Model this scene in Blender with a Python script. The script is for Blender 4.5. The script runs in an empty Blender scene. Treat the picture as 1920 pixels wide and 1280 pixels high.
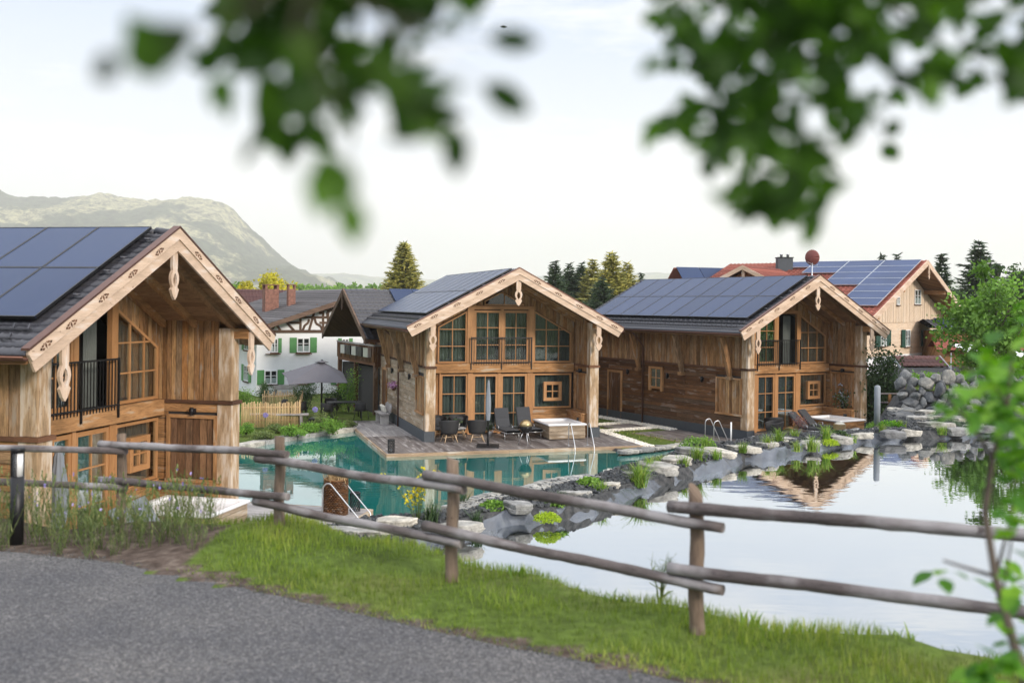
import bpy, math, random
import numpy as np
from mathutils import Vector, Matrix, noise
random.seed(7); RNG = np.random.default_rng(7)
S = bpy.context.scene; COL = S.collection
PI = math.pi
# ------------------------------------------------------------------ camera
F = 1854.602; HZ = 573.797; CH = 5.353; RO = 0.0120615      # focal length and horizon of the 1920 px photograph, eye height, roll
cam = bpy.data.cameras.new('camera'); co = bpy.data.objects.new('camera', cam); COL.objects.link(co); S.camera = co
cam.sensor_width = 36; cam.lens = 36 * F / 1920
cam.shift_x = 0.0004; cam.shift_y = -(640 - HZ) / 1920
cam.clip_start = 0.05; cam.clip_end = 60000
co.matrix_world = Matrix.Translation((0, 0, CH)) @ Matrix.Rotation(RO, 4, 'Y').inverted() @ Matrix.Rotation(PI / 2, 4, 'X')
cam.dof.use_dof = True; cam.dof.focus_distance = 40; cam.dof.aperture_fstop = 1.75
S.view_settings.view_transform = 'Standard'; S.view_settings.look = 'None'; S.view_settings.exposure = 0.12; S.view_settings.gamma = 1
# ------------------------------------------------------------------ sky
SUN_EL = math.radians(22); SUN_AZ = math.radians(138)       # low soft sun from behind the camera on the right
w = bpy.data.worlds.new('World'); S.world = w; w.use_nodes = True
nt = w.node_tree; N = nt.nodes; L = nt.links; N.clear()
wo = N.new('ShaderNodeOutputWorld'); bg = N.new('ShaderNodeBackground'); L.new(bg.outputs[0], wo.inputs[0])
sky = N.new('ShaderNodeTexSky'); sky.sky_type = 'NISHITA'; sky.sun_disc = False; sky.sun_elevation = SUN_EL; sky.sun_rotation = SUN_AZ
tc = N.new('ShaderNodeTexCoord'); sp = N.new('ShaderNodeSeparateXYZ'); L.new(tc.outputs['Generated'], sp.inputs[0])
rp = N.new('ShaderNodeValToRGB'); L.new(sp.outputs[2], rp.inputs[0])
cr = rp.color_ramp; cr.elements[0].position = 0.0; cr.elements[0].color = (.95, .93, .91, 1); cr.elements[1].position = 1; cr.elements[1].color = (1, 1, 1, 1)
for p, c in ((.05, (.93, .91, .885)), (.13, (.86, .87, .89)), (.20, (.72, .775, .87)), (.29, (.55, .645, .82)), (.42, (.54, .63, .80))):
    e = cr.elements.new(p); e.color = (*c, 1)
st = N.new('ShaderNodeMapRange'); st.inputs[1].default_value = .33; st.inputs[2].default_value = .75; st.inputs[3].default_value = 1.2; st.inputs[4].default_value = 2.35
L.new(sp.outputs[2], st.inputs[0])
mp = N.new('ShaderNodeMapping'); mp.inputs['Scale'].default_value = (1.5, 1.5, 6); L.new(tc.outputs['Generated'], mp.inputs[0])
nz = N.new('ShaderNodeTexNoise'); nz.inputs['Scale'].default_value = 2.6; nz.inputs['Detail'].default_value = 6; nz.inputs['Roughness'].default_value = .55; L.new(mp.outputs[0], nz.inputs[0])
cm = N.new('ShaderNodeMapRange'); cm.inputs[1].default_value = .46; cm.inputs[2].default_value = .64; cm.inputs[4].default_value = .85; L.new(nz.outputs[0], cm.inputs[0])
m1 = N.new('ShaderNodeMix'); m1.data_type = 'RGBA'; m1.inputs[7].default_value = (.95, .94, .935, 1); L.new(cm.outputs[0], m1.inputs[0]); L.new(rp.outputs[0], m1.inputs[6])
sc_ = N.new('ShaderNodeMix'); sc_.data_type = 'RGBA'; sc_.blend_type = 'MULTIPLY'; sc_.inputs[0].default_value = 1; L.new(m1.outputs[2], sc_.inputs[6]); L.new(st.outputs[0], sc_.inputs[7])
sn = N.new('ShaderNodeMix'); sn.data_type = 'RGBA'; sn.blend_type = 'MULTIPLY'; sn.inputs[0].default_value = 1; sn.inputs[7].default_value = (.1, .1, .1, 1); L.new(sky.outputs[0], sn.inputs[6])
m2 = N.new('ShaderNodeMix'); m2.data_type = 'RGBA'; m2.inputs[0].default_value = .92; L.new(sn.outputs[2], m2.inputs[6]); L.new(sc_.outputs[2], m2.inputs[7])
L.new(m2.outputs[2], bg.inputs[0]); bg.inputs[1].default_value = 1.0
# ------------------------------------------------------------------ sun
sl = bpy.data.lights.new('sun', 'SUN'); sl.energy = 3.0; sl.angle = math.radians(10); sl.color = (1, .90, .77)
so = bpy.data.objects.new('sun', sl); COL.objects.link(so)
sd = Vector((math.sin(SUN_AZ) * math.cos(SUN_EL), math.cos(SUN_AZ) * math.cos(SUN_EL), math.sin(SUN_EL)))
so.rotation_euler = sd.to_track_quat('Z', 'Y').to_euler()
# ------------------------------------------------------------------ survey helpers: a pixel of the photo to a place at a known height or distance
def unroll(px, py):
    u = px - 960; v = py - 640
    return u * math.cos(RO) + v * math.sin(RO), -u * math.sin(RO) + v * math.cos(RO) + 640 - HZ
def Pt(px, py, D):
    u, v = unroll(px, py); return Vector((u / F * D, D, CH - v / F * D))
def G(px, py, z=0.):
    u, v = unroll(px, py); D = (CH - z) * F / v; return Vector((u / F * D, D, z))
# ------------------------------------------------------------------ objects
def tag(o, label=None, cat=None, group=None, kind=None):
    if label: o['label'] = label
    if cat: o['category'] = cat
    if group: o['group'] = group
    if kind: o['kind'] = kind
    return o
def thing(name, label, cat, loc=(0, 0, 0), rotz=0, group=None):
    o = bpy.data.objects.new(name, None); COL.objects.link(o); o.empty_display_size = .2
    o.location = loc; o.rotation_euler = (0, 0, rotz); return tag(o, label, cat, group)
def kids(o): return [c for c in bpy.data.objects if c.parent == o]
def dup(o, loc, rotz=None, label=None, group=None, scale=None):
    r = o.copy(); COL.objects.link(r); r.location = loc
    if rotz is not None: r.rotation_euler = (0, 0, rotz)
    if scale is not None: r.scale = (scale,) * 3 if not hasattr(scale, '__len__') else scale
    if label: r['label'] = label
    if group: r['group'] = group
    def rec(a, b):
        for c in list(a.children):
            k = c.copy(); COL.objects.link(k); k.parent = b; rec(c, k)
    rec(o, r); return r
class MB:
    def __init__(s): s.v = []; s.f = []; s.g = []; s.sm = []; s.M = None; s.uvr = 0
    def add(s, vs, fs, A=2, r=None, smooth=False):
        if r is None: r = random.random()
        n = len(s.v)
        for p in vs:
            p = Vector(p); B, C = [(1, 2), (0, 2), (0, 1)][A] if isinstance(A, int) else (None, None)
            s.g.append((p[A], p[B] + p[C] * 1.01, r)); s.v.append(s.M @ p if s.M else p)
        for f in fs: s.f.append([n + i for i in f]); s.sm.append(smooth)
    def box(s, x0, x1, y0, y1, z0, z1, A=2, r=None):
        s.add([(x0, y0, z0), (x1, y0, z0), (x1, y1, z0), (x0, y1, z0), (x0, y0, z1), (x1, y0, z1), (x1, y1, z1), (x0, y1, z1)],
              [(0, 3, 2, 1), (4, 5, 6, 7), (0, 1, 5, 4), (1, 2, 6, 5), (2, 3, 7, 6), (3, 0, 4, 7)], A, r)
    def prism(s, poly, y0, y1, plane='xz', A=2, r=None):
        # polygon in a plane swept along the remaining axis
        def m(a, b, c): return (a, c, b) if plane == 'xz' else ((a, b, c) if plane == 'xy' else (c, a, b))
        n = len(poly); vs = [m(a, b, y0) for a, b in poly] + [m(a, b, y1) for a, b in poly]
        fs = [list(range(n))[::-1], list(range(n, 2 * n))] + [(i, (i + 1) % n, n + (i + 1) % n, n + i) for i in range(n)]
        s.add(vs, fs, A, r)
    def tube(s, pts, rad, n=8, r=None, cap=True, smooth=True):
        pts = [Vector(p) for p in pts]; k = len(pts)
        if not hasattr(rad, '__len__'): rad = [rad] * k
        if r is None: r = random.random()
        n0 = len(s.v); T = (pts[-1] - pts[0]).normalized() if (pts[-1] - pts[0]).length > 1e-6 else Vector((0, 0, 1))
        up = Vector((0, 0, 1)) if abs(T.z) < .9 else Vector((1, 0, 0)); acc = 0; U = None
        for i, p in enumerate(pts):
            t = (pts[min(i + 1, k - 1)] - pts[max(i - 1, 0)]); t = t.normalized() if t.length > 1e-9 else T
            if U is None: up = Vector((0, 0, 1)) if abs(t.z) < .9 else Vector((1, 0, 0)); U = (up - t * up.dot(t)).normalized()
            else: U = (U - t * U.dot(t)).normalized()
            V = t.cross(U)
            if i: acc += (p - pts[i - 1]).length
            for j in range(n):
                a = 2 * PI * j / n; q = p + (U * math.cos(a) + V * math.sin(a)) * rad[i]
                s.v.append(s.M @ q if s.M else q); s.g.append((acc, math.sin(a) * rad[i] + math.cos(a) * rad[i] * .6, r))
        for i in range(k - 1):
            for j in range(n):
                a = n0 + i * n + j; b = n0 + i * n + (j + 1) % n; s.f.append([a, b, b + n, a + n]); s.sm.append(smooth)
        if cap:
            s.f.append([n0 + j for j in range(n)][::-1]); s.sm.append(False)
            s.f.append([n0 + (k - 1) * n + j for j in range(n)]); s.sm.append(False)
    def lathe(s, prof, c=(0, 0, 0), n=20, r=None, smooth=True):
        # prof: (radius, z) from bottom to top
        if r is None: r = random.random()
        n0 = len(s.v)
        for (R_, z) in prof:
            for j in range(n):
                a = 2 * PI * j / n; q = Vector((c[0] + R_ * math.cos(a), c[1] + R_ * math.sin(a), c[2] + z))
                s.v.append(s.M @ q if s.M else q); s.g.append((z, a * .2, r))
        for i in range(len(prof) - 1):
            for j in range(n):
                a = n0 + i * n + j; b = n0 + i * n + (j + 1) % n; s.f.append([a, b, b + n, a + n]); s.sm.append(smooth)
        s.f.append([n0 + j for j in range(n)][::-1]); s.sm.append(False)
        s.f.append([n0 + (len(prof) - 1) * n + j for j in range(n)]); s.sm.append(False)
    def sheet(s, fn, nu, nv, r=None, smooth=True, closed=False):
        if r is None: r = random.random()
        n0 = len(s.v)
        for i in range(nu + 1):
            for j in range(nv + 1):
                q = Vector(fn(i / nu, j / nv)); s.v.append(s.M @ q if s.M else q); s.g.append((q.x, q.y + q.z, r))
        for i in range(nu):
            for j in range(nv):
                a = n0 + i * (nv + 1) + j; s.f.append([a, a + 1, a + nv + 2, a + nv + 1]); s.sm.append(smooth)
    def build(s, name, mat, parent=None, bevel=0, solid=0):
        me = bpy.data.meshes.new(name); me.from_pydata([tuple(p) for p in s.v], [], s.f)
        at = me.attributes.new('g', 'FLOAT_VECTOR', 'POINT'); at.data.foreach_set('vector', np.array(s.g, dtype=np.float32).ravel())
        me.polygons.foreach_set('use_smooth', s.sm); me.materials.append(mat); me.update()
        o = bpy.data.objects.new(name, me); COL.objects.link(o)
        if parent: o.parent = parent
        if bevel:
            b = o.modifiers.new('b', 'BEVEL'); b.width = bevel; b.segments = 2; b.limit_method = 'ANGLE'
        if solid:
            b = o.modifiers.new('s', 'SOLIDIFY'); b.thickness = solid
        return o
def npmesh(name, v, f, mat, g=None, parent=None, smooth=False):
    v = np.asarray(v, dtype=np.float32); f = np.asarray(f, dtype=np.int32); k = f.shape[1]
    me = bpy.data.meshes.new(name); me.vertices.add(len(v)); me.vertices.foreach_set('co', v.ravel())
    me.loops.add(f.size); me.loops.foreach_set('vertex_index', f.ravel())
    me.polygons.add(len(f)); me.polygons.foreach_set('loop_start', np.arange(0, f.size, k, dtype=np.int32))
    me.polygons.foreach_set('loop_total', np.full(len(f), k, dtype=np.int32)); me.polygons.foreach_set('use_smooth', np.full(len(f), smooth))
    me.update(calc_edges=True); me.validate()
    if g is not None:
        at = me.attributes.new('g', 'FLOAT_VECTOR', 'POINT'); at.data.foreach_set('vector', np.asarray(g, dtype=np.float32).ravel())
    me.materials.append(mat); o = bpy.data.objects.new(name, me); COL.objects.link(o)
    if parent: o.parent = parent
    return o
def scatter(tv, tf, pos, rot, scl):
    """many copies of a small template baked in one array: tv (k,3), tf (m,q), pos (n,3), rot (n,3,3), scl (n,3)"""
    tv = np.asarray(tv, float); n = len(pos); k = len(tv)
    v = np.einsum('nij,nkj->nki', rot, tv[None] * np.asarray(scl)[:, None, :]) + np.asarray(pos)[:, None, :]
    f = (np.asarray(tf)[None] + (np.arange(n) * k)[:, None, None]).reshape(-1, len(tf[0]))
    r = RNG.random(n); g = np.zeros((n, k, 3)); g[:, :, 0] = tv[None, :, 0]; g[:, :, 1] = tv[None, :, 1]; g[:, :, 2] = r[:, None]
    return v.reshape(-1, 3), f, g.reshape(-1, 3)
def rotz_m(a):
    c, s_ = np.cos(a), np.sin(a); z = np.zeros_like(a); o = np.ones_like(a)
    return np.stack([np.stack([c, -s_, z], -1), np.stack([s_, c, z], -1), np.stack([z, z, o], -1)], -2)
def rnd_rot(n):
    q = RNG.normal(size=(n, 4)); q /= np.linalg.norm(q, axis=1)[:, None]; w_, x, y, z = q.T
    return np.stack([np.stack([1 - 2 * (y * y + z * z), 2 * (x * y - z * w_), 2 * (x * z + y * w_)], -1),
                     np.stack([2 * (x * y + z * w_), 1 - 2 * (x * x + z * z), 2 * (y * z - x * w_)], -1),
                     np.stack([2 * (x * z - y * w_), 2 * (y * z + x * w_), 1 - 2 * (x * x + y * y)], -1)], -2)
# ------------------------------------------------------------------ materials
MATS = {}
class NB:
    def __init__(s, name):
        s.m = bpy.data.materials.new(name); s.m.use_nodes = True; s.t = s.m.node_tree; s.n = s.t.nodes; s.l = s.t.links
        s.b = s.n['Principled BSDF']; s.out = s.n['Material Output']
    def nd(s, typ, **kw):
        n = s.n.new('ShaderNode' + typ)
        for k, v in kw.items(): setattr(n, k, v)
        return n
    def cn(s, a, b): s.l.new(a, b)
    def noise(s, vec, scale, detail=5, rough=.55):
        n = s.nd('TexNoise'); n.inputs['Scale'].default_value = scale; n.inputs['Detail'].default_value = detail; n.inputs['Roughness'].default_value = rough
        if vec is not None: s.cn(vec, n.inputs['Vector'])
        return n.outputs[0]
    def ramp(s, fac, stops, interp='LINEAR'):
        n = s.nd('ValToRGB'); s.cn(fac, n.inputs[0]); e = n.color_ramp; e.interpolation = interp
        e.elements[0].position = stops[0][0]; e.elements[0].color = (*stops[0][1], 1); e.elements[1].position = stops[-1][0]; e.elements[1].color = (*stops[-1][1], 1)
        for p, c in stops[1:-1]: q = e.elements.new(p); q.color = (*c, 1)
        return n.outputs[0]
    def mr(s, v, a, b, c, d):
        n = s.nd('MapRange'); s.cn(v, n.inputs[0])
        for i, q in enumerate((a, b, c, d)): n.inputs[i + 1].default_value = q
        return n.outputs[0]
    def mix(s, fac, a, b, bt='MIX'):
        n = s.nd('Mix', data_type='RGBA', blend_type=bt)
        for i, q in ((0, fac), (6, a), (7, b)):
            if isinstance(q, (int, float)): n.inputs[i].default_value = q
            elif isinstance(q, tuple): n.inputs[i].default_value = (*q, 1)
            else: s.cn(q, n.inputs[i])
        return n.outputs[2]
    def bump(s, h, st, dist=.01):
        n = s.nd('Bump'); n.inputs['Strength'].default_value = st; n.inputs['Distance'].default_value = dist; s.cn(h, n.inputs['Height']); s.cn(n.outputs[0], s.b.inputs['Normal'])
    def g(s, sa, sb, sr):
        a = s.nd('Attribute', attribute_name='g'); m = s.nd('VectorMath', operation='MULTIPLY'); s.cn(a.outputs['Vector'], m.inputs[0]); m.inputs[1].default_value = (sa, sb, sr)
        return m.outputs[0]
    def r(s):
        a = s.nd('Attribute', attribute_name='g'); x = s.nd('SeparateXYZ'); s.cn(a.outputs['Vector'], x.inputs[0]); return x.outputs[2]
    def obj(s): return s.nd('TexCoord').outputs['Object']
    def pos(s): return s.nd('NewGeometry').outputs['Position']
def setp(b, rough=.6, metal=0, spec=.5, coat=0):
    b.inputs['Roughness'].default_value = rough; b.inputs['Metallic'].default_value = metal; b.inputs['Specular IOR Level'].default_value = spec; b.inputs['Coat Weight'].default_value = coat
def wood(name, pal, grain=.5, grey=None, gamt=.0, rough=.8, dark=.5, bump=.5, gs=1.0):
    q = NB(name); n1 = q.noise(q.g(1.9 * gs, 34 * gs, 53), 2.2, 8, .7); n2 = q.noise(q.g(.7 * gs, 3.2 * gs, 31), 1.7, 4); n3 = q.noise(q.g(4 * gs, 9 * gs, 77), 2.5, 3)
    k = len(pal); gs = gs; base = q.ramp(q.r(), [(i / (k - 1), c) for i, c in enumerate(pal)])
    c = q.mix(1, base, q.ramp(n1, [(.28, (1 - grain * 1.25,) * 3), (.5, (1,) * 3), (.72, (1 + grain * .75,) * 3)]), 'MULTIPLY')
    c = q.mix(1, c, q.ramp(n2, [(.3, (1 - dark * .6,) * 3), (.52, (1,) * 3), (.75, (1.18,) * 3)]), 'MULTIPLY')
    if grey: c = q.mix(q.mr(n2, .62 - gamt * .4, .72 - gamt * .3, 0, .85), c, grey)
    c = q.mix(q.mr(n3, .66, .74, 0, .75), c, (pal[0][0] * .3, pal[0][1] * .25, pal[0][2] * .22))
    q.cn(c, q.b.inputs['Base Color']); setp(q.b, rough, spec=.25); q.bump(n1, bump, .012); return q.m
def plain(name, col, rough=.6, metal=0, spec=.5, var=.12, ns=6, coat=0, bump=0):
    q = NB(name); n1 = q.noise(q.obj(), ns, 6); c = q.mix(1, col, q.ramp(n1, [(.3, (1 - var,) * 3), (.7, (1 + var,) * 3)]), 'MULTIPLY')
    q.cn(c, q.b.inputs['Base Color']); setp(q.b, rough, metal, spec, coat)
    if bump: q.bump(n1, bump, .02)
    return q.m
def foliage(name, c0, c1, c2, trans=.35, rough=.55):
    q = NB(name); c = q.ramp(q.r(), [(0, c0), (.55, c1), (1, c2)]); n1 = q.noise(q.pos(), .9, 3); c = q.mix(1, c, q.ramp(n1, [(.3, (.7,) * 3), (.7, (1.25,) * 3)]), 'MULTIPLY')
    q.cn(c, q.b.inputs['Base Color']); setp(q.b, rough, spec=.3)
    t = q.nd('BsdfTranslucent'); q.cn(q.mix(1, c, (1.15, 1.25, .6), 'MULTIPLY'), t.inputs[0]); m = q.nd('MixShader'); m.inputs[0].default_value = trans
    q.cn(q.b.outputs[0], m.inputs[1]); q.cn(t.outputs[0], m.inputs[2]); q.cn(m.outputs[0], q.out.inputs[0]); return q.m
M = {}
M['barn'] = wood('barn_wood', [(0.164, 0.080, 0.031), (0.338, 0.176, 0.073), (0.241, 0.125, 0.056), (0.404, 0.234, 0.106), (0.267, 0.173, 0.101), (0.348, 0.163, 0.057)], .68, (.30, .25, .20), .1, dark=.85)
M['barn_pale'] = wood('barn_wood_pale', [(0.233, 0.177, 0.120), (0.367, 0.273, 0.187), (0.282, 0.217, 0.154), (0.398, 0.321, 0.237)], .42, (.42, .38, .33), .2)
M['barn_dark'] = wood('barn_wood_dark', [(0.058, 0.023, 0.009), (0.121, 0.051, 0.017), (0.080, 0.038, 0.018), (0.155, 0.070, 0.028), (0.098, 0.065, 0.043)], .5, (.22, .17, .14), .08)
M['barn_brown'] = wood('barn_wood_brown', [(0.277, 0.141, 0.058), (0.372, 0.189, 0.077), (0.453, 0.245, 0.109)], .68, (.36, .30, .24), .1, dark=.85)
M['slats'] = wood('niche_slats', [(.10, .05, .026), (.24, .13, .065), (.15, .08, .045), (.30, .175, .095)], .6, dark=.9)
M['beam'] = wood('floor_beam', [(0.311, 0.155, 0.061), (0.414, 0.220, 0.096)], .45, (.42, .34, .25), .12, dark=.7)
M['frame'] = wood('window_timber', [(0.353, 0.174, 0.070), (0.416, 0.216, 0.095)], .22, rough=.55, dark=.2, bump=.15)
M['pale'] = wood('verge_timber', [(0.514, 0.374, 0.277), (0.597, 0.446, 0.337)], .22, (.60, .53, .48), .15, dark=.3, bump=.25)
M['column'] = wood('column_timber', [(0.367, 0.242, 0.137), (0.432, 0.297, 0.181)], .5, (.56, .48, .40), .35, dark=.6)
M['soffit'] = wood('soffit_timber', [(0.179, 0.093, 0.043), (0.232, 0.125, 0.059), (0.268, 0.149, 0.073)], .4, dark=.5)
M['deck'] = wood('deck_timber', [(0.152, 0.132, 0.124), (0.216, 0.192, 0.184), (0.120, 0.100, 0.096), (0.184, 0.160, 0.148), (0.096, 0.080, 0.076)], .35, (.33, .31, .30), .15, rough=.55)
M['deck_pale'] = wood('deck_timber_pale', [(0.281, 0.264, 0.264), (0.340, 0.319, 0.315), (0.238, 0.221, 0.221)], .25, (.42, .40, .40), .15, rough=.5)
M['fascia'] = wood('deck_fascia', [(0.320, 0.224, 0.144), (0.376, 0.272, 0.184)], .35, (.45, .40, .34), .2)
M['log'] = wood('fence_log', [(0.113, 0.092, 0.090), (0.145, 0.122, 0.118), (0.094, 0.079, 0.079)], .5, (.31, .295, .30), .36, dark=.7, bump=.9, gs=1.3)
M['post'] = wood('fence_post', [(0.146, 0.105, 0.078), (0.184, 0.137, 0.103)], .45, (.33, .28, .24), .1, bump=.6, gs=1.2)
M['picket'] = wood('picket_wood', [(0.425, 0.289, 0.145), (0.527, 0.383, 0.212), (0.365, 0.238, 0.119)], .2, dark=.25)
M['darkwood'] = wood('dark_timber', [(.055, .028, .017), (.11, .052, .03), (.16, .075, .04)], .45)
M['tframe'] = wood('timber_framing', [(.10, .062, .045), (.14, .09, .065)], .4)
M['lightboards'] = wood('light_larch', [(0.596, 0.460, 0.332), (0.694, 0.546, 0.409), (0.636, 0.508, 0.393)], .2, (.55, .48, .40), .15, dark=.25)
M['legwood'] = wood('leg_wood', [(.52, .37, .23), (.58, .42, .27)], .15, dark=.1, rough=.5)
M['plinth'] = plain('plinth_paint', (.045, .055, .068), .6)
M['black'] = plain('black_metal', (.012, .012, .014), .45, .3)
M['chrome'] = plain('chrome', (.58, .59, .61), .3, .8, var=.03)
M['copper'] = plain('copper', (.13, .065, .05), .45, .7)
M['white'] = plain('white_acrylic', (.80, .80, .82), .25, var=.03)
M['plaster'] = plain('white_plaster', (.74, .75, .78), .85, var=.05, ns=1.5, bump=.2)
M['greensh'] = plain('green_shutter', (.075, .24, .075), .6)
M['dkgreensh'] = plain('dark_green_shutter', (.012, .055, .04), .6)
M['cush'] = plain('charcoal_fabric', (.045, .047, .053), .9, ns=30)
M['shell'] = plain('black_weave', (.018, .018, .02), .7, ns=60)
M['canvas'] = plain('grey_canvas', (.095, .092, .108), .85, var=.06, ns=2)
M['canvas_l'] = plain('pale_grey_canvas', (.20, .22, .25), .85, var=.08, ns=5)
M['gold'] = plain('brass_mesh', (.45, .34, .18), .35, .8)
M['stonew'] = plain('white_frame_paint', (.72, .73, .74), .5, var=.04)
M['painted_dark'] = plain('painted_shade_dark', (.03, .028, .028), .9)  # near-black colour standing in for shade in rooms, gaps and undersides
M['dish'] = plain('red_dish', (.18, .05, .045), .5)
M['concrete'] = plain('concrete', (.52, .50, .48), .9, ns=8, bump=.3)
M['towel'] = plain('towel', (.72, .70, .62), .95, ns=20)
def m_brick(name, c1, c2, mo, sc):
    q = NB(name); b = q.nd('TexBrick'); q.cn(q.obj(), b.inputs[0]); b.inputs['Scale'].default_value = sc; b.inputs['Color1'].default_value = (*c1, 1); b.inputs['Color2'].default_value = (*c2, 1); b.inputs['Mortar'].default_value = (*mo, 1)
    q.cn(b.outputs[0], q.b.inputs['Base Color']); setp(q.b, .85); return q.m
M['brick'] = plain('chimney_brick', (.20, .095, .07), .85, ns=7, var=.35)
def m_tile(name, cols, rough, spec):
    q = NB(name); n1 = q.noise(q.obj(), 2.2, 5); n2 = q.noise(q.obj(), 18, 4); c = q.ramp(q.mix(.5, n1, q.r()), [(.25, cols[0]), (.5, cols[1]), (.75, cols[2])])
    c = q.mix(1, c, q.ramp(n2, [(.3, (.8,) * 3), (.7, (1.15,) * 3)]), 'MULTIPLY'); q.cn(c, q.b.inputs['Base Color']); setp(q.b, rough, spec=spec); return q.m
M['tile'] = m_tile('anthracite_tile', [(.030, .031, .040), (.042, .043, .054), (.055, .055, .066)], .45, .5)
M['tile_g'] = m_tile('grey_brown_tile', [(.06, .054, .056), (.085, .076, .078), (.13, .12, .125)], .6, .4)
M['tile_r'] = m_tile('red_tile', [(.16, .042, .028), (.235, .062, .042), (.30, .095, .065)], .6, .3)
M['tile_b'] = m_tile('dark_red_tile', [(.045, .018, .019), (.065, .026, .026), (.085, .036, .034)], .6, .3)
def m_panel():
    q = NB('solar_glass'); n1 = q.noise(q.obj(), .8, 3); c = q.mix(q.r(), (.018, .034, .085), (.026, .046, .11)); c = q.mix(q.mr(n1, .4, .7, 0, .4), c, (.03, .048, .10))
    q.cn(c, q.b.inputs['Base Color']); setp(q.b, .25, spec=.22); q.b.inputs['IOR'].default_value = 1.33; return q.m
M['panel'] = m_panel()
M['panelb'] = plain('blue_cell_panel', (.035, .058, .135), .4, spec=.12, var=.15, ns=.6)
def m_glass():
    q = NB('window_glass'); t = q.nd('BsdfTransparent'); t.inputs[0].default_value = (.80, .84, .83, 1); gl = q.nd('BsdfGlossy'); gl.inputs['Roughness'].default_value = .02; gl.inputs[0].default_value = (.9, .95, .95, 1)
    lw = q.nd('Fresnel'); lw.inputs[0].default_value = 1.42; m = q.nd('MixShader'); q.cn(q.mr(lw.outputs[0], 0, 1, .02, .42), m.inputs[0]); q.cn(t.outputs[0], m.inputs[1]); q.cn(gl.outputs[0], m.inputs[2])
    n1 = q.noise(q.obj(), 1.1, 2); b = q.nd('Bump'); b.inputs['Strength'].default_value = .1; b.inputs['Distance'].default_value = .05; q.cn(n1, b.inputs['Height']); q.cn(b.outputs[0], gl.inputs['Normal'])
    q.cn(m.outputs[0], q.out.inputs[0]); return q.m
M['glass'] = m_glass()
M['curtain'] = plain('curtain_fabric', (.115, .128, .120), .95, ns=3)
def m_water(name, body, refl, bumpst, tint):
    q = NB(name); gl = q.nd('BsdfGlossy'); gl.inputs['Roughness'].default_value = .015; gl.inputs[0].default_value = (*tint, 1)
    df = q.nd('BsdfDiffuse'); n0 = q.noise(q.pos(), .25, 3); q.cn(q.mix(1, body, q.ramp(n0, [(.3, (.75,) * 3), (.7, (1.2,) * 3)]), 'MULTIPLY'), df.inputs[0])
    lw = q.nd('LayerWeight'); lw.inputs[0].default_value = .5; fac = q.mr(lw.outputs['Facing'], .66, .88, refl[0], refl[1])
    mx = q.nd('MixShader'); q.cn(fac, mx.inputs[0]); q.cn(df.outputs[0], mx.inputs[1]); q.cn(gl.outputs[0], mx.inputs[2]); q.cn(mx.outputs[0], q.out.inputs[0])
    mpn = q.nd('Mapping'); mpn.inputs['Scale'].default_value = (.55, 1.6, 1); q.cn(q.pos(), mpn.inputs[0])
    n1 = q.noise(mpn.outputs[0], 2.2, 2, .5); n2 = q.noise(q.pos(), .35, 2); k = q.nd('Math', operation='MULTIPLY'); q.cn(n1, k.inputs[0]); q.cn(q.mr(n2, .35, .7, .15, 1), k.inputs[1])
    b = q.nd('Bump'); b.inputs['Strength'].default_value = bumpst; b.inputs['Distance'].default_value = .02; q.cn(k.outputs[0], b.inputs['Height']); q.cn(b.outputs[0], gl.inputs['Normal']); return q.m
M['pond'] = m_water('pond_water', (.03, .035, .03), (.66, .92), .16, (.96, .98, 1))
M['pool'] = m_water('pool_water', (.012, .165, .150), (.30, .70), .16, (1, 1, 1))
M['rock'] = None
def m_rock(name, c0, c1, c2, sc=3):
    q = NB(name); n1 = q.noise(q.obj(), sc, 8, .6); n2 = q.noise(q.obj(), sc * 5, 5); c = q.ramp(n1, [(.3, c0), (.5, c1), (.7, c2)]); c = q.mix(1, c, q.ramp(n2, [(.3, (.75,) * 3), (.7, (1.25,) * 3)]), 'MULTIPLY')
    c = q.mix(1, c, q.ramp(q.r(), [(0, (.72, .75, .8)), (1, (1.2, 1.16, 1.08))]), 'MULTIPLY')
    oi = q.nd('ObjectInfo'); c = q.mix(1, c, q.ramp(oi.outputs['Random'], [(0, (.55, .56, .60)), (.5, (1, 1, 1)), (1, (1.35, 1.30, 1.22))]), 'MULTIPLY')
    q.cn(c, q.b.inputs['Base Color']); setp(q.b, .85); q.bump(n2, .5, .02); return q.m
M['rock'] = m_rock('boulder_stone', (.06, .066, .072), (.125, .132, .14), (.23, .23, .225))
M['slab'] = m_rock('pale_slab', (.13, .13, .125), (.26, .258, .25), (.42, .415, .40))
M['pebble'] = m_rock('dark_pebble', (.025, .028, .032), (.06, .066, .072), (.14, .145, .15), 9)
M['wpebble'] = m_rock('white_pebble', (.40, .39, .37), (.55, .54, .52), (.68, .67, .65), 9)
M['leaf_near'] = foliage('near_leaf', (.018, .050, .006), (.042, .11, .010), (.10, .22, .022), .5)
M['leaf_shrub'] = foliage('shrub_leaf', (.04, .14, .010), (.10, .27, .016), (.22, .42, .03), .42)
M['leaf_tree'] = foliage('maple_leaf', (.075, .16, .025), (.15, .29, .045), (.26, .42, .08), .35)
M['leaf_dark'] = foliage('dark_leaf', (.02, .045, .02), (.045, .085, .03), (.08, .13, .05), .25)
M['needle'] = foliage('spruce_needle', (.012, .028, .014), (.028, .055, .022), (.055, .09, .03), .1)
M['needle_sun_painted'] = foliage('sun_painted_needle', (.09, .10, .02), (.26, .25, .05), (.48, .42, .10), .15)  # spruce needles again, with warm sunlight painted into the colour
M['leaf_sun_painted'] = foliage('sun_painted_leaf', (.30, .28, .02), (.50, .45, .03), (.66, .55, .05), .3)  # yellow sunlight on the far trees, put into the leaf colour
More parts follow.
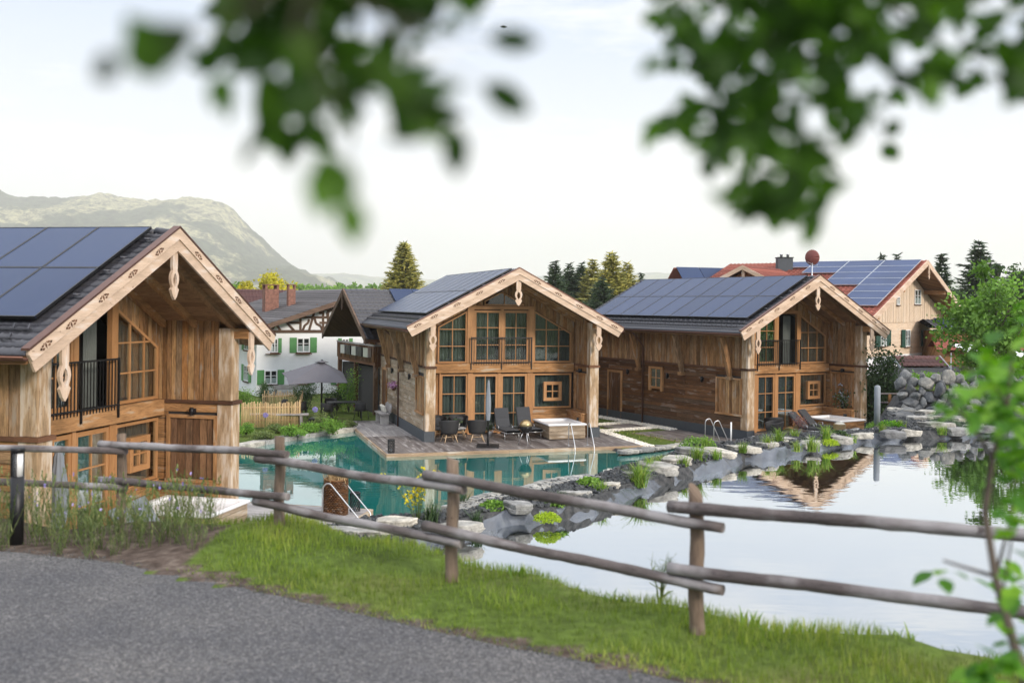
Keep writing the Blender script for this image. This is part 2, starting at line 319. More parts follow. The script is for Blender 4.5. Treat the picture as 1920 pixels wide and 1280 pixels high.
M['grass'] = foliage('grass_blade', (.075, .115, .014), (.15, .225, .026), (.33, .36, .08), .35)
M['tuft'] = foliage('reed_blade', (.08, .16, .02), (.16, .28, .04), (.34, .38, .10), .35)
M['herb'] = foliage('lavender_stem', (.075, .12, .035), (.13, .18, .06), (.24, .26, .11), .3)
M['flower_y'] = foliage('yellow_flower', (.62, .52, .02), (.75, .62, .02), (.85, .70, .04), .2)
M['flower_v'] = foliage('violet_flower', (.20, .17, .50), (.30, .25, .62), (.42, .36, .70), .2)
M['flower_d'] = foliage('dried_flower', (.16, .06, .07), (.25, .12, .12), (.35, .22, .20), .2)
M['flower_p'] = foliage('pink_flower', (.35, .12, .35), (.5, .25, .5), (.62, .42, .60), .2)
M['moss'] = foliage('moss', (.20, .30, .01), (.32, .45, .02), (.42, .52, .03), .2)
M['bark'] = wood('bark', [(.07, .055, .045), (.10, .08, .065)], .5)
# ------------------------------------------------------------------ chalets (local frame: x across the gable, y back from the gable, z up from the deck)
W = 7.27; LEN = 11.74; OH = .42; SO = .84; AZ = 6.80; SL = .523; DF = 2.0; HW = W / 2
def zr(x): return AZ - SL * abs(x - HW)
def vboards(mb, axis, pos, t, a0, a1, zlo, zhi, w0=.13, w1=.24, sign=1):
    """vertical boards on a wall plane. axis 'x': wall plane x=pos running in y; 'y': plane y=pos running in x"""
    a = a0
    while a < a1 - .02:
        b = min(a1, a + random.uniform(w0, w1)); th = t * random.uniform(.7, 1.15)
        lo = (zlo(a), zlo(b)) if callable(zlo) else (zlo, zlo); hi = (zhi(a), zhi(b)) if callable(zhi) else (zhi, zhi)
        if hi[0] > lo[0] + .01 or hi[1] > lo[1] + .01:
            poly = [(a, lo[0]), (b - .017, lo[1]), (b - .017, max(hi[1], lo[1] + .002)), (a, max(hi[0], lo[0] + .002))]
            p0, p1 = sorted((pos, pos + sign * th)); mb.prism(poly, p0, p1, 'xz' if axis == 'y' else 'yz', 2)
        a = b
def hboards(mb, axis, pos, t, a0, a1, z0, z1, sign=1, lmin=1.5, lmax=4.5, h0=.13, h1=.22, skip=()):
    z = z0
    while z < z1 - .03:
        zt = min(z1, z + random.uniform(h0, h1)); a = a0; 
        if z1 - zt < .05: zt = z1
        while a < a1 - .01:
            b = min(a1, a + random.uniform(lmin, lmax)); th = t * random.uniform(.6, 1.2)
            if a1 - b < .4: b = a1
            segs = [(a, b)]
            for (s0, s1, t0, t1) in skip:
                if t0 < zt and t1 > z:
                    n = []
                    for (u, v) in segs:
                        if v <= s0 or u >= s1: n.append((u, v))
                        else:
                            if u < s0: n.append((u, s0))
                            if v > s1: n.append((s1, v))
                    segs = n
            r = random.random(); p0, p1 = sorted((pos, pos + sign * th))
            for (u, v) in segs:
                if axis == 'x': mb.box(p0, p1, u, v - .004, z, zt - .012, 1, r)
                else: mb.box(u, v - .004, p0, p1, z, zt - .012, 0, r)
            a = b
        z = zt
def tile_slope(mb, x0, z0, x1, z1, y0, y1, pitch=.30, row=.34, amp=.035, thick=.03, seg=6):
    """pantile slope from ridge (x0,z0) to eave (x1,z1), rows stepping down the slope"""
    n = max(2, int(round(math.hypot(x1 - x0, z1 - z0) / row))); m = int((y1 - y0) / pitch * seg); dx = (x1 - x0) / n; dz = (z1 - z0) / n
    L_ = math.hypot(dx, dz); nx, nz_ = -dz / L_ * (1 if dx > 0 else -1), abs(dx) / L_
    if nx * dx < 0 and False: pass
    for i in range(n):
        vs = []; r = random.random()
        for k, (t, lift) in enumerate(((0, 0.0), (1.06, thick), (1.06, -.01))):
            for j in range(m + 1):
                y = y0 + (y1 - y0) * j / m; ph = (y - y0) / pitch * 2 * PI; wv = amp * (max(0, math.sin(ph)) ** .8 * 1.0) if k < 2 else 0
                h = wv + lift; vs.append((x0 + dx * (i + t) + nx * h, y, z0 + dz * (i + t) + nz_ * h))
        fs = []
        for k in range(2):
            for j in range(m):
                a = k * (m + 1) + j; q = [a, a + 1, a + m + 2, a + m + 1]; fs.append(q if dx < 0 else q[::-1])
        n0 = len(mb.v); mb.add(vs, fs, 1, r, True)
def window(par, x0, x1, z0, z1, y, cols, rows, top=None, fw=.07, mw=.035, name='window', curtain=True, rowz=None, lab=None, dep=.09, cur=None):
    """timber window in the plane y, outside towards -y. top(x): sloped head"""
    tp = top or (lambda x: z1); mb = MB()
    mb.prism([(x0, z0), (x0 + fw, z0), (x0 + fw, tp(x0 + fw)), (x0, tp(x0))], y - dep, y, A=2)
    mb.prism([(x1 - fw, z0), (x1, z0), (x1, tp(x1)), (x1 - fw, tp(x1 - fw))], y - dep, y, A=2)
    mb.box(x0 + fw, x1 - fw, y - dep, y, z0, z0 + fw, 0)
    ks = sorted({x0 + fw, x1 - fw} | ({HW} if top and x0 < HW < x1 else set()))
    for a, b in zip(ks[:-1], ks[1:]):
        mb.prism([(a, tp(a) - fw), (b, tp(b) - fw), (b, tp(b)), (a, tp(a))], y - dep + .002, y - .002, A=0)
    zs = rowz or [z0 + (z1 - z0) * i / rows for i in range(1, rows)]
    for i in range(1, cols):
        x = x0 + (x1 - x0) * i / cols; mb.prism([(x - mw / 2, z0 + fw), (x + mw / 2, z0 + fw), (x + mw / 2, tp(x + mw / 2) - fw), (x - mw / 2, tp(x - mw / 2) - fw)], y - dep + .015, y - .012, A=2)
    for z in zs:
        xs = [x0 + fw + (x1 - x0 - 2 * fw) * k / 40 for k in range(41)]; xs = [x for x in xs if tp(x) - fw * .5 > z]
        if len(xs) > 1: mb.box(xs[0], xs[-1], y - dep + .02, y - .016, z - mw / 2, z + mw / 2, 0)
    o = mb.build(name, M['frame'], par); 
    if lab: o['label'] = lab
    n = MB(); xs = [x0 + fw * .6 + (x1 - x0 - 1.2 * fw) * k / 12 for k in range(13)]
    n.prism([(x, z0 + .02) for x in xs] + [(x, tp(x) - .03) for x in xs[::-1]], y - .05, y - .04); n.build('pane', M['glass'], o)
    if curtain:
        c = MB(); m = int((x1 - x0) / .022); ph = random.random() * 9; vs = []
        c0, c1 = cur or (0, 1)
        for k in range(m + 1):
            t = k / m; x = x0 + .02 + (x1 - x0 - .04) * (c0 + (c1 - c0) * t); wv = .028 * math.sin(k * .9 + ph + 2 * math.sin(k * .13)) + .012 * math.sin(k * 2.1)
            vs += [(x, y + .16 + wv, z0), (x, y + .16 + wv * .6, max(z0 + .02, tp(x) - .02))]
        c.add(vs, [(2 * k, 2 * k + 2, 2 * k + 3, 2 * k + 1) for k in range(m)], 2, .5, True); c.build('curtain', M['curtain'], o)
    return o
def carved(mb, x, z, L, wdt, y0, y1, flip=1):
    """hanging carved board: straight shaft, a slotted ring, a leafy foot"""
    prof = [(0, .36, 0), (.34, .36, 0), (.40, .30, 0), (.45, .42, .0), (.50, .52, .16), (.58, .56, .26), (.66, .48, .22), (.72, .36, .08), (.75, .34, 0), (.79, .54, 0), (.83, .46, 0), (.88, .36, 0), (.93, .27, 0), (.97, .12, 0), (1.0, .03, 0)]
    r = random.random()
    for (t0, a0, h0), (t1, a1, h1) in zip(prof[:-1], prof[1:]):
        za, zb = z - L * t0, z - L * t1
        if h0 == 0 and h1 == 0: mb.prism([(x - a0 * wdt, za), (x + a0 * wdt, za), (x + a1 * wdt, zb), (x - a1 * wdt, zb)], y0, y1, r=r)
        else:
            for s_ in (-1, 1): mb.prism([(x + s_ * h0 * wdt, za), (x + s_ * a0 * wdt, za), (x + s_ * a1 * wdt, zb), (x + s_ * h1 * wdt, zb)][::s_], y0, y1, r=r)
def chalet(idx, label, wallmat, upmat, opendoor=False, pipe=5.2, brk=(1.35, 4.45, 7.62, 11.2), sidewin=None, shutter=(.3, 1.8, 1.0, 2.52), nosh=False):
    x, y, t, z = {1: (-8.176, 17.115, 1.357, .038), 2: (-3.31, 38.659, .304, .005), 3: (9.697, 40.455, .543, -.043)}[idx]
    R = thing('timber_chalet', label, 'house', (x, y, z), t, 'holiday chalets round the swimming pond')
    YB = LEN - .55
    # plinth
    p = MB(); p.box(-.06, .36, -.05, YB, -.3, .40, 1); p.box(W - .36, W + .06, -.05, YB, -.3, .40, 1); p.box(.36, W - .36, YB - .3, YB, -.3, .40, 0); p.build('plinth', M['plinth'], R)
    # cores: side walls, rear wall, floors (hidden behind the boarding)
    c = MB()
    for a, b in ((.03, .33), (W - .33, W - .03)): c.box(a, b, .1, YB - .03, .40, 4.62, 1)
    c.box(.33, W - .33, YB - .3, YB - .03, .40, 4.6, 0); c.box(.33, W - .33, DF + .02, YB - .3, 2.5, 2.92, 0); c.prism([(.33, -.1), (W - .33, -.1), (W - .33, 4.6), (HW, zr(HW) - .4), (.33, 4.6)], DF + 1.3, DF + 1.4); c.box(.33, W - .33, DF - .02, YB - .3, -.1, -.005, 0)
    c.prism([(.33, 4.6), (W - .33, 4.6), (HW, zr(HW) - .35)], YB - .25, YB - .06); c.build('wall_core', M['painted_dark'], R)
    # lower and upper boarding
    b = MB(); sk = [shutter] if not nosh else []
    hboards(b, 'x', .03, .03, .36, YB, .40, 2.86, -1, skip=sk); hboards(b, 'x', W - .03, .03, .36, YB, .40, 2.86, 1); hboards(b, 'y', YB - .03, .03, .03, W - .03, .40, 2.86, 1)
    b.build('lower_boarding', wallmat, R)
    u = MB(); vboards(u, 'x', .03, .03, .36, YB, 2.94, 4.68, sign=-1); vboards(u, 'x', W - .03, .03, .36, YB, 2.94, 4.68, sign=1); vboards(u, 'y', YB - .03, .03, 0, W, 2.94, lambda x_: zr(x_) - .34, sign=1)
    u.build('upper_boarding', upmat, R)
    # walls of the recessed terrace
    k = MB(); vboards(k, 'x', .33, .03, .38, DF, 2.94, 4.9, sign=1); vboards(k, 'x', W - .33, .03, .38, DF, 2.94, 4.9, .10, .18, sign=-1)
    def lowz(x_):
        if x_ < .88: return 2.94
        if x_ < 2.2: return 4.50 + .54 * (x_ - .9)
        if x_ < 5.0: return 5.34 if not (2.85 < x_ < 4.68) else 5.50 + SL * (.92 - abs(x_ - HW))
        return 5.23 - .56 * (x_ - 5.05) if x_ < 6.80 else 2.94
    a = .36
    while a < W - .37:
        bb = min(a + random.uniform(.12, .2), W - .36)
        for e in (.88, 2.2, 2.85, HW, 4.68, 5.0, 6.80):
            if a < e - .001 < bb: bb = e
        mid = (a + bb) / 2; e = 1e-4
        l0, l1 = lowz(a + e), lowz(bb - e)
        k.prism([(a, l0), (bb - .004, l1), (bb - .004, zr(bb) - .3), (a, zr(a) - .3)], DF - .02 - random.uniform(0, .02), DF + .02)
        a = bb
    k.build('gable_boarding', M['barn'], R)
    k = MB(); hboards(k, 'x', .33, .03, .38, DF, 0, 2.86, 1, lmin=.8, lmax=2)
    hboards(k, 'x', W - .33, .03, .38, DF, .98, 2.86, -1, lmin=.8, lmax=2, skip=[(.38, 1.72, .98, 2.56)]); k.build('terrace_boarding', M['barn_brown'], R)
    k = MB(); hboards(k, 'y', DF - .02, .03, 5.05, W - .34, 0, 1.0, -1); k.build('low_boarding', M['barn_brown'], R)
    k = MB(); k.box(.36, .98, DF - .05, DF, 0, 2.54, 2); k.build('corner_board', M['barn_brown'], R)
    k = MB(); vboards(k, 'x', W - .345, .02, .46, 1.64, 1.04, 2.50, sign=-1)
    k.build('boarded_panel', M['slats'] if idx == 1 else M['barn'], R)
    k = MB()
    for (y0, y1, z0, z1, A) in ((.38, .46, .98, 2.58, 2), (1.64, 1.72, .98, 2.58, 2), (.46, 1.64, 2.50, 2.58, 1), (.38, 1.75, .94, 1.02, 1)): k.box(W - .42, W - .33, y0, y1, z0, z1, A)
    k.build('panel_frame', M['beam'], R)
    # parapet behind the tub
    k = MB(); hboards(k, 'x', W - .62, .03, .36, DF, 0, .90, -1, lmin=.8, lmax=2); k.box(W - .62, W - .36, .30, DF, 0, .90, 1); k.box(W - .68, W - .35, .24, DF, .90, .95, 1); k.box(W - .66, W - .36, .28, .36, .0, .90, 2)
    k.build('parapet', M['barn_brown'], R)
    k = MB(); k.box(W - .67, W - .64, .55, .72, .52, .74, 2); k.build('switch_box', M['plinth'], R)
    # columns and belt
    for sx in (0, W - .38):
        k = MB(); k.box(sx - .01, sx + .39, -.01, .39, .40, 2.86, 2); k.box(sx + .01, sx + .37, .01, .38, 2.94, zr(sx + .19) - .3, 2); k.build('column', M['column'], R, bevel=.02)
        k = MB(); k.box(sx - .05, sx + .43, -.05, .43, 2.86, 2.94, 0); k.build('column_cap', M['darkwood'], R)
    k = MB(); k.box(-.05, .03, .43, YB + .05, 2.86, 2.94, 1); k.box(W - .03, W + .05, .43, YB + .05, 2.86, 2.94, 1); k.box(.33, .40, .43, DF, 2.86, 2.94, 1); k.box(W - .40, W - .33, .43, DF, 2.86, 2.94, 1); k.build('belt_trim', M['darkwood'], R)
    k = MB(); k.box(.40, W - .41, DF - .22, DF - .05, 2.56, 2.94, 0); k.build('floor_beam', M['beam'], R, bevel=.015)
    # purlins
    for px_, zt in ((.19, zr(.19) - .31), (W - .19, zr(.19) - .31), (HW, AZ - .36)):
        k = MB(); k.box(px_ - .11, px_ + .11, -OH + .06, DF if px_ not in (.19,) else DF, zt - .24, zt, 1); k.build('purlin', M['beam'], R)
    # upper glazing
    window(R, .90, 2.15, 2.96, 5.1, DF, 2, 3, top=lambda x_: 4.46 + .54 * (x_ - .9), rowz=[3.66, 4.36])
    window(R, 5.07, 6.78, 2.96, 5.1, DF, 3, 3, top=lambda x_: 5.18 - .56 * (x_ - 5.07), rowz=[3.66, 4.36])
    if not opendoor: window(R, 2.44, 3.62, 2.99, 5.16, DF - .02, 2, 3, fw=.10, name='balcony_door')
    else: window(R, 2.44, 3.55, 2.99, 5.16, DF - .02, 2, 3, fw=.10, name='balcony_door')
    if not opendoor: window(R, 3.70, 4.85, 2.99, 5.16, DF - .02, 2, 3, fw=.10, name='balcony_door')
    else:
        k = MB(); vs = []
        for i in range(30): vs += [(4.35 + .016 * i, DF + .25 + .03 * math.sin(i * 1.3), 2.95), (4.35 + .016 * i, DF + .25 + .02 * math.sin(i * 1.3), 5.1)]
        k.add(vs, [(2 * i, 2 * i + 2, 2 * i + 3, 2 * i + 1) for i in range(29)], 2, .5, True); k.build('curtain', M['curtain'], R)
    window(R, 2.88, 4.64, 5.36, 5.9, DF, 2, 1, top=lambda x_: 5.48 + SL * (.9 - abs(x_ - HW)), fw=.06, curtain=False)
    k = MB()
    for a0, a1 in ((2.15, 2.44), (4.85, 5.07)): k.box(a0, a1, DF - .13, DF, 2.94, 5.2, 2)
    k.box(3.60, 3.72, DF - .12, DF, 2.94, 5.2, 2) if not opendoor else k.box(3.53, 3.70, DF - .12, DF, 2.94, 5.2, 2)
    k.box(2.15, 5.07, DF - .14, DF + .0, 5.2, 5.34, 0); k.build('door_post', M['frame'], R)
    # lower glazing
    window(R, 1.05, 2.19, .06, 2.5, DF, 2, 3); window(R, 2.41, 3.50, .04, 2.5, DF - .02, 2, 3, fw=.10, name='terrace_door'); window(R, 3.62, 4.80, .04, 2.5, DF - .02, 2, 3, fw=.10, name='terrace_door')
    k = MB()
    for a0, a1 in ((.98, 1.05), (2.19, 2.41), (3.50, 3.62), (4.80, 5.05)): k.box(a0, a1, DF - .13, DF, 0, 2.54, 2)
    k.build('door_post', M['frame'], R)
    window(R, 5.07, 6.80, 1.02, 2.5, DF, 1, 1, name='picture_window')
    window(R, 5.52, 6.33, 1.34, 2.15, DF - .06, 2, 2, fw=.13, mw=.04, curtain=False, name='inset_casement', dep=.12)
    # juliet railing
    k = MB(); k.box(2.28, 4.95, DF - .27, DF - .23, 4.00, 4.04, 0); k.box(2.28, 4.95, DF - .27, DF - .23, 2.98, 3.01, 0)
    for i in range(25): xx = 2.30 + i * .1085; k.box(xx - .008, xx + .008, DF - .26, DF - .24, 2.88, 4.0, 2)
    for xx in (2.28, 3.6, 4.92): k.box(xx - .0, xx + .03, DF - .275, DF - .225, 2.70, 4.05, 2)
    k.build('balcony_railing', M['black'], R)
    # roof: tiles, soffit, verge boards
    ez = zr(-SO)
    rf = MB(); tile_slope(rf, HW, AZ - .04, -SO, ez - .04, -OH + .0, LEN, .18, .255, .02, .022, 4); tile_slope(rf, HW, AZ - .04, W + SO, ez - .04, -OH + .0, LEN, .18, .255, .02, .022, 4)
    roof = rf.build('roof', M['tile'], R)
    k = MB()
    for i in range(int((LEN + OH) / .34)): yy = -OH + .1 + i * .34; k.tube([(HW, yy, AZ - .06), (HW, yy + .36, AZ - .03)], [.085, .10], 8, .3)
    k.build('ridge_tiles', M['tile'], roof)
    k = MB()
    for sgn, xe in ((-1, -SO + .03), (1, W + SO - .03)):
        n = 22
        for i in range(n):
            xa, xb = HW + (xe - HW) * i / n, HW + (xe - HW) * (i + 1) / n; g_ = .006 * sgn
            poly = [(xa, zr(xa) - .05), (xb - g_, zr(xb) - .05), (xb - g_, zr(xb) - .22), (xa, zr(xa) - .22)]
            k.prism(poly if sgn > 0 else poly[::-1], -OH + .02, LEN - .03, A=1)
    k.build('soffit', M['soffit'], R)
    for yy in (.0, .95, 1.8):
        for sgn in (-1, 1):
            xe = HW + sgn * (HW + .5); k = MB(); poly = [(HW + sgn * .02, AZ - .23), (xe, zr(xe) - .23), (xe, zr(xe) - .39), (HW + sgn * .02, AZ - .39)]
            k.prism(poly, yy, yy + .13, A=0); k.build('rafter', M['beam'] if yy else M['soffit'], R)
    for sgn in (-1, 1):
        def V(d, o): # d distance from the ridge in x, o offset from the roof line downwards
            return (HW + sgn * d, AZ + .05 - SL * d - o)
        D1 = HW + SO; k = MB()
        k.prism([V(0, 0.02), V(D1, 0.02), V(D1 - .0, .10), V(D1 - .17, .47), V(0, .47)], -OH - .05, -OH, A=0, r=.3)
        k.prism([V(0, 0), V(D1 + .03, 0), V(D1 + .03, .07), V(D1 - .06, .23), V(0, .23)], -OH - .085, -OH - .052, A=0, r=.7)
        vb = k.build('verge_board', M['pale'], R)
        k = MB(); k.prism([V(-.0, -.05), V(D1 + .05, -.05), V(D1 + .05, -.005), V(0, -.005)], -OH - .10, -OH + .06, A=0); k.build('verge_flashing', M['copper'], R)
        for d in (.75, 1.65, 2.55, 3.45, 4.1):
            k = MB(); k.M = Matrix.Translation((HW + sgn * d, -OH - .088, AZ + .05 - SL * d - .14)) @ Matrix.Rotation(sgn * math.atan(SL), 4, 'Y') @ Matrix.Scale(.8, 4)
            for (a0, c0, w_, h_) in ((-.17, 0, .045, .03), (-.10, .035, .05, .028), (-.10, -.035, .05, .028), (0, 0, .028, .075), (.10, .035, .05, .028), (.10, -.035, .05, .028), (.17, 0, .045, .03), (-.05, .06, .02, .02), (.05, .06, .02, .02)):
                k.prism([(a0 - w_, c0), (a0, c0 - h_), (a0 + w_, c0), (a0, c0 + h_)], -.004, .002, A=0)
            k.build('carved_ornament', M['darkwood'], vb)
    for (xx, zt, l_) in ((.17, 4.62, 1.05), (W - .17, 4.62, 1.05), (HW, AZ - .42, 1.02)):
        k = MB(); carved(k, xx, zt, l_, .27, -.41, -.35); k.build('carved_pendant', M['pale'], R)
    # gutters, downpipe, eave brackets
    for sgn, xe in ((-1, -SO - .03), (1, W + SO + .03)):
        k = MB(); k.sheet(lambda u_, v_: (xe + .075 * math.cos(PI + PI * v_), -OH - .02 + (LEN + OH + .02) * u_, ez - .06 + .075 * math.sin(PI + PI * v_)), 1, 8); k.build('gutter', M['copper'], R, solid=.006)
        for yy in brk:
            k = MB(); xo = 0 if sgn < 0 else W
            k.prism([(xo + sgn * .03, 2.50), (xo + sgn * .17, 2.56), (xo + sgn * .66, 4.20), (xo + sgn * .46, 4.32), (xo + sgn * .03, 2.84)][::sgn], yy - .07, yy + .07, A=2)
            k.box(*sorted((xo + sgn * .02, xo + sgn * .24)), yy - .12, yy + .12, 2.44, 2.58, 0); k.build('eave_bracket', upmat, R)
    k = MB(); k.tube([(-SO, pipe, ez - .12), (-.45, pipe, ez - .45), (-.10, pipe, ez - .85), (-.09, pipe, .0)], .04, 8); k.build('downpipe', M['copper'], R)
    # side wall fittings: boarded shutter, rear door, small window, wall lamps
    if not nosh:
        s0, s1, t0, t1 = shutter; k = MB(); vboards(k, 'x', .03, .03, s0 + .08, s1 - .08, t0 + .08, t1 - .06, .1, .16, sign=-1); k.build('boarded_shutter', upmat, R)
        k = MB(); k.box(-.05, .03, s0, s0 + .08, t0, t1, 2); k.box(-.05, .03, s1 - .08, s1, t0, t1, 2); k.box(-.05, .03, s0 + .08, s1 - .08, t1 - .06, t1, 1); k.box(-.07, .03, s0 - .02, s1 + .02, t0, t0 + .08, 1); k.build('shutter_frame', M['beam'], R)
    d0, d1 = 8.35, 9.5
    k = MB(); vboards(k, 'x', -.02, .03, d0 + .1, d1 - .1, .1, 2.25, .1, .16, sign=-1); dr = k.build('rear_door', M['barn_dark'], R)
    k = MB(); k.tube([(-.09, d0 + .2, 1.1), (-.09, d0 + .34, 1.1)], .012, 6); k.build('handle', M['black'], dr)
    k = MB(); k.box(-.06, .0, d0, d0 + .1, .1, 2.35, 2); k.box(-.06, .0, d1 - .1, d1, .1, 2.35, 2); k.box(-.06, .0, d0 + .1, d1 - .1, 2.25, 2.35, 1); k.build('door_frame', M['beam'], R)
    if sidewin:
        y0, y1, z0, z1 = sidewin; k = MB(); k.box(-.10, .0, y0, y0 + .15, z0 - .1, z1, 2); k.box(-.10, .0, y1 - .15, y1, z0 - .1, z1, 2); k.box(-.09, .0, y0, y1, z0, z0 + .1, 1); k.box(-.09, .0, y0, y1, z1 - .1, z1, 1); k.box(-.07, -.02, (y0 + y1) / 2 - .02, (y0 + y1) / 2 + .02, z0, z1, 2); k.box(-.068, -.022, y0, y1, (z0 + z1) / 2 - .02, (z0 + z1) / 2 + .02, 1)
        o = k.build('window', M['beam'], R); k = MB(); k.box(-.045, -.04, y0 + .1, y1 - .1, z0 + .05, z1 - .05, 2); k.build('pane', M['glass'], o)
        k = MB(); k.box(-.030, -.025, y0 + .1, y1 - .1, z0 + .05, z1 - .05, 2); k.build('curtain', M['curtain'], o)
    for yy in ((3.0, 6.9) if idx != 3 else (2.7, 5.0, 7.9)):
        k = MB(); k.box(-.10, .0, yy - .06, yy + .06, 2.28, 2.42, 2); k.tube([(-.07, yy, 2.22), (-.07, yy, 2.46)], .045, 8); k.build('wall_lamp', M['black'], R)
    k = MB(); k.box(W - .46, W - .36, .95, 1.09, 2.60, 2.74, 2); k.tube([(W - .46, 1.02, 2.58), (W - .46, 1.02, 2.76)], .05, 8); k.build('wall_lamp', M['black'], R)
    # solar panels on the left slope
    ang = math.atan(SL); cs, sn_ = math.cos(ang), math.sin(ang)
    for i in range(9):
        for j in range(2):
            y0 = .05 + i * 1.225; s0 = .12 + j * 1.985; s1 = s0 + 1.97
            def q(s_, o): return (HW - s_ * cs - o * sn_, AZ - s_ * sn_ + o * cs)
            k = MB(); k.prism([q(s0, .10), q(s0, .14), q(s1, .14), q(s1, .10)], y0, y0 + 1.21, A=1); pn = k.build('solar_panel', M['panel'], R)
            k = MB(); e = .022
            for (a0, a1, c0, c1) in ((s0 - .004, s0 + e, y0, y0 + 1.21), (s1 - e, s1 + .004, y0, y0 + 1.21), (s0 + e, s1 - e, y0 - .004, y0 + e), (s0 + e, s1 - e, y0 + 1.21 - e, y0 + 1.214)): k.prism([q(a0, .09), q(a0, .146), q(a1, .146), q(a1, .09)], c0, c1, A=1)
            k.build('panel_frame', M['black'], pn)
    for s_, y0, y1 in ((4.30, .0, LEN - .1), (4.62, .15, LEN - .1)):
        k = MB(); yy = y0
        while yy < y1: xx, zz = q(s_, .03); k.prism([(xx - .06, zz), (xx + .02, zz + .03), (xx - .01, zz + .09)], yy, yy + .04, A=1); yy += .3
        xx, zz = q(s_, .015); k.box(xx - .05, xx + .01, y0, y1, zz - .01, zz + .02, 1); k.build('snow_guards', M['tile'], roof)
    for s_ in (.6, 1.5, 2.1, 3.1): k = MB(); xx, zz = q(s_, .10); k.tube([(xx, -.12, zz - .04), (xx, -.12, zz + .0)], [.07, .06], 12, .9); k.build('vent_cap', M['tile'], roof)
    return R
chalet1 = chalet(1, 'near timber chalet filling the left edge, beside the bollard light and log fence', M['barn'], M['barn'], opendoor=True, nosh=True, sidewin=None)
chalet2 = chalet(2, 'middle timber chalet with the closed parasol and two upright loungers on its deck', M['barn_pale'], M['barn'], pipe=5.2)
chalet3 = chalet(3, 'timber chalet farther right with dark side wall, behind the black pond liner', M['barn_dark'], M['barn'], opendoor=True, pipe=6.7, brk=(.95, 3.95, 7.0, 10.3), sidewin=(5.28, 6.28, 1.7, 2.7), shutter=(.3, 1.85, .95, 2.52))
# ------------------------------------------------------------------ frames of the chalets, to stand furniture on the decks
def LC(idx, x, y, z=0.):
    a, b, t, z0 = {1: (-8.176, 17.115, 1.357, .038), 2: (-3.31, 38.659, .304, .005), 3: (9.697, 40.455, .543, -.043)}[idx]
    return Vector((a + x * math.cos(t) - y * math.sin(t), b + x * math.sin(t) + y * math.cos(t), z0 + z))
ROT = {1: 1.357, 2: .304, 3: .543}
def deck(idx, rects, label, mats='deck', fas=()):
    o = thing('timber_deck', label, 'deck', LC(idx, 0, 0, 0), ROT[idx])
    for n, (x0, x1, y0, y1, mt) in enumerate(rects):
        k = MB(); a = x0
        while a < x1 - .02:
            b = min(a + .142, x1); ys = y0
            while ys < y1 - .01:
                ye = min(y1, ys + random.uniform(1.6, 4.)); 
                if y1 - ye < .5: ye = y1
                k.box(a, b - .008, ys, ye - .004, -.035, random.uniform(-.004, .0), 1); ys = ye
            a = b
        k.build('deck_boards', M[mt], o)
    k = MB()
    for (x0, x1, y0, y1) in fas: k.box(x0, x1, y0, y1, -.17, -.005, 0 if x1 - x0 > y1 - y0 else 1)
    if fas: k.build('edge_beam', M['fascia'], o)
    k = MB()
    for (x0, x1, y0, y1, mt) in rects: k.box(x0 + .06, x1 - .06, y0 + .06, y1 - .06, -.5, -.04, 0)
    k.build('deck_base', M['painted_dark'], o)
    return o
deck(2, [(-1.98, 8.0, -2.68, DF, 'deck'), (-1.98, -.07, DF + .0, 7.6, 'deck_pale')], 'grey L-shaped timber deck round the middle chalet, above the turquoise water', fas=[(-2.02, 2.6, -2.74, -2.68), (2.61, 5.2, -2.74, -2.68), (5.21, 8.05, -2.74, -2.68), (-2.05, -1.99, -2.68, 7.6)])
deck(1, [(-1.2, 9.35, -2.65, DF, 'deck_pale'), (W + .07, 9.35, DF, 9.0, 'deck_pale')], 'pale timber deck of the near left chalet, seen past the fence post', fas=[(-1.25, 9.4, -2.71, -2.65), (9.36, 9.42, -2.65, 9.0)])
deck(3, [(-2.6, 8.0, -2.9, DF, 'deck'), (-2.6, -.07, DF, 4.2, 'deck')], 'dark timber deck beside and before the right chalet, behind the stones', fas=[(-2.65, 8.05, -2.96, -2.9), (-2.66, -2.6, -2.9, 4.2)])
dk = thing('stepping_deck', 'small dark timber platform in the lawn between the two chalets', 'deck', LC(3, -1.6, 6.2), ROT[3])
k = MB()
for i in range(12): k.box(-1.0 + i * .16, -1.0 + i * .16 + .15, -.6, .6, -.03, .02, 1)
k.build('deck_boards', M['deck'], dk)
k = MB(); k.box(-.98, .9, -.55, -.5, -.08, -.03, 0); k.box(-.98, .9, .5, .55, -.08, -.03, 0); k.build('bearer', M['darkwood'], dk)
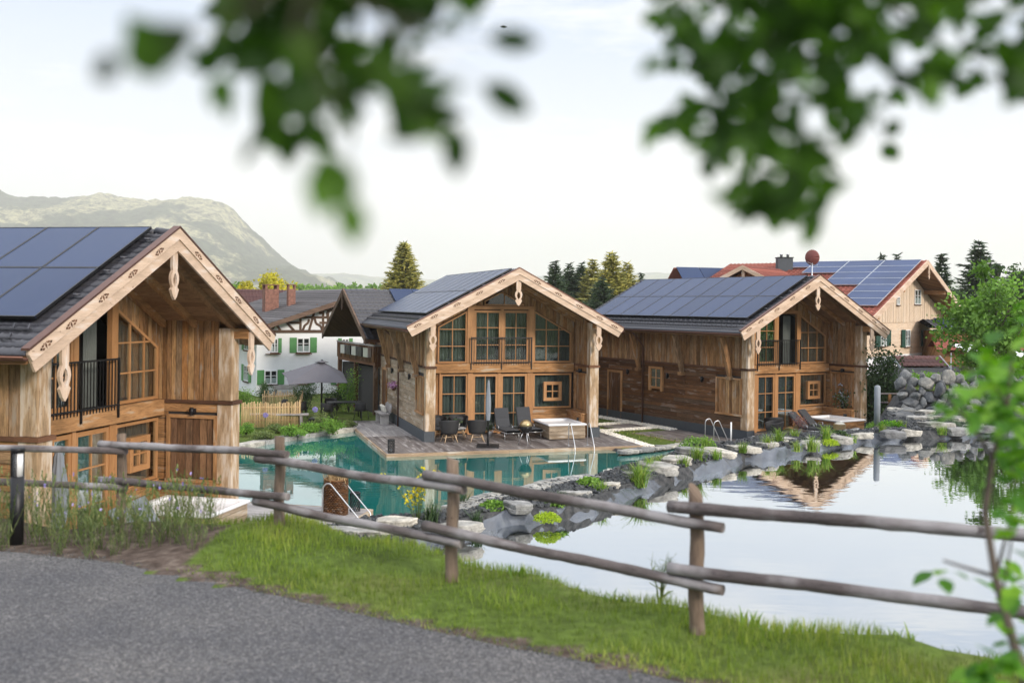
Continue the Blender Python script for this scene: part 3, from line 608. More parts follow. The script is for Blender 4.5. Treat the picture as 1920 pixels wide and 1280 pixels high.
# ------------------------------------------------------------------ furniture builders
def rotor(loc, rz): return loc, rz
def armchair(label, loc, rz, cushion=True):
    o = thing('armchair', label, 'armchair', loc, rz, 'black tub chairs on the decks')
    k = MB(); nu, nv = 28, 10
    def shell(u, v):  # open to +y... back towards -y
        a = -PI * .5 + (u - .5) * PI * 1.45; h = .42 + .34 * (math.cos((u - .5) * PI * 1.25) ** 1.2 if abs(u - .5) < .4 else 0) * 1.0
        h = .55 + .20 * max(0, math.cos((u - .5) * 2.3)); z = .34 + (h - .10) * v * .9; rr = .27 + .09 * v ** .7
        return (rr * math.cos(a) * 1.05, rr * math.sin(a) * .98, min(z, .34 + (h - .22) * v + .02))
    k.sheet(shell, nu, nv); k.build('shell', M['shell'], o, solid=.03)
    k = MB(); k.lathe([(.05, .30), (.25, .32), (.29, .37), (.27, .42), (.05, .43)], n=20); k.build('seat', M['cush'], o)
    for sx in (-1, 1):
        for sy in (-1, 1):
            k = MB(); k.tube([(sx * .16, sy * .15, .33), (sx * .27, sy * .25, 0)], [.022, .015], 8); k.build('leg', M['legwood'], o)
    k = MB()
    for sx in (-1, 1): k.tube([(sx * .215, -.20, .17), (sx * .215, .20, .17)], .013, 6)
    k.tube([(-.2, 0, .18), (.2, 0, .18)], .013, 6); k.build('stretcher', M['legwood'], o)
    if cushion:
        k = MB(); k.M = Matrix.Translation((0, -.14, .60)) @ Matrix.Rotation(-.25, 4, 'X')
        k.sheet(lambda u, v: ((u - .5) * .44, .075 * math.sin(PI * u) ** .5 * math.sin(PI * v) ** .5, (v - .5) * .40), 8, 8); k.sheet(lambda u, v: ((u - .5) * .44, -.075 * math.sin(PI * u) ** .5 * math.sin(PI * v) ** .5, (v - .5) * .40), 8, 8)
        k.build('cushion', M['cush'], o)
    return o
def lounger(label, loc, rz, back=.95, grp='sun loungers on the decks'):
    """foot towards -y, head +y"""
    o = thing('sun_lounger', label, 'sun lounger', loc, rz, grp)
    k = MB()
    for sx in (-.30, .30): k.tube([(sx, -.95, .30), (sx, .95, .30)], .018, 8)
    for yy in (-.95, .0, .95): k.tube([(-.30, yy, .30), (.30, yy, .30)], .015, 8)
    for sx in (-.30, .30): k.tube([(sx, .25, .31), (sx, .12, .50), (sx, -.05, .50), (sx, -.1, .31)], .013, 8)
    k.build('frame', M['chrome'], o)
    for sx in (-.30, .30):
        for yy in (-.78, .62):
            k = MB(); k.tube([(sx, yy, .30), (sx, yy - .03, 0)], .016, 8); k.build('leg', M['chrome'], o)
    def pad(pts, w):
        k = MB()
        for (p0, p1) in zip(pts[:-1], pts[1:]):
            d = (Vector((0, p1[0] - p0[0], p1[1] - p0[1]))).normalized(); nrm = Vector((0, -d.z, d.y)) * .06
            def fn(u, v):
                a = Vector((0, p0[0] + (p1[0] - p0[0]) * u, p0[1] + (p1[1] - p0[1]) * u)); ang = v * 2 * PI
                cx = w * (abs(math.cos(ang)) ** .25) * (1 if math.cos(ang) >= 0 else -1); cy = (abs(math.sin(ang)) ** .6) * (1 if math.sin(ang) >= 0 else -1)
                e = .75 + .25 * (math.sin(PI * min(1, max(0, u))) ** .25); q = a + nrm * (cy * e + 1); return (cx * (.98 + .02 * e), q.y, q.z)
            k.sheet(fn, 8, 24)
        return k
    x = .75
    pad([(-.98, .30), (-.35, .31), (.25, .32)], .31).build('seat_pad', M['cush'], o)
    th = back; p0 = (.26, .33); p1 = (.26 + .42 * math.cos(th), .33 + .42 * math.sin(th)); p2 = (.26 + .86 * math.cos(th), .33 + .86 * math.sin(th))
    pad([p0, p1, p2], .31).build('back_pad', M['cush'], o)
    return o
def hot_tub(idx, label, x0, x1, y0, y1, h=.62, clad='barn_pale'):
    o = thing('hot_tub', label, 'hot tub', LC(idx, x0, y0), ROT[idx], 'wood clad hot tubs'); w_, d_ = x1 - x0, y1 - y0
    k = MB(); hboards(k, 'y', .05, .03, .04, w_ - .04, .04, h - .06, -1, lmin=.7, lmax=1.6); hboards(k, 'x', .05, .03, .04, d_ - .04, .04, h - .06, -1, lmin=.7, lmax=1.6); hboards(k, 'x', w_ - .05, .03, .04, d_ - .04, .04, h - .06, 1); hboards(k, 'y', d_ - .05, .03, .04, w_ - .04, .04, h - .06, 1)
    k.box(.05, w_ - .05, .05, .08, .02, h - .07, 0); k.build('cladding', M[clad], o)
    k = MB()
    def ring(e, z): return [(e, e, z), (w_ - e, e, z), (w_ - e, d_ - e, z), (e, d_ - e, z)]
    lv = [ring(-.02, h - .06), ring(-.03, h - .0), ring(.02, h + .02), ring(.13, h + .01), ring(.18, h - .10), ring(.3, h - .4)]
    vs = [p for l in lv for p in l]; fs = []
    for i in range(len(lv) - 1):
        for j in range(4): a = i * 4 + j; b = i * 4 + (j + 1) % 4; fs.append([a, b, b + 4, a + 4])
    fs.append([20, 21, 22, 23]); fs.append([3, 2, 1, 0]); k.add(vs, fs); k.build('tub_shell', M['white'], o, bevel=.02)
    return o
def pool_ladder(label, loc, rz, gap=.78, depth=.75, h=.9, rungs=True, single=False, foot=.55):
    o = thing('pool_ladder', label, 'pool ladder', loc, rz, 'steel pool ladders')
    for sx in ((0,) if single else (0, gap)):
        k = MB(); pts = [(sx, foot, 0), (sx, foot, h * .8)] + [(sx, foot - .16 + .16 * math.cos(a), h * .8 + .16 * math.sin(a)) for a in np.linspace(.3, 2.0, 6)] + [(sx, -.10, .12), (sx, -.16, -.1), (sx, -.18, -depth)]
        k.tube(pts, .018, 8); k.build('rail', M['chrome'], o)
        k = MB(); k.lathe([(.05, 0), (.05, .012), (.03, .02)], (sx, foot, 0), 12); k.build('foot_plate', M['chrome'], o)
    if rungs and not single:
        k = MB()
        for z in (-.3, -.55): k.box(.0, gap, -.21, -.14, z, z + .03, 0)
        k.build('step', M['chrome'], o)
    return o
def lantern(label, loc, h=.48, r=.12):
    o = thing('lantern', label, 'lantern', loc, 0, 'openwork metal lanterns'); k = MB(); n = 14
    for i in range(n):
        for s_ in (-1, 1):
            pts = [(r * math.cos(2 * PI * (i / n + s_ * t * .28)), r * math.sin(2 * PI * (i / n + s_ * t * .28)), .02 + (h - .04) * t) for t in np.linspace(0, 1, 8)]; k.tube(pts, .007, 4, cap=False)
    for z in (.0, h - .03): k.lathe([(r + .008, z), (r + .008, z + .03), (r - .01, z + .03), (r - .01, z)], n=20)
    k.build('lattice', M['black'], o); k = MB(); k.lathe([(r * .95, 0), (r * .95, .012)], n=16); k.lathe([(.035, .012), (.035, .14), (.003, .15)], n=10); k.build('base_and_candle', M['canvas_l'], o); return o
def closed_parasol(label, loc, h=2.62, r=.12, base=True, mat='canvas_l', z0=1.0):
    o = thing('closed_parasol', label, 'parasol', loc, 0, 'furled parasols'); k = MB(); k.tube([(0, 0, 0), (0, 0, h)], .026, 10); k.build('pole', M['black'], o)
    k = MB(); nv = 32
    k.sheet(lambda u, v: ((r * (.55 + .5 * math.sin(PI * min(1, u * 1.15 + .1))) * (1 + .14 * math.sin(v * 2 * PI * 8)) * (1 - .75 * max(0, u - .85) / .15)) * math.cos(2 * PI * v), (r * (.55 + .5 * math.sin(PI * min(1, u * 1.15 + .1))) * (1 + .14 * math.sin(v * 2 * PI * 8)) * (1 - .75 * max(0, u - .85) / .15)) * math.sin(2 * PI * v), z0 + (h - z0) * u), 14, nv)
    k.build('canopy', M[mat], o)
    if base: k = MB(); k.box(-.42, .42, -.42, .42, 0, .05, 0); k.lathe([(.05, .05), (.05, .35), (.035, .36)], n=12); k.build('base', M['black'], o, bevel=.01)
    return o
# middle chalet terrace
b = LC
r2 = ROT[2]
armchair('left of the two black tub chairs with pale legs, backs to the pool', b(2, .92, -.15), r2 + .12, cushion=False)
armchair('right black tub chair with pale legs, beside the furled parasol foot', b(2, 2.02, -.25), r2 - .15, cushion=False)
armchair('black tub chair with a cushion against the left window, behind the front two chairs', b(2, .75, 1.15), r2 + PI + .3)
armchair('grey cushioned tub chair behind the small table, between the front two chairs', b(2, 1.65, 1.25), r2 + PI - .1)
o = thing('coffee_table', 'small pale-legged table between the black tub chairs of the middle chalet', 'table', b(2, 1.45, .5), r2)
k = MB(); k.lathe([(.30, .42), (.32, .435), (.32, .455), (.30, .46)], n=24); k.build('table_top', M['concrete'], o)
for a in (0, 1, 2): k = MB(); k.tube([(.12 * math.cos(a * 2.09), .12 * math.sin(a * 2.09), .42), (.26 * math.cos(a * 2.09), .26 * math.sin(a * 2.09), 0)], .018, 8); k.build('leg', M['legwood'], o)
def potted(label, loc, h=.35, grp=None, leaf='leaf_dark', pot='concrete'):
    o = thing('potted_plant', label, 'potted plant', loc, 0, grp); k = MB(); k.lathe([(.07, 0), (.10, .15), (.105, .18), (.09, .18), (.085, .14)], n=14); k.build('pot', M[pot], o)
    n = 90; p = RNG.normal(size=(n, 3)) * np.array([.09, .09, .08]) + np.array([0, 0, .18 + h * .4]); tv = [(-.02, 0, 0), (.02, 0, 0), (.012, .07, .01), (-.012, .07, .01)]
    v, f, g = scatter(tv, [(0, 1, 2, 3)], p, rnd_rot(n), np.ones((n, 3)) * RNG.uniform(.7, 1.5, (n, 1))); npmesh('foliage', v, f, M[leaf], g, o); return o
potted('small green potted plant on the round table between tub chairs', b(2, 1.42, .5, .46), .22)
potted('white pot plant standing on the deck behind the furled parasol', b(2, 3.0, 1.3), .4, pot='white')
closed_parasol('tall furled pale grey parasol on a black base before the middle chalet doors', b(2, 2.05, -1.72), r=.085)
lounger('left upright charcoal lounger in front of the middle chalet door', b(2, 3.42, .55), r2 + .06, 1.2)
lounger('right upright charcoal lounger beside the hot tub of the middle chalet', b(2, 4.42, .75), r2 + .06, 1.2)
o = thing('fire_bowl', 'black globe fire bowl with brass mesh dome on chrome tripod, before the loungers', 'fire bowl', b(2, 3.55, -1.75), r2)
k = MB(); k.lathe([(.02, .48), (.12, .50), (.20, .58), (.245, .70), (.25, .74)], n=28); k.build('bowl', M['black'], o)
k = MB(); k.lathe([(.245, .742), (.225, .84), (.17, .92), (.09, .975), (.01, .985)], n=28); k.build('dome', M['gold'], o)
for a in (.5, 2.6, 4.7): k = MB(); k.tube([(.10 * math.cos(a), .10 * math.sin(a), .52), (.30 * math.cos(a), .30 * math.sin(a), 0)], .014, 8); k.build('leg', M['chrome'], o)
hot_tub(2, 'white-rimmed wood clad hot tub at the right end of the middle chalet terrace', 4.92, 6.52, -.55, 1.45)
pool_ladder('steel pool ladder on the deck in front of the middle chalet hot tub', b(2, 5.15, -2.75), r2)
lantern('openwork lantern on the front left corner of the middle chalet deck', b(2, -1.80, -2.45))
# bench with towels at the side wall
o = thing('stone_bench', 'grey bench with side cheeks against the side wall of the middle chalet', 'bench', b(2, -.55, 6.6), r2 - PI / 2)
k = MB(); k.box(-.75, .75, -.22, .22, .42, .48, 0); k.build('seat', M['deck_pale'], o)
for sx in (-.62, .55): k = MB(); k.box(sx, sx + .08, -.18, .2, 0, .42, 2); k.build('side_cheek', M['concrete'], o)
k = MB(); k.M = Matrix.Translation((0, .24, .5)) @ Matrix.Rotation(-.15, 4, 'X'); k.prism([(-.7, 0), (.7, 0), (.74, .32), (.45, .42), (0, .38), (-.45, .42), (-.74, .32)], 0, .04, A=0); k.build('backrest', M['deck_pale'], o)
k = MB()
for i, xx in enumerate((-.55, -.25, .1)): k.M = Matrix.Translation((xx, .1, .62)) @ Matrix.Rotation(.3, 4, 'X'); k.box(-.11, .11, -.06, .06, -.14, .16, 2)
tag(k.build('folded_towels', M['towel'], None, bevel=.03), 'pale folded towels and cushions leaning on the bench at the side wall', 'towel', None); bpy.data.objects['folded_towels'].location = b(2, -.55, 6.6); bpy.data.objects['folded_towels'].rotation_euler = (0, 0, r2 - PI / 2)
o = thing('flower_basket', 'hanging pot of mauve flowers on the side wall of the middle chalet', 'flowers', b(2, -.02, 6.0, 1.62), r2)
k = MB(); k.lathe([(.07, -.12), (.13, .04), (.12, .06)], (-.12, 0, 0), 12); k.build('pot', M['darkwood'], o)
n = 160; p = RNG.normal(size=(n, 3)) * np.array([.09, .17, .07]) + np.array([-.16, 0, .12]); v, f, g = scatter([(-.03, 0, 0), (.03, 0, 0), (.03, .05, .01), (-.03, .05, .01)], [(0, 1, 2, 3)], p, rnd_rot(n), np.ones((n, 3))); npmesh('blossom', v, f, M['flower_p'], g, o)
# right chalet terrace
r3 = ROT[3]
lounger('left charcoal lounger with raised back on the right chalet terrace', b(3, 3.4, -.2), r3 + .25, .75)
lounger('right charcoal lounger with raised back beside the right chalet hot tub', b(3, 4.45, .25), r3 + .25, .8)
armchair('black tub chair nearest the corner column of the right chalet', b(3, .75, -.75), r3 + 1.2, cushion=False)
armchair('black tub chair behind the vase of dried flowers, right chalet', b(3, 1.85, .35), r3 - .4)
hot_tub(3, 'white-rimmed wood clad hot tub on the right chalet terrace beside the silver globe', 4.92, 6.52, -.55, 1.45, clad='barn_brown')
o = thing('wicker_basket', 'round wicker basket of rolled towels standing between the right loungers and the tub', 'basket', b(3, 4.35, -1.0, .25), 0)
def wicker(k, r, h, turns=9, n=36, z0=0):
    for i in range(turns):
        z = z0 + h * (i + .5) / turns; pts = [((r + .012 * math.sin(j * PI + i * PI)) * math.cos(2 * PI * j / n), (r + .012 * math.sin(j * PI + i * PI + .0)) * math.sin(2 * PI * j / n), z) for j in range(n + 1)]
        pts = [((r + (.010 if (j + i) % 2 else -.010)) * math.cos(2 * PI * j / n), (r + (.010 if (j + i) % 2 else -.010)) * math.sin(2 * PI * j / n), z) for j in range(n + 1)]; k.tube(pts, h / turns * .42, 5, cap=False)
    for j in range(n // 2): a = 4 * PI * j / n; k.tube([(r * math.cos(a), r * math.sin(a), z0), (r * math.cos(a), r * math.sin(a), z0 + h)], .007, 4)
k = MB(); wicker(k, .24, .34); k.lathe([(.22, 0), (.22, .02)]); k.build('weave', M['picket'], o)
k = MB(); k.lathe([(.22, .30), (.21, .36), (.12, .40), (.01, .41)], n=12); k.build('towels', M['towel'], o)
k = MB(); k.lathe([(.26, 0), (.26, .22), (.22, .25)], n=20); tag(k.build('side_table', M['concrete'], None), 'low round drum table under the wicker towel basket', 'table'); bpy.data.objects['side_table'].location = b(3, 4.35, -1.0, 0)
o = thing('dried_bouquet', 'pinkish dried flowers in a pale vase in front of the right chalet loungers', 'flowers', b(3, 1.75, -1.2, .0), 0)
k = MB(); k.lathe([(.08, 0), (.15, .2), (.12, .42), (.06, .5), (.07, .53)], n=16); k.build('vase', M['slab'], o)
n = 260; p = RNG.normal(size=(n, 3)) * np.array([.13, .13, .14]) + np.array([0, 0, .82]); v, f, g = scatter([(-.012, 0, 0), (.012, 0, 0), (.015, .05, .01), (-.015, .05, .01)], [(0, 1, 2, 3)], p, rnd_rot(n), np.ones((n, 3))); npmesh('blossom', v, f, M['flower_d'], g, o)
k = MB(); [k.tube([(0, 0, .45), (random.uniform(-.14, .14), random.uniform(-.14, .14), .85)], .005, 4) for i in range(12)]; k.build('stem', M['bark'], o)
k = MB(); k.lathe([(.08, 0), (.18, .03), (.245, .1), (.26, .2), (.245, .30), (.18, .39), (.08, .43), (.005, .44)], n=28); tag(k.build('garden_globe', M['chrome'], None), 'silver globe on the right chalet deck in front of the hot tub', 'garden globe'); bpy.data.objects['garden_globe'].location = b(3, 5.0, -1.35)
o = thing('flower_arrangement', 'tall arrangement of pale blue and red flowers on the parapet beside the right tub', 'flowers', b(3, W - .5, .9, .95), 0)
k = MB(); k.lathe([(.06, 0), (.11, .1), (.09, .22)], n=14); k.build('vase', M['black'], o)
n = 220; p = RNG.normal(size=(n, 3)) * np.array([.20, .20, .20]) + np.array([0, 0, .45]); v, f, g = scatter([(-.02, 0, 0), (.02, 0, 0), (.02, .09, .01), (-.02, .09, .01)], [(0, 1, 2, 3)], p, rnd_rot(n), np.ones((n, 3))); npmesh('foliage', v, f, M['leaf_dark'], g, o)
n = 60; p = RNG.normal(size=(n, 3)) * np.array([.17, .17, .22]) + np.array([0, 0, .55]); v, f, g = scatter([(-.025, 0, 0), (.025, 0, 0), (.025, .09, .01), (-.025, .09, .01)], [(0, 1, 2, 3)], p, rnd_rot(n), np.ones((n, 3))); npmesh('blossom', v, f, M['canvas_l'], g, o)
gl = G(1336, 833, 0); pool_ladder('steel pool ladder rising beside the dark deck left of the right chalet', Vector((gl.x + .55, gl.y - .1, 0)), PI / 2 + .3, gap=.7, h=1.0)
o = thing('shower_post', 'slim white post standing on the dark deck at the right chalet corner', 'post', G(1372, 833, 0), 0)
k = MB(); k.tube([(0, 0, 0), (0, 0, .88)], .032, 10); k.build('post', M['stonew'], o); k = MB(); k.lathe([(.07, 0), (.07, .02)], n=12); k.build('foot_plate', M['chrome'], o)
# near chalet terrace
r1 = ROT[1]
hot_tub(1, 'white-rimmed hot tub of the near left chalet, behind the tall grasses', 4.72, 6.55, -.65, 1.5, .66, 'barn_pale')
lounger('left grey-green lounger of the near chalet, half hidden by tall grasses', b(1, 3.2, -.1), r1 + .1, 1.0)
lounger('right grey-green lounger of the near chalet, next to its hot tub', b(1, 4.1, .0), r1 + .1, 1.0)
for o_ in [o for o in bpy.data.objects if o.parent and o.parent.get('label', '').count('grey-green') and o.name.split('.')[0] in ('seat_pad', 'back_pad')]: o_.data = o_.data.copy(); o_.data.materials[0] = M['canvas_l']
closed_parasol('furled grey parasol in front of the near chalet, behind the left fence rails', Vector((G(111, 1002, 0).x * 0 + Pt(111, 900, 19.5).x, 19.5, .0)), h=2.5, r=.17, base=True, z0=.9)
# tall basket, ladder and lantern at the corner of the near deck
bp = G(631, 966, 0); o = thing('wicker_basket', 'tall wicker basket of dry grass behind the steel handrail on the near deck', 'basket', bp, 0)
k = MB()
for i_ in range(20):
    for j_ in range(24):
        a0 = 2 * PI * (j_ + .5 * (i_ % 2)) / 24; a1 = a0 + 2 * PI / 24 * .94; z_ = .02 + i_ * .045; vs = []
        for t_ in (0, .5, 1):
            a_ = a0 + (a1 - a0) * t_; r_ = .285 + .022 * math.sin(PI * t_); vs += [(r_ * math.cos(a_), r_ * math.sin(a_), z_), ((r_ + .012) * math.cos(a_), (r_ + .012) * math.sin(a_), z_ + .019), (r_ * math.cos(a_), r_ * math.sin(a_), z_ + .038)]
        k.add(vs, [(0, 3, 4, 1), (1, 4, 5, 2), (3, 6, 7, 4), (4, 7, 8, 5)], 0)
k.lathe([(.275, 0), (.275, .86), (.26, .87)], n=24, r=0.0)
k.build('weave', M['barn_dark'], o); k = MB(); k.tube([(.295 * math.cos(a_), .295 * math.sin(a_), .92) for a_ in np.linspace(0, 2 * PI, 25)], .022, 6); k.build('rim', M['barn'], o)
k = MB(); k.sheet(lambda u, v: (.31 + .0 * u, 0, 0), 1, 1); 
k = MB(); k.tube([(-.20, 0, .9), (-.15, 0, 1.12), (0, 0, 1.2), (.15, 0, 1.12), (.20, 0, .9)], .02, 6); k.build('handle', M['legwood'], o)
n = 420; p = RNG.normal(size=(n, 3)) * np.array([.13, .13, .03]) + np.array([0, 0, .9]); rt = rotz_m(RNG.uniform(0, 6.28, n)); v, f, g = scatter([(-.006, 0, 0), (.006, 0, 0), (.004, .07, .14), (-.004, .07, .14)], [(0, 1, 2, 3)], p, rt, np.ones((n, 3)) * RNG.uniform(.6, 1.3, (n, 1))); npmesh('dry_grass', v, f, M['picket'], g, o)
lp = G(606, 973, 0); rz_l = PI / 2 - .35; pool_ladder('steel handrail ladder by the tall wicker basket on the near deck', Vector((lp.x + .9 * math.sin(rz_l), lp.y - .9 * math.cos(rz_l), 0)), rz_l, gap=.62, h=.92, foot=.9)
ll = G(667, 960, .0); lantern('openwork lantern at the water corner of the near chalet deck', Vector((ll.x, ll.y, 0)), .52, .13)
# ------------------------------------------------------------------ terrain
def sdist(px, py, poly):
    """signed distance to a closed polygon, positive inside (arrays)"""
    P_ = np.asarray(poly, float)[:, :2]; d2 = np.full(px.shape, 1e18); ins = np.zeros(px.shape, bool); n = len(P_)
    for i in range(n):
        ax, ay = P_[i]; bx, by = P_[(i + 1) % n]; ex, ey = bx - ax, by - ay
        t = np.clip(((px - ax) * ex + (py - ay) * ey) / (ex * ex + ey * ey + 1e-12), 0, 1); d2 = np.minimum(d2, (px - ax - t * ex) ** 2 + (py - ay - t * ey) ** 2)
        c = ((ay > py) != (by > py)) & (px < (bx - ax) * (py - ay) / (by - ay + 1e-12) + ax); ins ^= c
    return np.where(ins, 1, -1) * np.sqrt(d2)
CRX = [-40, -20, -12, -8, -4.9, -3.3, -2.1, -.45, 1.2, 1.9, 3.1, 6, 20, 60]; CRY = [13, 11.5, 10.6, 10.0, 9.45, 9.3, 9.3, 8.35, 6.85, 6.3, 5.85, 4.6, -2, -22]
def crest(x): return np.interp(x, CRX, CRY)
ZP = 3.25; ZB = 2.05; ZW = 1.84; ZL = -.12
pool_side = [(520, 1006), (600, 992), (687, 972), (780, 966), (859, 956), (921, 934), (984, 923), (1031, 906), (1109, 898), (1134, 887), (1196, 867), (1240, 857), (1305, 833), (1378, 829), (1433, 816), (1570, 810), (1634, 805), (1665, 796)]
HR = [G(a, b_, ZB) for a, b_ in pool_side]; HRP = [(p.x, p.y) for p in HR] + [(12.6, 33), (18.5, 47), (24, 62), (45, 64), (60, 30), (60, -30), (-4.2, -30), (-4.2, 9)]
liner_top = [(770, 1010), (835, 990), (865, 983), (912, 971), (965, 962), (1040, 959), (1100, 949), (1152, 928), (1207, 904), (1271, 887), (1335, 869), (1399, 852), (1463, 844), (1527, 833), (1612, 818), (1677, 812), (1783, 811), (1860, 806), (1960, 800)]
LT = [G(a, b_, 2.0) for a, b_ in liner_top]
PB = [(p.x, p.y) for p in LT] + [(26, 30), (26, 4), (12, 1), (6.6, 6.4), (3.1, 7.8), (1.9, 8.2), (.6, 9.2), (-.3, 10.2), (-.9, 11.6)]
MD = [Pt(1690, 760, 33.2), Pt(1760, 760, 32.6), Pt(1850, 760, 33), Pt(1990, 760, 34)]
MDP = [(p.x, p.y) for p in MD] + [(34, 38.5), (17.5, 37.2), (14.6, 36.8)]
POOL = [(-6.4, 26.1), (-13, 30), (-14.5, 40.0)] + [(p.x, p.y) for p in [G(455, 833, 0), G(560, 814, 0), G(655, 802, 0), G(700, 800, 0)]] + [(-2, 42), (2.6, 41)] + [(p.x, p.y) for p in [G(1171, 845, 0), G(1220, 838, 0), G(1300, 830, 0)]] + [(8.5, 30), (5, 18), (-1, 14.5), (-4.6, 15.5), (-5.5, 24)]
C3P = [(p.x, p.y) for p in (LC(3, -3, -3.2), LC(3, 9, -3.2), LC(3, 9, 14), LC(3, -3, 14))]
def height(x, y):
    d = y - crest(x); d = d * .8
    h0 = np.full(x.shape, -.07) + .15 * np.clip((y - 48) / 20, 0, 1)
    sp_ = sdist(x, y, POOL); h0 = np.where(sp_ > 0, np.maximum(-1.3, -.07 - sp_ * 3.0), h0)
    s1 = sdist(x, y, HRP); hb = ZB + np.minimum(0, s1 * 1.7); 
    s2 = sdist(x, y, PB); hb = np.where(s2 > 0, np.maximum(1.2, ZB - .12 - s2 * 2.6), hb)
    s3 = sdist(x, y, MDP); hb = np.where(s3 > -.6, np.maximum(hb, np.minimum(2.7 + .06 * np.clip(s3, 0, 4), 2.7 + s3 * 2.2)), hb)
    s4 = sdist(x, y, C3P); hb = np.where(s4 > -1.2, np.minimum(hb, np.where(s4 > 0, -.07, -.07 - s4 * 2.4)), hb)
    h = np.maximum(h0, hb)
    nrm = .045 * np.sin(x * 1.7 + y * .6) + .03 * np.sin(x * 4.1 - y * 2.3)
    hp = np.where(d < 0, ZP + .02 * np.sin(x * 2) * np.clip((d + 3) / 2, 0, 1), ZP - .62 * np.clip(d - .12, 0, 99) - .1 * np.clip(d, 0, .12))
    hp = hp + nrm * np.clip((d + 1.6) / 1.6, 0, 1)
    return np.maximum(h, hp)
def hz(x, y): return float(height(np.array([float(x)]), np.array([float(y)]))[0])
def axis(segs):
    out = [segs[0][0]]
    for (a, b_, st_) in segs: n_ = max(1, int(round((b_ - a) / st_))); out += list(a + (b_ - a) * (np.arange(1, n_ + 1) / n_))
    return np.array(out)
XS = axis([(-9000, -400, 1200), (-400, -60, 34), (-60, -16, 2), (-16, -6, .35), (-6, 16, .16), (16, 30, .5), (30, 60, 2), (60, 400, 34), (400, 9000, 1200)])
YS = axis([(-3000, -60, 600), (-60, -8, 4), (-8, 3, .7), (3, 34, .17), (34, 60, .6), (60, 130, 3), (130, 500, 30), (500, 12000, 1100)])
GX, GY = np.meshgrid(XS, YS); GH = height(GX, GY); nx_, ny_ = len(XS), len(YS)
PATH = [(-60, 17), (-25, 12.5), (-12, 10.4)] + [(p.x, p.y) for p in [G(a, b_, ZP) for a, b_ in [(-160, 1018), (0, 1035), (200, 1055), (340, 1078), (480, 1110), (700, 1160), (900, 1205), (1100, 1245), (1290, 1284), (1500, 1340)]]] + [(4.5, 3.0), (12, -3), (12, -14), (-60, -14)]
SOIL = [(p.x, p.y) for p in [G(-500, 1040, ZP), G(-160, 1018, ZP), G(0, 1035, ZP), G(200, 1055, ZP), G(345, 1078, ZP), G(385, 1035, ZP), G(425, 985, ZP), G(300, 960, ZP), G(0, 950, ZP), G(-500, 950, ZP)]]
sso = sdist(GX, GY, SOIL); spath = sdist(GX, GY, PATH); GH = np.where(spath > .15, GH - .03, GH)
edge_ = np.abs(spath + .05) < .13
berm = (sdist(GX, GY, HRP) > -2.5) & (sdist(GX, GY, HRP) < 6) & (GY > crest(GX) + 1.8) & (sdist(GX, GY, MDP) < .15)
kind = np.zeros(GX.shape); kind = np.where((sso > 0) | edge_, .33, kind); kind = np.where(berm | (sdist(GX, GY, POOL) > -.35) | (sdist(GX, GY, PB) > 0), .66, kind)
idx = np.arange(nx_ * ny_).reshape(ny_, nx_); fa = np.stack([idx[:-1, :-1], idx[:-1, 1:], idx[1:, 1:], idx[1:, :-1]], -1).reshape(-1, 4)
gg = np.stack([kind, GX * 0, GX * 0], -1).reshape(-1, 3)
q = NB('ground'); at = q.nd('Attribute', attribute_name='g'); sx_ = q.nd('SeparateXYZ'); q.cn(at.outputs['Vector'], sx_.inputs[0]); pos = q.pos()
n1 = q.noise(pos, .8, 6); n2 = q.noise(pos, 9, 5); n3 = q.noise(pos, .02, 5)
gr = q.ramp(n1, [(.3, (.055, .08, .016)), (.5, (.085, .125, .024)), (.7, (.13, .14, .045))]); gr = q.mix(1, gr, q.ramp(n2, [(.3, (.65,) * 3), (.7, (1.3,) * 3)]), 'MULTIPLY')
so_ = q.ramp(n2, [(.3, (.045, .032, .026)), (.55, (.10, .075, .062)), (.75, (.19, .155, .13))]); st_ = q.ramp(n2, [(.3, (.025, .027, .03)), (.7, (.09, .09, .092))])
c = q.mix(q.mr(sx_.outputs[0], .10, .22, 0, 1), gr, so_); c = q.mix(q.mr(sx_.outputs[0], .42, .55, 0, 1), c, st_)
q.cn(c, q.b.inputs['Base Color']); setp(q.b, .95, spec=.1); q.bump(n2, .8, .05); M['ground'] = q.m
gnd = npmesh('ground', np.stack([GX, GY, GH], -1).reshape(-1, 3), fa, M['ground'], gg, smooth=True); tag(gnd, 'ground of lawn, soil and gravel', None, kind='structure')
def flat_poly(name, pts, z, mat, **kw):
    import mathutils
    vs = [Vector((p[0], p[1], z)) for p in pts]; tri = mathutils.geometry.tessellate_polygon([vs]); 
    me = bpy.data.meshes.new(name); me.from_pydata([tuple(v) for v in vs], [], [tuple(t) for t in tri]); me.materials.append(mat); me.update()
    if sum(p.normal.z for p in me.polygons) < 0: me.flip_normals()
    o = bpy.data.objects.new(name, me); COL.objects.link(o); return tag(o, **kw)
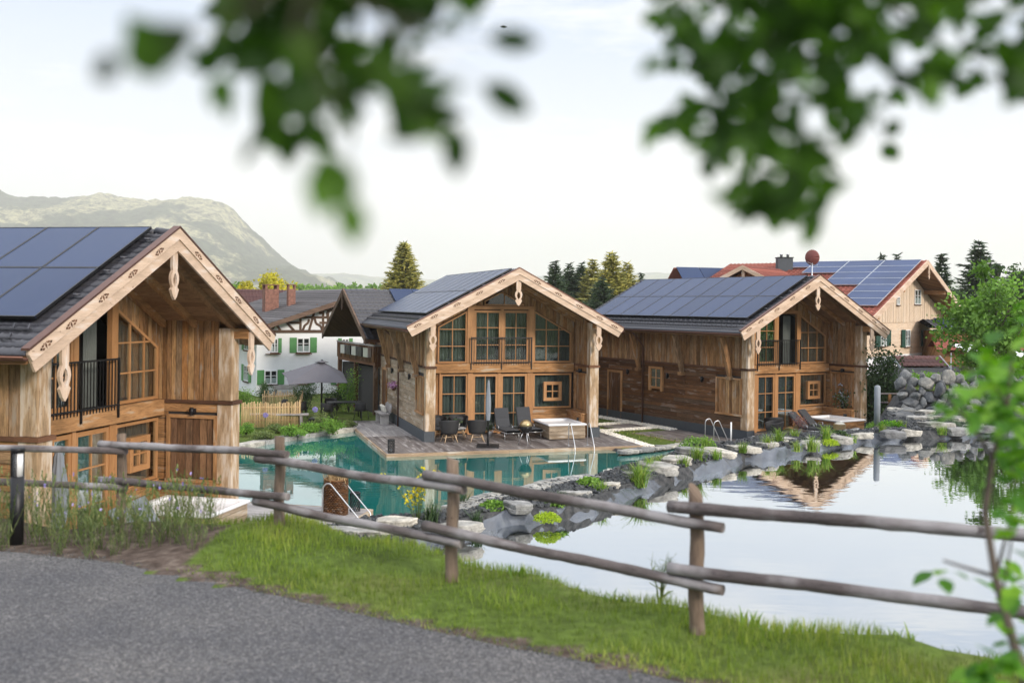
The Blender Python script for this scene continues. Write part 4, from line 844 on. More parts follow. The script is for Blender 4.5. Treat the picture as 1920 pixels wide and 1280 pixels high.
# asphalt path
q = NB('asphalt'); pos = q.pos(); v1 = q.nd('TexVoronoi'); v1.inputs['Scale'].default_value = 105; q.cn(pos, v1.inputs['Vector']); n2 = q.noise(pos, 1.1, 4); n3 = q.noise(pos, 60, 3); v2 = q.nd('TexVoronoi'); v2.inputs['Scale'].default_value = 48; q.cn(pos, v2.inputs['Vector'])
sc1 = q.nd('SeparateColor'); q.cn(v1.outputs['Color'], sc1.inputs[0]); c = q.ramp(sc1.outputs[0], [(0, (.055, .055, .06)), (.5, (.085, .085, .09)), (.8, (.11, .108, .11)), (1, (.21, .20, .195))])
sc2 = q.nd('SeparateColor'); q.cn(v2.outputs['Color'], sc2.inputs[0]); c = q.mix(1, c, q.ramp(sc2.outputs[1], [(0, (.7,) * 3), (1, (1.3,) * 3)]), 'MULTIPLY')
c = q.mix(1, c, q.ramp(n2, [(.3, (.82, .82, .86)), (.7, (1.2, 1.17, 1.14))]), 'MULTIPLY'); q.cn(c, q.b.inputs['Base Color']); setp(q.b, .8, spec=.35); q.bump(v1.outputs['Distance'], .8, .012); M['asphalt'] = q.m
# finer outline for the path
def densify(pts, step, jit=0.):
    out = []
    for i in range(len(pts)):
        a = pts[i]; b_ = pts[(i + 1) % len(pts)]; L_ = math.hypot(b_[0] - a[0], b_[1] - a[1]); n_ = max(1, int(L_ / step)) if L_ < 15 else 1
        for k in range(n_): out.append((a[0] + (b_[0] - a[0]) * k / n_ + random.uniform(-jit, jit), a[1] + (b_[1] - a[1]) * k / n_ + random.uniform(-jit, jit)))
    return out
flat_poly('asphalt_path', densify(PATH, .12, .02), ZP + .012, M['asphalt'], label='grey asphalt path', kind='structure')
# crumbs and loose grit along the ragged edge of the asphalt
ep = [G(a, b_, ZP) for a, b_ in [(0, 1035), (200, 1055), (340, 1078), (480, 1110), (700, 1160), (900, 1205), (1100, 1245), (1290, 1284)]]; dd = [0]
for a, b_ in zip(ep[:-1], ep[1:]): dd.append(dd[-1] + (b_ - a).length)
n_ = 1500; s_ = RNG.uniform(0, dd[-1], n_); o_ = RNG.normal(size=n_) * .06 + .02; x = np.interp(s_, dd, [p.x for p in ep]); y = np.interp(s_, dd, [p.y for p in ep]) + o_
v, f, g = scatter([(0, 0, .8), (1, 0, 0), (.3, .95, .1), (-.8, .6, 0), (-.8, -.6, .1), (.3, -.95, 0), (0, 0, -.7)], [(0, 1, 2), (0, 2, 3), (0, 3, 4), (0, 4, 5), (0, 5, 1), (6, 2, 1), (6, 3, 2), (6, 4, 3), (6, 5, 4), (6, 1, 5)], np.stack([x, y, np.full(n_, ZP + .014)], -1), rnd_rot(n_), RNG.uniform(.4, 1.3, (n_, 3)) * .006); EDGE_GRIT = (v, f, g)
# water
near = [(26, 4), (12, 1), (6.6, 6.0), (3.1, 6.9), (1.9, 7.4), (.6, 8.4), (-.3, 9.4), (-1.4, 11.0)]
flat_poly('pond_water', [(p.x, p.y + .12) for p in LT] + [(27, 30)] + near, ZW, M['pond'], label='still dark pond mirroring the sky', kind='structure')
flat_poly('pool_water', POOL, ZL, M['pool'], label='turquoise swimming pool water', kind='structure')
# ------------------------------------------------------------------ pond liner: a wrinkled sheet draped from the berm into the water
def along(P_, s):
    P_ = [Vector(p) for p in P_]; d = [0]
    for a, b_ in zip(P_[:-1], P_[1:]): d.append(d[-1] + (b_ - a).length)
    return d
d = along(LT, 0); Lt = d[-1]; xs_ = np.interp(np.arange(0, Lt, .045), d, [p.x for p in LT]); ys_ = np.interp(np.arange(0, Lt, .045), d, [p.y for p in LT]); ns_ = len(xs_)
ks = 25; ker = np.ones(ks) / ks; xs_ = np.convolve(np.pad(xs_, ks // 2, 'edge'), ker, 'valid'); ys_ = np.convolve(np.pad(ys_, ks // 2, 'edge'), ker, 'valid')
tx = np.gradient(xs_); ty = np.gradient(ys_); tl = np.hypot(tx, ty); nxn, nyn = ty / tl, -tx / tl
m_ = 22; vv = np.zeros((ns_, m_, 3))
for j in range(m_):
    t = j / (m_ - 1); off = -.20 + .72 * t; prof = 1.985 + .03 * math.sin(min(1, t * 3) * PI) - .95 * max(0, t - .22) ** 1.15
    for i in range(ns_):
        s_ = i * .045; bulge = noise.noise(Vector((s_ * .55, 0, 3))) ; fold = noise.noise(Vector((s_ * 1.5 + t * 1.2, t * 2.0, 1))); f2 = noise.noise(Vector((s_ * 4.6 - t * 3, t * 2.2, 9)));
        rid = (1 - abs(noise.noise(Vector((s_ * 1.15 + 1.3 * t, t * .7, 5)))) * 2) ** 4
        o_ = off + .30 * bulge * (t + .15) + .10 * fold * t; h_ = prof + (.11 * fold + .035 * f2 + .10 * rid - .03) * min(1, t * 2.5 + .15) * (1 - .3 * t)
        vv[i, j] = (xs_[i] + nxn[i] * o_, ys_[i] + nyn[i] * o_, h_)
idx = np.arange(ns_ * m_).reshape(ns_, m_); fa = np.stack([idx[:-1, :-1], idx[:-1, 1:], idx[1:, 1:], idx[1:, :-1]], -1).reshape(-1, 4)
q = NB('liner'); n1 = q.noise(q.pos(), 2.5, 4); q.cn(q.ramp(n1, [(.3, (.050, .057, .072)), (.6, (.075, .086, .108)), (.8, (.13, .14, .155))]), q.b.inputs['Base Color']); setp(q.b, .27, spec=.9); n2 = q.noise(q.pos(), 9, 4, .6); q.bump(n2, .45, .04); M['liner'] = q.m
tag(npmesh('pond_liner', vv.reshape(-1, 3), fa, M['liner'], smooth=True), 'wrinkled grey rubber pond liner draped along the pond bank below the stones', 'pond liner')
# ------------------------------------------------------------------ stones
def rock_mesh(name, seed, flat=1.0, sub=3, blocky=.35, mat='rock'):
    import bmesh
    bm = bmesh.new(); bmesh.ops.create_icosphere(bm, subdivisions=sub, radius=.5); rs = random.Random(seed); off = Vector((rs.uniform(0, 90), rs.uniform(0, 90), 0))
    cuts = [(Vector((rs.gauss(0, 1), rs.gauss(0, 1), rs.gauss(0, 1))).normalized(), rs.uniform(.20, .36)) for _ in range(13)]
    for v in bm.verts:
        p = v.co.copy(); p *= 1 + .28 * noise.noise(p * 1.6 + off)
        for n_, d_ in cuts:
            e = p.dot(n_) - d_
            if e > 0: p -= n_ * e * (.6 + blocky)
        p += Vector((noise.noise(p * 7 + off), noise.noise(p * 7 - off), noise.noise(p * 7.7 + off * 2))) * .03
        p.z *= flat; v.co = p
    me = bpy.data.meshes.new(name); bm.to_mesh(me); bm.free(); at = me.attributes.new('g', 'FLOAT_VECTOR', 'POINT'); r = rs.random(); at.data.foreach_set('vector', np.array([(v.co.x, v.co.y, r) for v in me.vertices], dtype=np.float32).ravel())
    for p in me.polygons: p.use_smooth = True
    me.materials.append(M[mat]); return me
def slab_mesh(seed):
    rs = random.Random(seed); import bmesh; bm = bmesh.new(); n_ = rs.randint(6, 8); rad = [rs.uniform(.36, .55) for _ in range(n_)]; an = [2 * PI * (i + rs.uniform(-.25, .25)) / n_ for i in range(n_)]
    lay = []; zs_ = [-.17, -.02, .0, .13, .165]; kx = [.88, 1.0, .93, 1.0, .94]; off = Vector((seed, 0, 0))
    tilt = (rs.uniform(-.06, .06), rs.uniform(-.06, .06))
    for z, kk in zip(zs_, kx): lay.append([bm.verts.new((rad[i] * kk * rs.uniform(.97, 1.03) * math.cos(an[i]), rad[i] * kk * math.sin(an[i]), z + (tilt[0] * math.cos(an[i]) if z > .1 else 0))) for i in range(n_)])
    for a, b_ in zip(lay[:-1], lay[1:]):
        for i in range(n_): bm.faces.new((a[i], a[(i + 1) % n_], b_[(i + 1) % n_], b_[i]))
    bm.faces.new(lay[-1]); bm.faces.new(lay[0][::-1]); bmesh.ops.triangulate(bm, faces=bm.faces[:]); bmesh.ops.subdivide_edges(bm, edges=bm.edges[:], cuts=2, use_grid_fill=True)
    for v in bm.verts: p = v.co.copy(); v.co = p + Vector((noise.noise(p * 5 + off), noise.noise(p * 5 - off), noise.noise(p * 4 + off * 2) * .7)) * .05
    me = bpy.data.meshes.new('flat_stone'); bm.to_mesh(me); bm.free(); at = me.attributes.new('g', 'FLOAT_VECTOR', 'POINT'); r = rs.random(); at.data.foreach_set('vector', np.array([(v.co.x, v.co.y, r) for v in me.vertices], dtype=np.float32).ravel()); me.materials.append(M['slab']); return me
RM = [rock_mesh('boulder', s_, .8) for s_ in range(8)]; RF = [slab_mesh(50 + s_) for s_ in range(8)]
def put(name, me, loc, rot, scl, label, cat, group=None):
    o = bpy.data.objects.new(name, me); COL.objects.link(o); o.location = loc; o.rotation_euler = rot; o.scale = scl; return tag(o, label, cat, group)
flat = [(300, 745, 975, 1.0, 'long pale slab left of the yellow flowers, behind the fence'), (0, 866, 975, 1.1, 'grey block stone just right of the fourth fence post'), (0, 978, 944, .9, 'flat slab in the gravel under the third rail'), (0, 1080, 920, .75, 'flat slab amid gravel, middle of the berm'), (0, 1148, 903, .7, 'flat slab beside the reedy tuft'),
        (0, 1232, 875, 1.35, 'largest flat slab on the berm, by the big reed tuft'), (0, 1272, 861, 1.2, 'pale slab above the end of the turquoise water'), (0, 1300, 845, 1.2, 'long slab at the narrow pool end'), (0, 1350, 846, 1.1, 'slab below the steel ladder'), (0, 1398, 838, 1.1, 'pale slab below the white post'), (0, 1445, 830, .9, 'slab in front of the dark plinth corner'),
        (0, 1470, 818, .8, 'slab near the dried flowers'), (0, 1520, 824, 1.0, 'blue-grey slab before the loungers'), (0, 1578, 816, 1.1, 'pale slab before the hot tub'), (0, 1622, 808, .9, 'slab at the foot of the right column'), (0, 1675, 806, 1.2, 'slab right of the chalet corner'), (0, 1712, 803, 1.0, 'slab below the rock wall'), (0, 1760, 797, 1.6, 'broad pale slab in front of the rock wall'), (0, 1800, 801, 1.2, 'pale slab at the water, right of the broad one'), (0, 1850, 797, 1.4, 'slab behind the sapling leaves'), (0, 700, 992, 1.0, 'slab behind the second rail'), (0, 1190, 885, .8, 'slab at the poolside edge of the berm'), (0, 655, 990, .8, 'slab at the corner of the near deck')]
for i, (_, a, b_, s_, lb) in enumerate(flat):
    p = G(a, b_, ZB + .1); z = hz(p.x, p.y); z = max(z, 1.98)
    put('flat_stone', RF[i % 8], (p.x, p.y, z + .05 * s_), (random.uniform(-.08, .08), random.uniform(-.08, .08), random.uniform(-.5, .5)), (s_ * random.uniform(.62, .8), s_ * random.uniform(.42, .55), s_ * random.uniform(.34, .5)), lb, 'stone', 'stones along the berm')
# rows of smaller stones along both edges
k_ = 0
for line, n_, zz, nm in ((HR[7:17], 52, 2.0, 'small rim stone on the pool side of the berm'), (LT[3:], 34, 2.06, 'small stone holding down the pond liner')):
    dd = along(line, 0)
    for i in range(n_):
        s_ = dd[-1] * (i + random.random() * .7) / n_; x = float(np.interp(s_, dd, [p.x for p in line])); y = float(np.interp(s_, dd, [p.y for p in line])) + random.uniform(-.05, .2) + (.45 if zz > 2.02 else 0); sz = random.uniform(.10, .27)
        put('rim_stone', random.choice(RF if random.random() < .4 else RM), (x, y, zz + .02), (random.uniform(-.2, .2), random.uniform(-.2, .2), random.uniform(0, 6)), (sz * 1.2, sz * .8, sz * .8), nm, 'stone', nm + 's'); k_ += 1
# paved coping between berm and pool
cp = [G(a, b_, 2.0) for a, b_ in [(842, 962), (921, 937), (984, 926), (1031, 910), (1070, 904), (1112, 899)]]; o = MB(); d_ = along(cp, 0); n_ = 64
for i in range(n_):
    s_ = d_[-1] * i / n_; c0 = Vector((np.interp(s_, d_, [p.x for p in cp]), np.interp(s_, d_, [p.y for p in cp]), 0)); s2_ = s_ + d_[-1] / n_; c1 = Vector((np.interp(s2_, d_, [p.x for p in cp]), np.interp(s2_, d_, [p.y for p in cp]), 0)); dv = (c1 - c0).normalized(); nn = Vector((-dv.y, dv.x, 0)); c1 = c1 - dv * .012
    for j in range(3):
        a, b_ = nn * (-.30 + j * .155), nn * (-.30 + j * .155 + .145); zt_ = 2.10 + random.uniform(-.008, .008); sh_ = dv * random.uniform(-.02, .02)
        tp4 = [c0 + a + sh_, c1 + a + sh_, c1 + b_ + sh_, c0 + b_ + sh_]; o.add([p + Vector((0, 0, zt_)) for p in tp4] + [p + Vector((0, 0, 1.85)) for p in tp4], [(0, 1, 2, 3), (0, 4, 5, 1), (1, 5, 6, 2), (2, 6, 7, 3), (3, 7, 4, 0)])
tag(o.build('stone_coping', M['slab']), 'pale strip of paved stones along the pool edge of the berm', 'coping')
# pool rim near the chalets
for i in range(26):
    p = G(1171 + (1310 - 1171) * i / 25, 846 - 16 * i / 25 + random.uniform(-1, 1), .02); sz = random.uniform(.35, .6); put('rim_stone', random.choice(RF), (p.x, p.y, .0), (0, 0, random.uniform(-.4, .4)), (sz * 1.4, sz * .8, sz * .7), 'flat edging stone at the narrow end of the pool between the chalets', 'stone', 'edging stones at the pool end')
# rock wall of boulders
rw = []
for row in range(6):
    z = 2.1 + row * .2
    for i in range(15):
        t = (i + .5 * (row % 2) + random.uniform(-.2, .2)) / 14; dd = along(MD, 0); s_ = dd[-1] * min(1, max(0, t)); x = float(np.interp(s_, dd, [p.x for p in MD])); y = float(np.interp(s_, dd, [p.y for p in MD])) + row * .10 - .35
        sz = random.uniform(.36, .58); rw.append((x, y, z, sz))
for (x, y, z, sz) in rw: put('boulder', random.choice(RM), (x, y, z), (random.uniform(0, 6), random.uniform(0, 6), random.uniform(0, 6)), (sz * random.uniform(.9, 1.3), sz, sz * random.uniform(.8, 1.1)), 'grey boulder stacked in the rock wall behind the pond', 'boulder', 'boulders of the rock wall')
for i in range(26):
    p = Pt(random.uniform(1655, 1860), 780, random.uniform(29.5, 32.6)); sz = random.uniform(.35, .7); put('boulder', random.choice(RM + RF), (p.x, p.y, 2.1), (0, 0, random.uniform(0, 6)), (sz * 1.2, sz, sz * .8), 'loose stone lying at the foot of the rock wall', 'boulder', 'loose stones below the rock wall')
v, f, g = EDGE_GRIT; tag(npmesh('grit', v, f, M['pebble'], g), 'fine loose grit along the edge of the asphalt path', 'grit', kind='stuff')
# gravel on the berm, pale pebbles round the right chalets
tv = np.array([(0, 0, .8), (1, 0, 0), (.3, .95, .1), (-.8, .6, 0), (-.8, -.6, .1), (.3, -.95, 0), (0, 0, -.7)]); tf = [(0, 1, 2), (0, 2, 3), (0, 3, 4), (0, 4, 5), (0, 5, 1), (6, 2, 1), (6, 3, 2), (6, 4, 3), (6, 5, 4), (6, 1, 5)]
def gravel(name, pts, size, mat, label):
    n_ = len(pts); v, f, g = scatter(tv, tf, pts, rnd_rot(n_), RNG.uniform(.5, 1.2, (n_, 3)) * size); o = npmesh(name, v, f, M[mat], g); return tag(o, label, 'gravel', kind='stuff')
x = RNG.uniform(-6, 16, 90000); y = RNG.uniform(11, 33, 90000); s1 = sdist(x, y, HRP); s2 = sdist(x, y, PB); ok = (s1 > -.7) & (s2 < -.12) & (y > crest(x) + 1.7) & (sdist(x, y, MDP) < -.3) & (s1 < 3.0); x, y = x[ok][:26000], y[ok][:26000]
gravel('gravel', np.stack([x, y, height(x, y) + .02], -1), .06, 'pebble', 'dark grey gravel spread between the slabs of the berm')
pts = []
for a in range(6500):
    u = random.random()
    if a % 2: p = LC(3, random.uniform(-.60, -.08), random.uniform(4.2, 11.5))
    else: p = LC(3, random.gauss(-1.7, 1.0), random.choice([5.2, 7.2]) + random.uniform(-.22, .22))
    pts.append((p.x, p.y, -.03))
for a in range(3500): p = LC(2, random.uniform(7.35, 7.85), random.uniform(2, 9)); pts.append((p.x, p.y, -.03))
for a in range(1100): p = LC(2, random.uniform(8.02, 8.5), random.uniform(-2.7, 2.5)); pts.append((p.x, p.y, -.03))
gravel('pale_pebbles', np.array(pts), .055, 'wpebble', 'pale pebbles strewn round the lawn between the two chalets')
# concrete edge of the pond below the grass
e0 = G(1440, 1189, 1.95); e1 = G(1990, 1262, 1.95); o = MB(); n_ = 6
for i in range(n_):
    a = e0.lerp(e1, i / n_); b_ = e0.lerp(e1, (i + 1) / n_ - .004); dv = (b_ - a).normalized(); nn = Vector((-dv.y, dv.x, 0)) * .22
    o.add([a, b_, b_ - nn, a - nn] + [p - Vector((0, 0, .4)) for p in (a, b_, b_ - nn, a - nn)], [(0, 3, 2, 1), (0, 1, 5, 4), (1, 2, 6, 5), (2, 3, 7, 6), (3, 0, 4, 7)])
tag(o.build('concrete_edge', M['concrete'], bevel=.01), 'pale concrete kerb between the pond and the near lawn', 'kerb')
# stone and timber curb at the far side of the pool
o = MB(); ce = [G(440, 838, .05), G(500, 826, .05), G(560, 816, .05), G(620, 808, .05), G(672, 801, .05)]
for a, b_ in zip(ce[:-1], ce[1:]):
    dv = (b_ - a).normalized(); nn = Vector((-dv.y, dv.x, 0)) * .55
    o.add([a, b_ - dv * .03, b_ - dv * .03 + nn, a + nn] + [p - Vector((0, 0, .4)) for p in (a, b_ - dv * .03, b_ - dv * .03 + nn, a + nn)], [(0, 1, 2, 3), (4, 5, 1, 0), (5, 6, 2, 1), (6, 7, 3, 2), (7, 4, 0, 3)])
tag(o.build('pool_curb', M['slab'], bevel=.03), 'pale curb along the far left edge of the turquoise pool', 'kerb')
# ------------------------------------------------------------------ near lawn and planting
def blades(n_, x, y, z, hmin, hmax, wd, lean=.5):
    tvb = np.array([(-.5, 0, 0), (.5, 0, 0), (.35, .25, .55), (-.35, .25, .55), (0, .75, 1.0), (0, .75, 1.0)]); 
    rt = rotz_m(RNG.uniform(0, 6.283, n_)); hh = RNG.uniform(hmin, hmax, n_); sc = np.stack([np.full(n_, wd) * RNG.uniform(.7, 1.4, n_), hh * lean * RNG.uniform(.3, 1.3, n_), hh], -1)
    return scatter(tvb, [(0, 1, 2, 3), (3, 2, 4, 5)], np.stack([x, y, z], -1), rt, sc)
n_ = 190000; x = RNG.uniform(-4.5, 6.5, n_); y = RNG.uniform(3.6, 12.2, n_); cy = crest(x)
dn = np.array([noise.noise(Vector((a * 1.3, b_ * 1.3, 0))) for a, b_ in zip(x[::1], y[::1])])
sp_ = sdist(x, y, PATH); ss = sdist(x, y, SOIL); ok = (y < cy + 1.6) & (sp_ < -.01 + .0) & (ss < .02) & (RNG.random(n_) < .62 + .9 * dn) & ((x - 0) / np.maximum(y, .1) < .56) & ((x) / np.maximum(y, .1) > -.54)
x, y, dn = x[ok], y[ok], dn[ok]; edge = np.clip(-sdist(x, y, PATH) / .35, .35, 1)
v, f, g = blades(len(x), x, y, height(x, y) - .004, .035, .085, .0055, .8); 
sc_e = np.repeat(edge * (1 + .9 * dn), 6); zb = np.repeat(height(x, y), 6); v[:, 2] = zb + (v[:, 2] - zb) * sc_e
g[:, 2] = np.clip(g[:, 2] * .55 + np.repeat(.22 + .55 * dn, 6), 0, 1)
tag(npmesh('grass', v, f, M['grass'], g), 'short bright green lawn between the path and the log fence', 'grass', kind='stuff')
# sparse blades at the path edge and the lawn of the yard behind
n_ = 26000; x = RNG.uniform(-9, 14, n_); y = RNG.uniform(40, 62, n_); sA = [sdist(x, y, [(p.x, p.y) for p in (LC(i, -2.2, -3), LC(i, 8, -3), LC(i, 8, 12), LC(i, -2.2, 12))]) for i in (2, 3)]
ok = (sA[0] < 0) & (sA[1] < 0) & (sdist(x, y, POOL) < -.5); x, y = x[ok], y[ok]; v, f, g = blades(len(x), x, y, height(x, y), .05, .10, .03, .6); tag(npmesh('yard_grass', v, f, M['grass'], g), 'lawn of the yard behind the pool and between the chalets', 'grass', kind='stuff')
# tall grasses and lavender in the soil bed
def herb_mesh(seed, flw):
    rs = random.Random(seed); k = MB(); fl = []
    for i in range(12):
        a = rs.uniform(0, 6.28); l_ = rs.uniform(.16, .50); ln = rs.uniform(.05, .32); p0 = Vector((rs.gauss(0, .035), rs.gauss(0, .035), 0)); p1 = p0 + Vector((math.cos(a) * ln * .35, math.sin(a) * ln * .35, l_ * .55)); p2 = p0 + Vector((math.cos(a) * ln * l_ * 1.5, math.sin(a) * ln * l_ * 1.5, l_))
        k.tube([p0, p1, p2], [.0028, .0022, .001], 3, rs.random(), cap=False)
        for j in range(rs.randint(2, 5)):
            t = rs.uniform(.05, .9); q_ = p0.lerp(p2, t) if t > .5 else p0.lerp(p1, t * 2); b_ = rs.uniform(0, 6.28); ll = rs.uniform(.04, .10) * (1.2 - t); e = q_ + Vector((math.cos(b_) * ll, math.sin(b_) * ll, ll * .9)); s_ = Vector((-math.sin(b_), math.cos(b_), 0)) * .004
            k.add([q_ - s_, q_ + s_, e + s_ * .3, e - s_ * .3], [(0, 1, 2, 3)], 2, rs.random())
        if rs.random() < .8:
            for j in range(5): c_ = p2 + Vector((rs.gauss(0, .006), rs.gauss(0, .006), -.015 * j)); k.add([c_ + Vector((-.006, 0, -.008)), c_ + Vector((.006, 0, -.008)), c_ + Vector((.004, .003, .010)), c_ + Vector((-.004, .003, .010))], [(0, 1, 2, 3)], 2, rs.random())
        if rs.random() < flw: fl.append(p2)
    return k, fl
protos = []
for s_ in range(5):
    k, fl = herb_mesh(s_, .03); o = thing('meadow_plant', 'wispy grey-green meadow plant in the soil bed between path and fence', 'plant', (0, 0, -50), 0, 'meadow plants in the soil bed'); k.build('stems', M['herb'], o)
    k2 = MB()
    for p in (fl or [Vector((.08, 0, .42))])[:1]:
        for j in range(2): c_ = p + Vector((random.gauss(0, .006), random.gauss(0, .006), random.gauss(0, .006))); k2.add([c_ + Vector((-.009, 0, 0)), c_ + Vector((0, 0, -.009)), c_ + Vector((.009, 0, 0)), c_ + Vector((0, .004, .009))], [(0, 1, 2, 3)])
    k2.build('blossom', M['flower_v'], o); protos.append(o)
cand = []
for i in range(5000):
    x = random.uniform(-7.5, -2.4); y = random.uniform(7.6, 11.8); a = np.array([x]); c_ = np.array([y])
    if x / y < -.545: continue
    s_ = sdist(a, c_, SOIL)[0]; yy = float(crest(a)[0])
    if s_ > .05 and y > yy - 1.25 + .4 * random.random() and y < yy + .3: cand.append((x, y))
random.shuffle(cand); sel = []
for (x, y) in cand:
    if all((x - a) ** 2 + (y - b_) ** 2 > .028 for a, b_ in sel): sel.append((x, y))
    if len(sel) >= 56: break
for i, (x, y) in enumerate(sel):
    o = protos[i % 5]; sc = random.uniform(.75, 1.25)
    if i < 5: o.location = (x, y, hz(x, y)); o.rotation_euler = (0, 0, random.uniform(0, 6)); o.scale = (sc,) * 3
    else: dup(o, (x, y, hz(x, y)), random.uniform(0, 6), scale=sc)
# ------------------------------------------------------------------ log fence
fence = thing('log_fence', 'rustic log fence of round posts and overlapping rails along the lawn', 'fence', (0, 0, 0))
posts = [(228, 985, 10.5, 815), (523, 1000, None, 820), (847, 1080, None, 862), (1310, 1190, None, 923)]
PP = []
for i, (a, b_, D, tp_) in enumerate(posts):
    g0 = G(a, b_, ZP) if D is None else Vector((Pt(a, b_, D).x, D, ZP)); PP.append(g0)
PP = [Vector((PP[0].x - 2.6, PP[0].y + 1.0, ZP))] + PP + [Vector((3.05, 5.05, ZP))]
tops = [None] + [p[3] for p in posts] + [None]
for i, p in enumerate(PP):
    zt = Pt(960, tops[i], p.y).z if tops[i] else ZP + .9; u_, v_ = unroll(p.x / p.y * F + 960, tops[i] or 900); zt = CH - v_ / F * p.y if tops[i] else ZP + .9
    zg = hz(p.x, p.y); k = MB(); r = .048; pts = []; lx, ly = random.uniform(-.02, .02), random.uniform(-.02, .02)
    for j in range(12): t = j / 11; pts.append((p.x + lx * t + .006 * math.sin(j), p.y + ly * t + .03, zg - .2 + (zt - zg + .2) * t))
    k.tube(pts, [r * (1.08 - .12 * j / 11) * (1 + .04 * math.sin(j * 2.3 + i)) for j in range(12)], 12); n_ = len(k.v)
    for j in range(12): k.v[n_ - 12 + j].z += (.05 if i == 4 else .015) * math.cos(2 * PI * j / 12 + i)  # slanted saw cut
    k.build('post', M['post'], fence)
rails = [  # (left end px, right end px, post index pair): upper and lower of each bay
    ((-330, 828), (238, 846), 0, 1), ((190, 832), (540, 850), 1, 2), ((483, 859), (872, 919), 2, 3), ((798, 891), (1357, 986), 3, 4), ((1256, 949), (2010, 1013), 4, 5),
    ((-330, 890), (238, 913), 0, 1), ((188, 899), (541, 931), 1, 2), ((480, 941), (868, 1017), 2, 3), ((798, 988), (1357, 1103), 3, 4), ((1256, 1064), (2010, 1158), 4, 5)]
for (a, b_, i, j) in rails:
    pa, pb = PP[i], PP[j]; sl_ = (pb - pa)
    def onl(px, py):
        u_, v_ = unroll(px, py); m_ = u_ / F; t = (pa.x - m_ * pa.y) / (m_ * sl_.y - sl_.x); D = pa.y + t * sl_.y - .06; return Vector((m_ * D, D, CH - v_ / F * D))
    A_, B_ = onl(*a), onl(*b_); k = MB(); n_ = 34; pts = []; rr = []; sd = random.random() * 50
    for q_ in range(n_):
        t = q_ / (n_ - 1); p = A_.lerp(B_, t); p.z += .012 * noise.noise(Vector((t * 2.5, sd, 0))) * 2; p.y += .01 * noise.noise(Vector((t * 2.5, sd, 7))); pts.append(p); rr.append(.038 * (1.06 - .14 * t) * (1 + .10 * noise.noise(Vector((t * 9, sd, 3)))))
    k.tube(pts, rr, 14)
    for vi in range(len(k.v)):
        p = k.v[vi]; k.v[vi] = p + Vector((0, 0, 1)) * .005 * noise.noise(p * 14) + Vector((0, 1, 0)) * .005 * noise.noise(p * 13 + Vector((9, 0, 0)))
    k.build('rail', M['log'], fence)
# ------------------------------------------------------------------ bollard light
bl = G(33, 1012, ZP); o = thing('bollard_light', 'black bollard light with a louvred head standing at the left edge of the path', 'bollard light', (bl.x, bl.y, hz(bl.x, bl.y)), .5)
k = MB(); k.lathe([(.056, -.05), (.056, .60)], n=24); k.build('column', M['black'], o)
k = MB(); k.lathe([(.058, .805), (.060, .84), (.056, .848), (.0, .85)], n=24); k.build('cap', M['black'], o)
k = MB()
for j in range(20):
    a = 2 * PI * j / 20
    if math.cos(a + .9) > .62: continue
    k.prism([(.052 * math.cos(a), .052 * math.sin(a)), (.058 * math.cos(a), .058 * math.sin(a)), (.058 * math.cos(a + .16), .058 * math.sin(a + .16)), (.052 * math.cos(a + .16), .052 * math.sin(a + .16))], .60, .81, 'xy')
k.build('louvres', M['black'], o); k = MB(); k.lathe([(.044, .60), (.044, .81)], n=20); k.build('diffuser', M['stonew'], o)
# ------------------------------------------------------------------ plants on the berm
def tuft_mesh(seed, n_, h, spread=.35):
    rs = np.random.default_rng(seed); k = MB(); r_ = random.Random(seed)
    for i in range(n_):
        a = r_.uniform(0, 6.28); ln = r_.uniform(.1, 1) * spread; hh = h * r_.uniform(.5, 1.1); w_ = r_.uniform(.006, .012); side = Vector((-math.sin(a), math.cos(a), 0)); p0 = Vector((r_.gauss(0, .05), r_.gauss(0, .05), 0)); rr = r_.random(); vs = []
        for t in (0, .4, .75, 1): c_ = p0 + Vector((math.cos(a), math.sin(a), 0)) * ln * t ** 1.7 + Vector((0, 0, hh * (t - .25 * t ** 3))); s_ = side * w_ * (1 - t * .9); vs += [c_ - s_, c_ + s_]
        k.add(vs, [(0, 1, 3, 2), (2, 3, 5, 4), (4, 5, 7, 6)], 2, rr)
    return k
tufts = [(1200, 900, .62, 260, 'largest reedy tuft on the berm, above the rubber liner'), (1217, 880, .4, 130, 'tuft behind the largest reeds'), (1310, 862, .5, 130, 'upright tuft beside the narrow pool end'), (1325, 840, .4, 90, 'tuft at the foot of the steel ladder'), (1283, 871, .3, 80, 'low tuft between two pale slabs'), (1345, 858, .3, 70, 'small tuft left of the slab below the ladder'),
         (1395, 846, .32, 80, 'small tuft below the white post'), (1440, 836, .4, 120, 'bushy tuft under the dark plinth corner'), (1462, 828, .5, 110, 'tuft left of the dried flowers'), (1495, 836, .35, 90, 'yellowing tuft above the liner'), (1524, 836, .5, 130, 'tall bright tuft before the loungers'), (1550, 822, .5, 120, 'tuft beside the silver globe'), (1492, 818, .35, 60, 'thin tuft near the loungers'), (1655, 808, .35, 80, 'tuft at the right column'),
         (1768, 806, .35, 110, 'round green tuft on the far bank'), (1690, 800, .3, 80, 'tuft under the grey bollard post'), (895, 968, .3, 70, 'dark tuft right of the third fence post'), (1050, 938, .25, 60, 'thin tuft on the gravel'), (865, 940, .45, 90, 'tangled tuft at the pool edge behind the fence post'), (1127, 917, .28, 70, 'tuft on the gravel beside the slab'), (1240, 868, .3, 70, 'tuft left of the narrow pool end'), (1600, 820, .3, 60, 'little tuft before the hot tub'), (810, 975, .4, 110, 'dark green tuft between the yellow flowers and the post')]
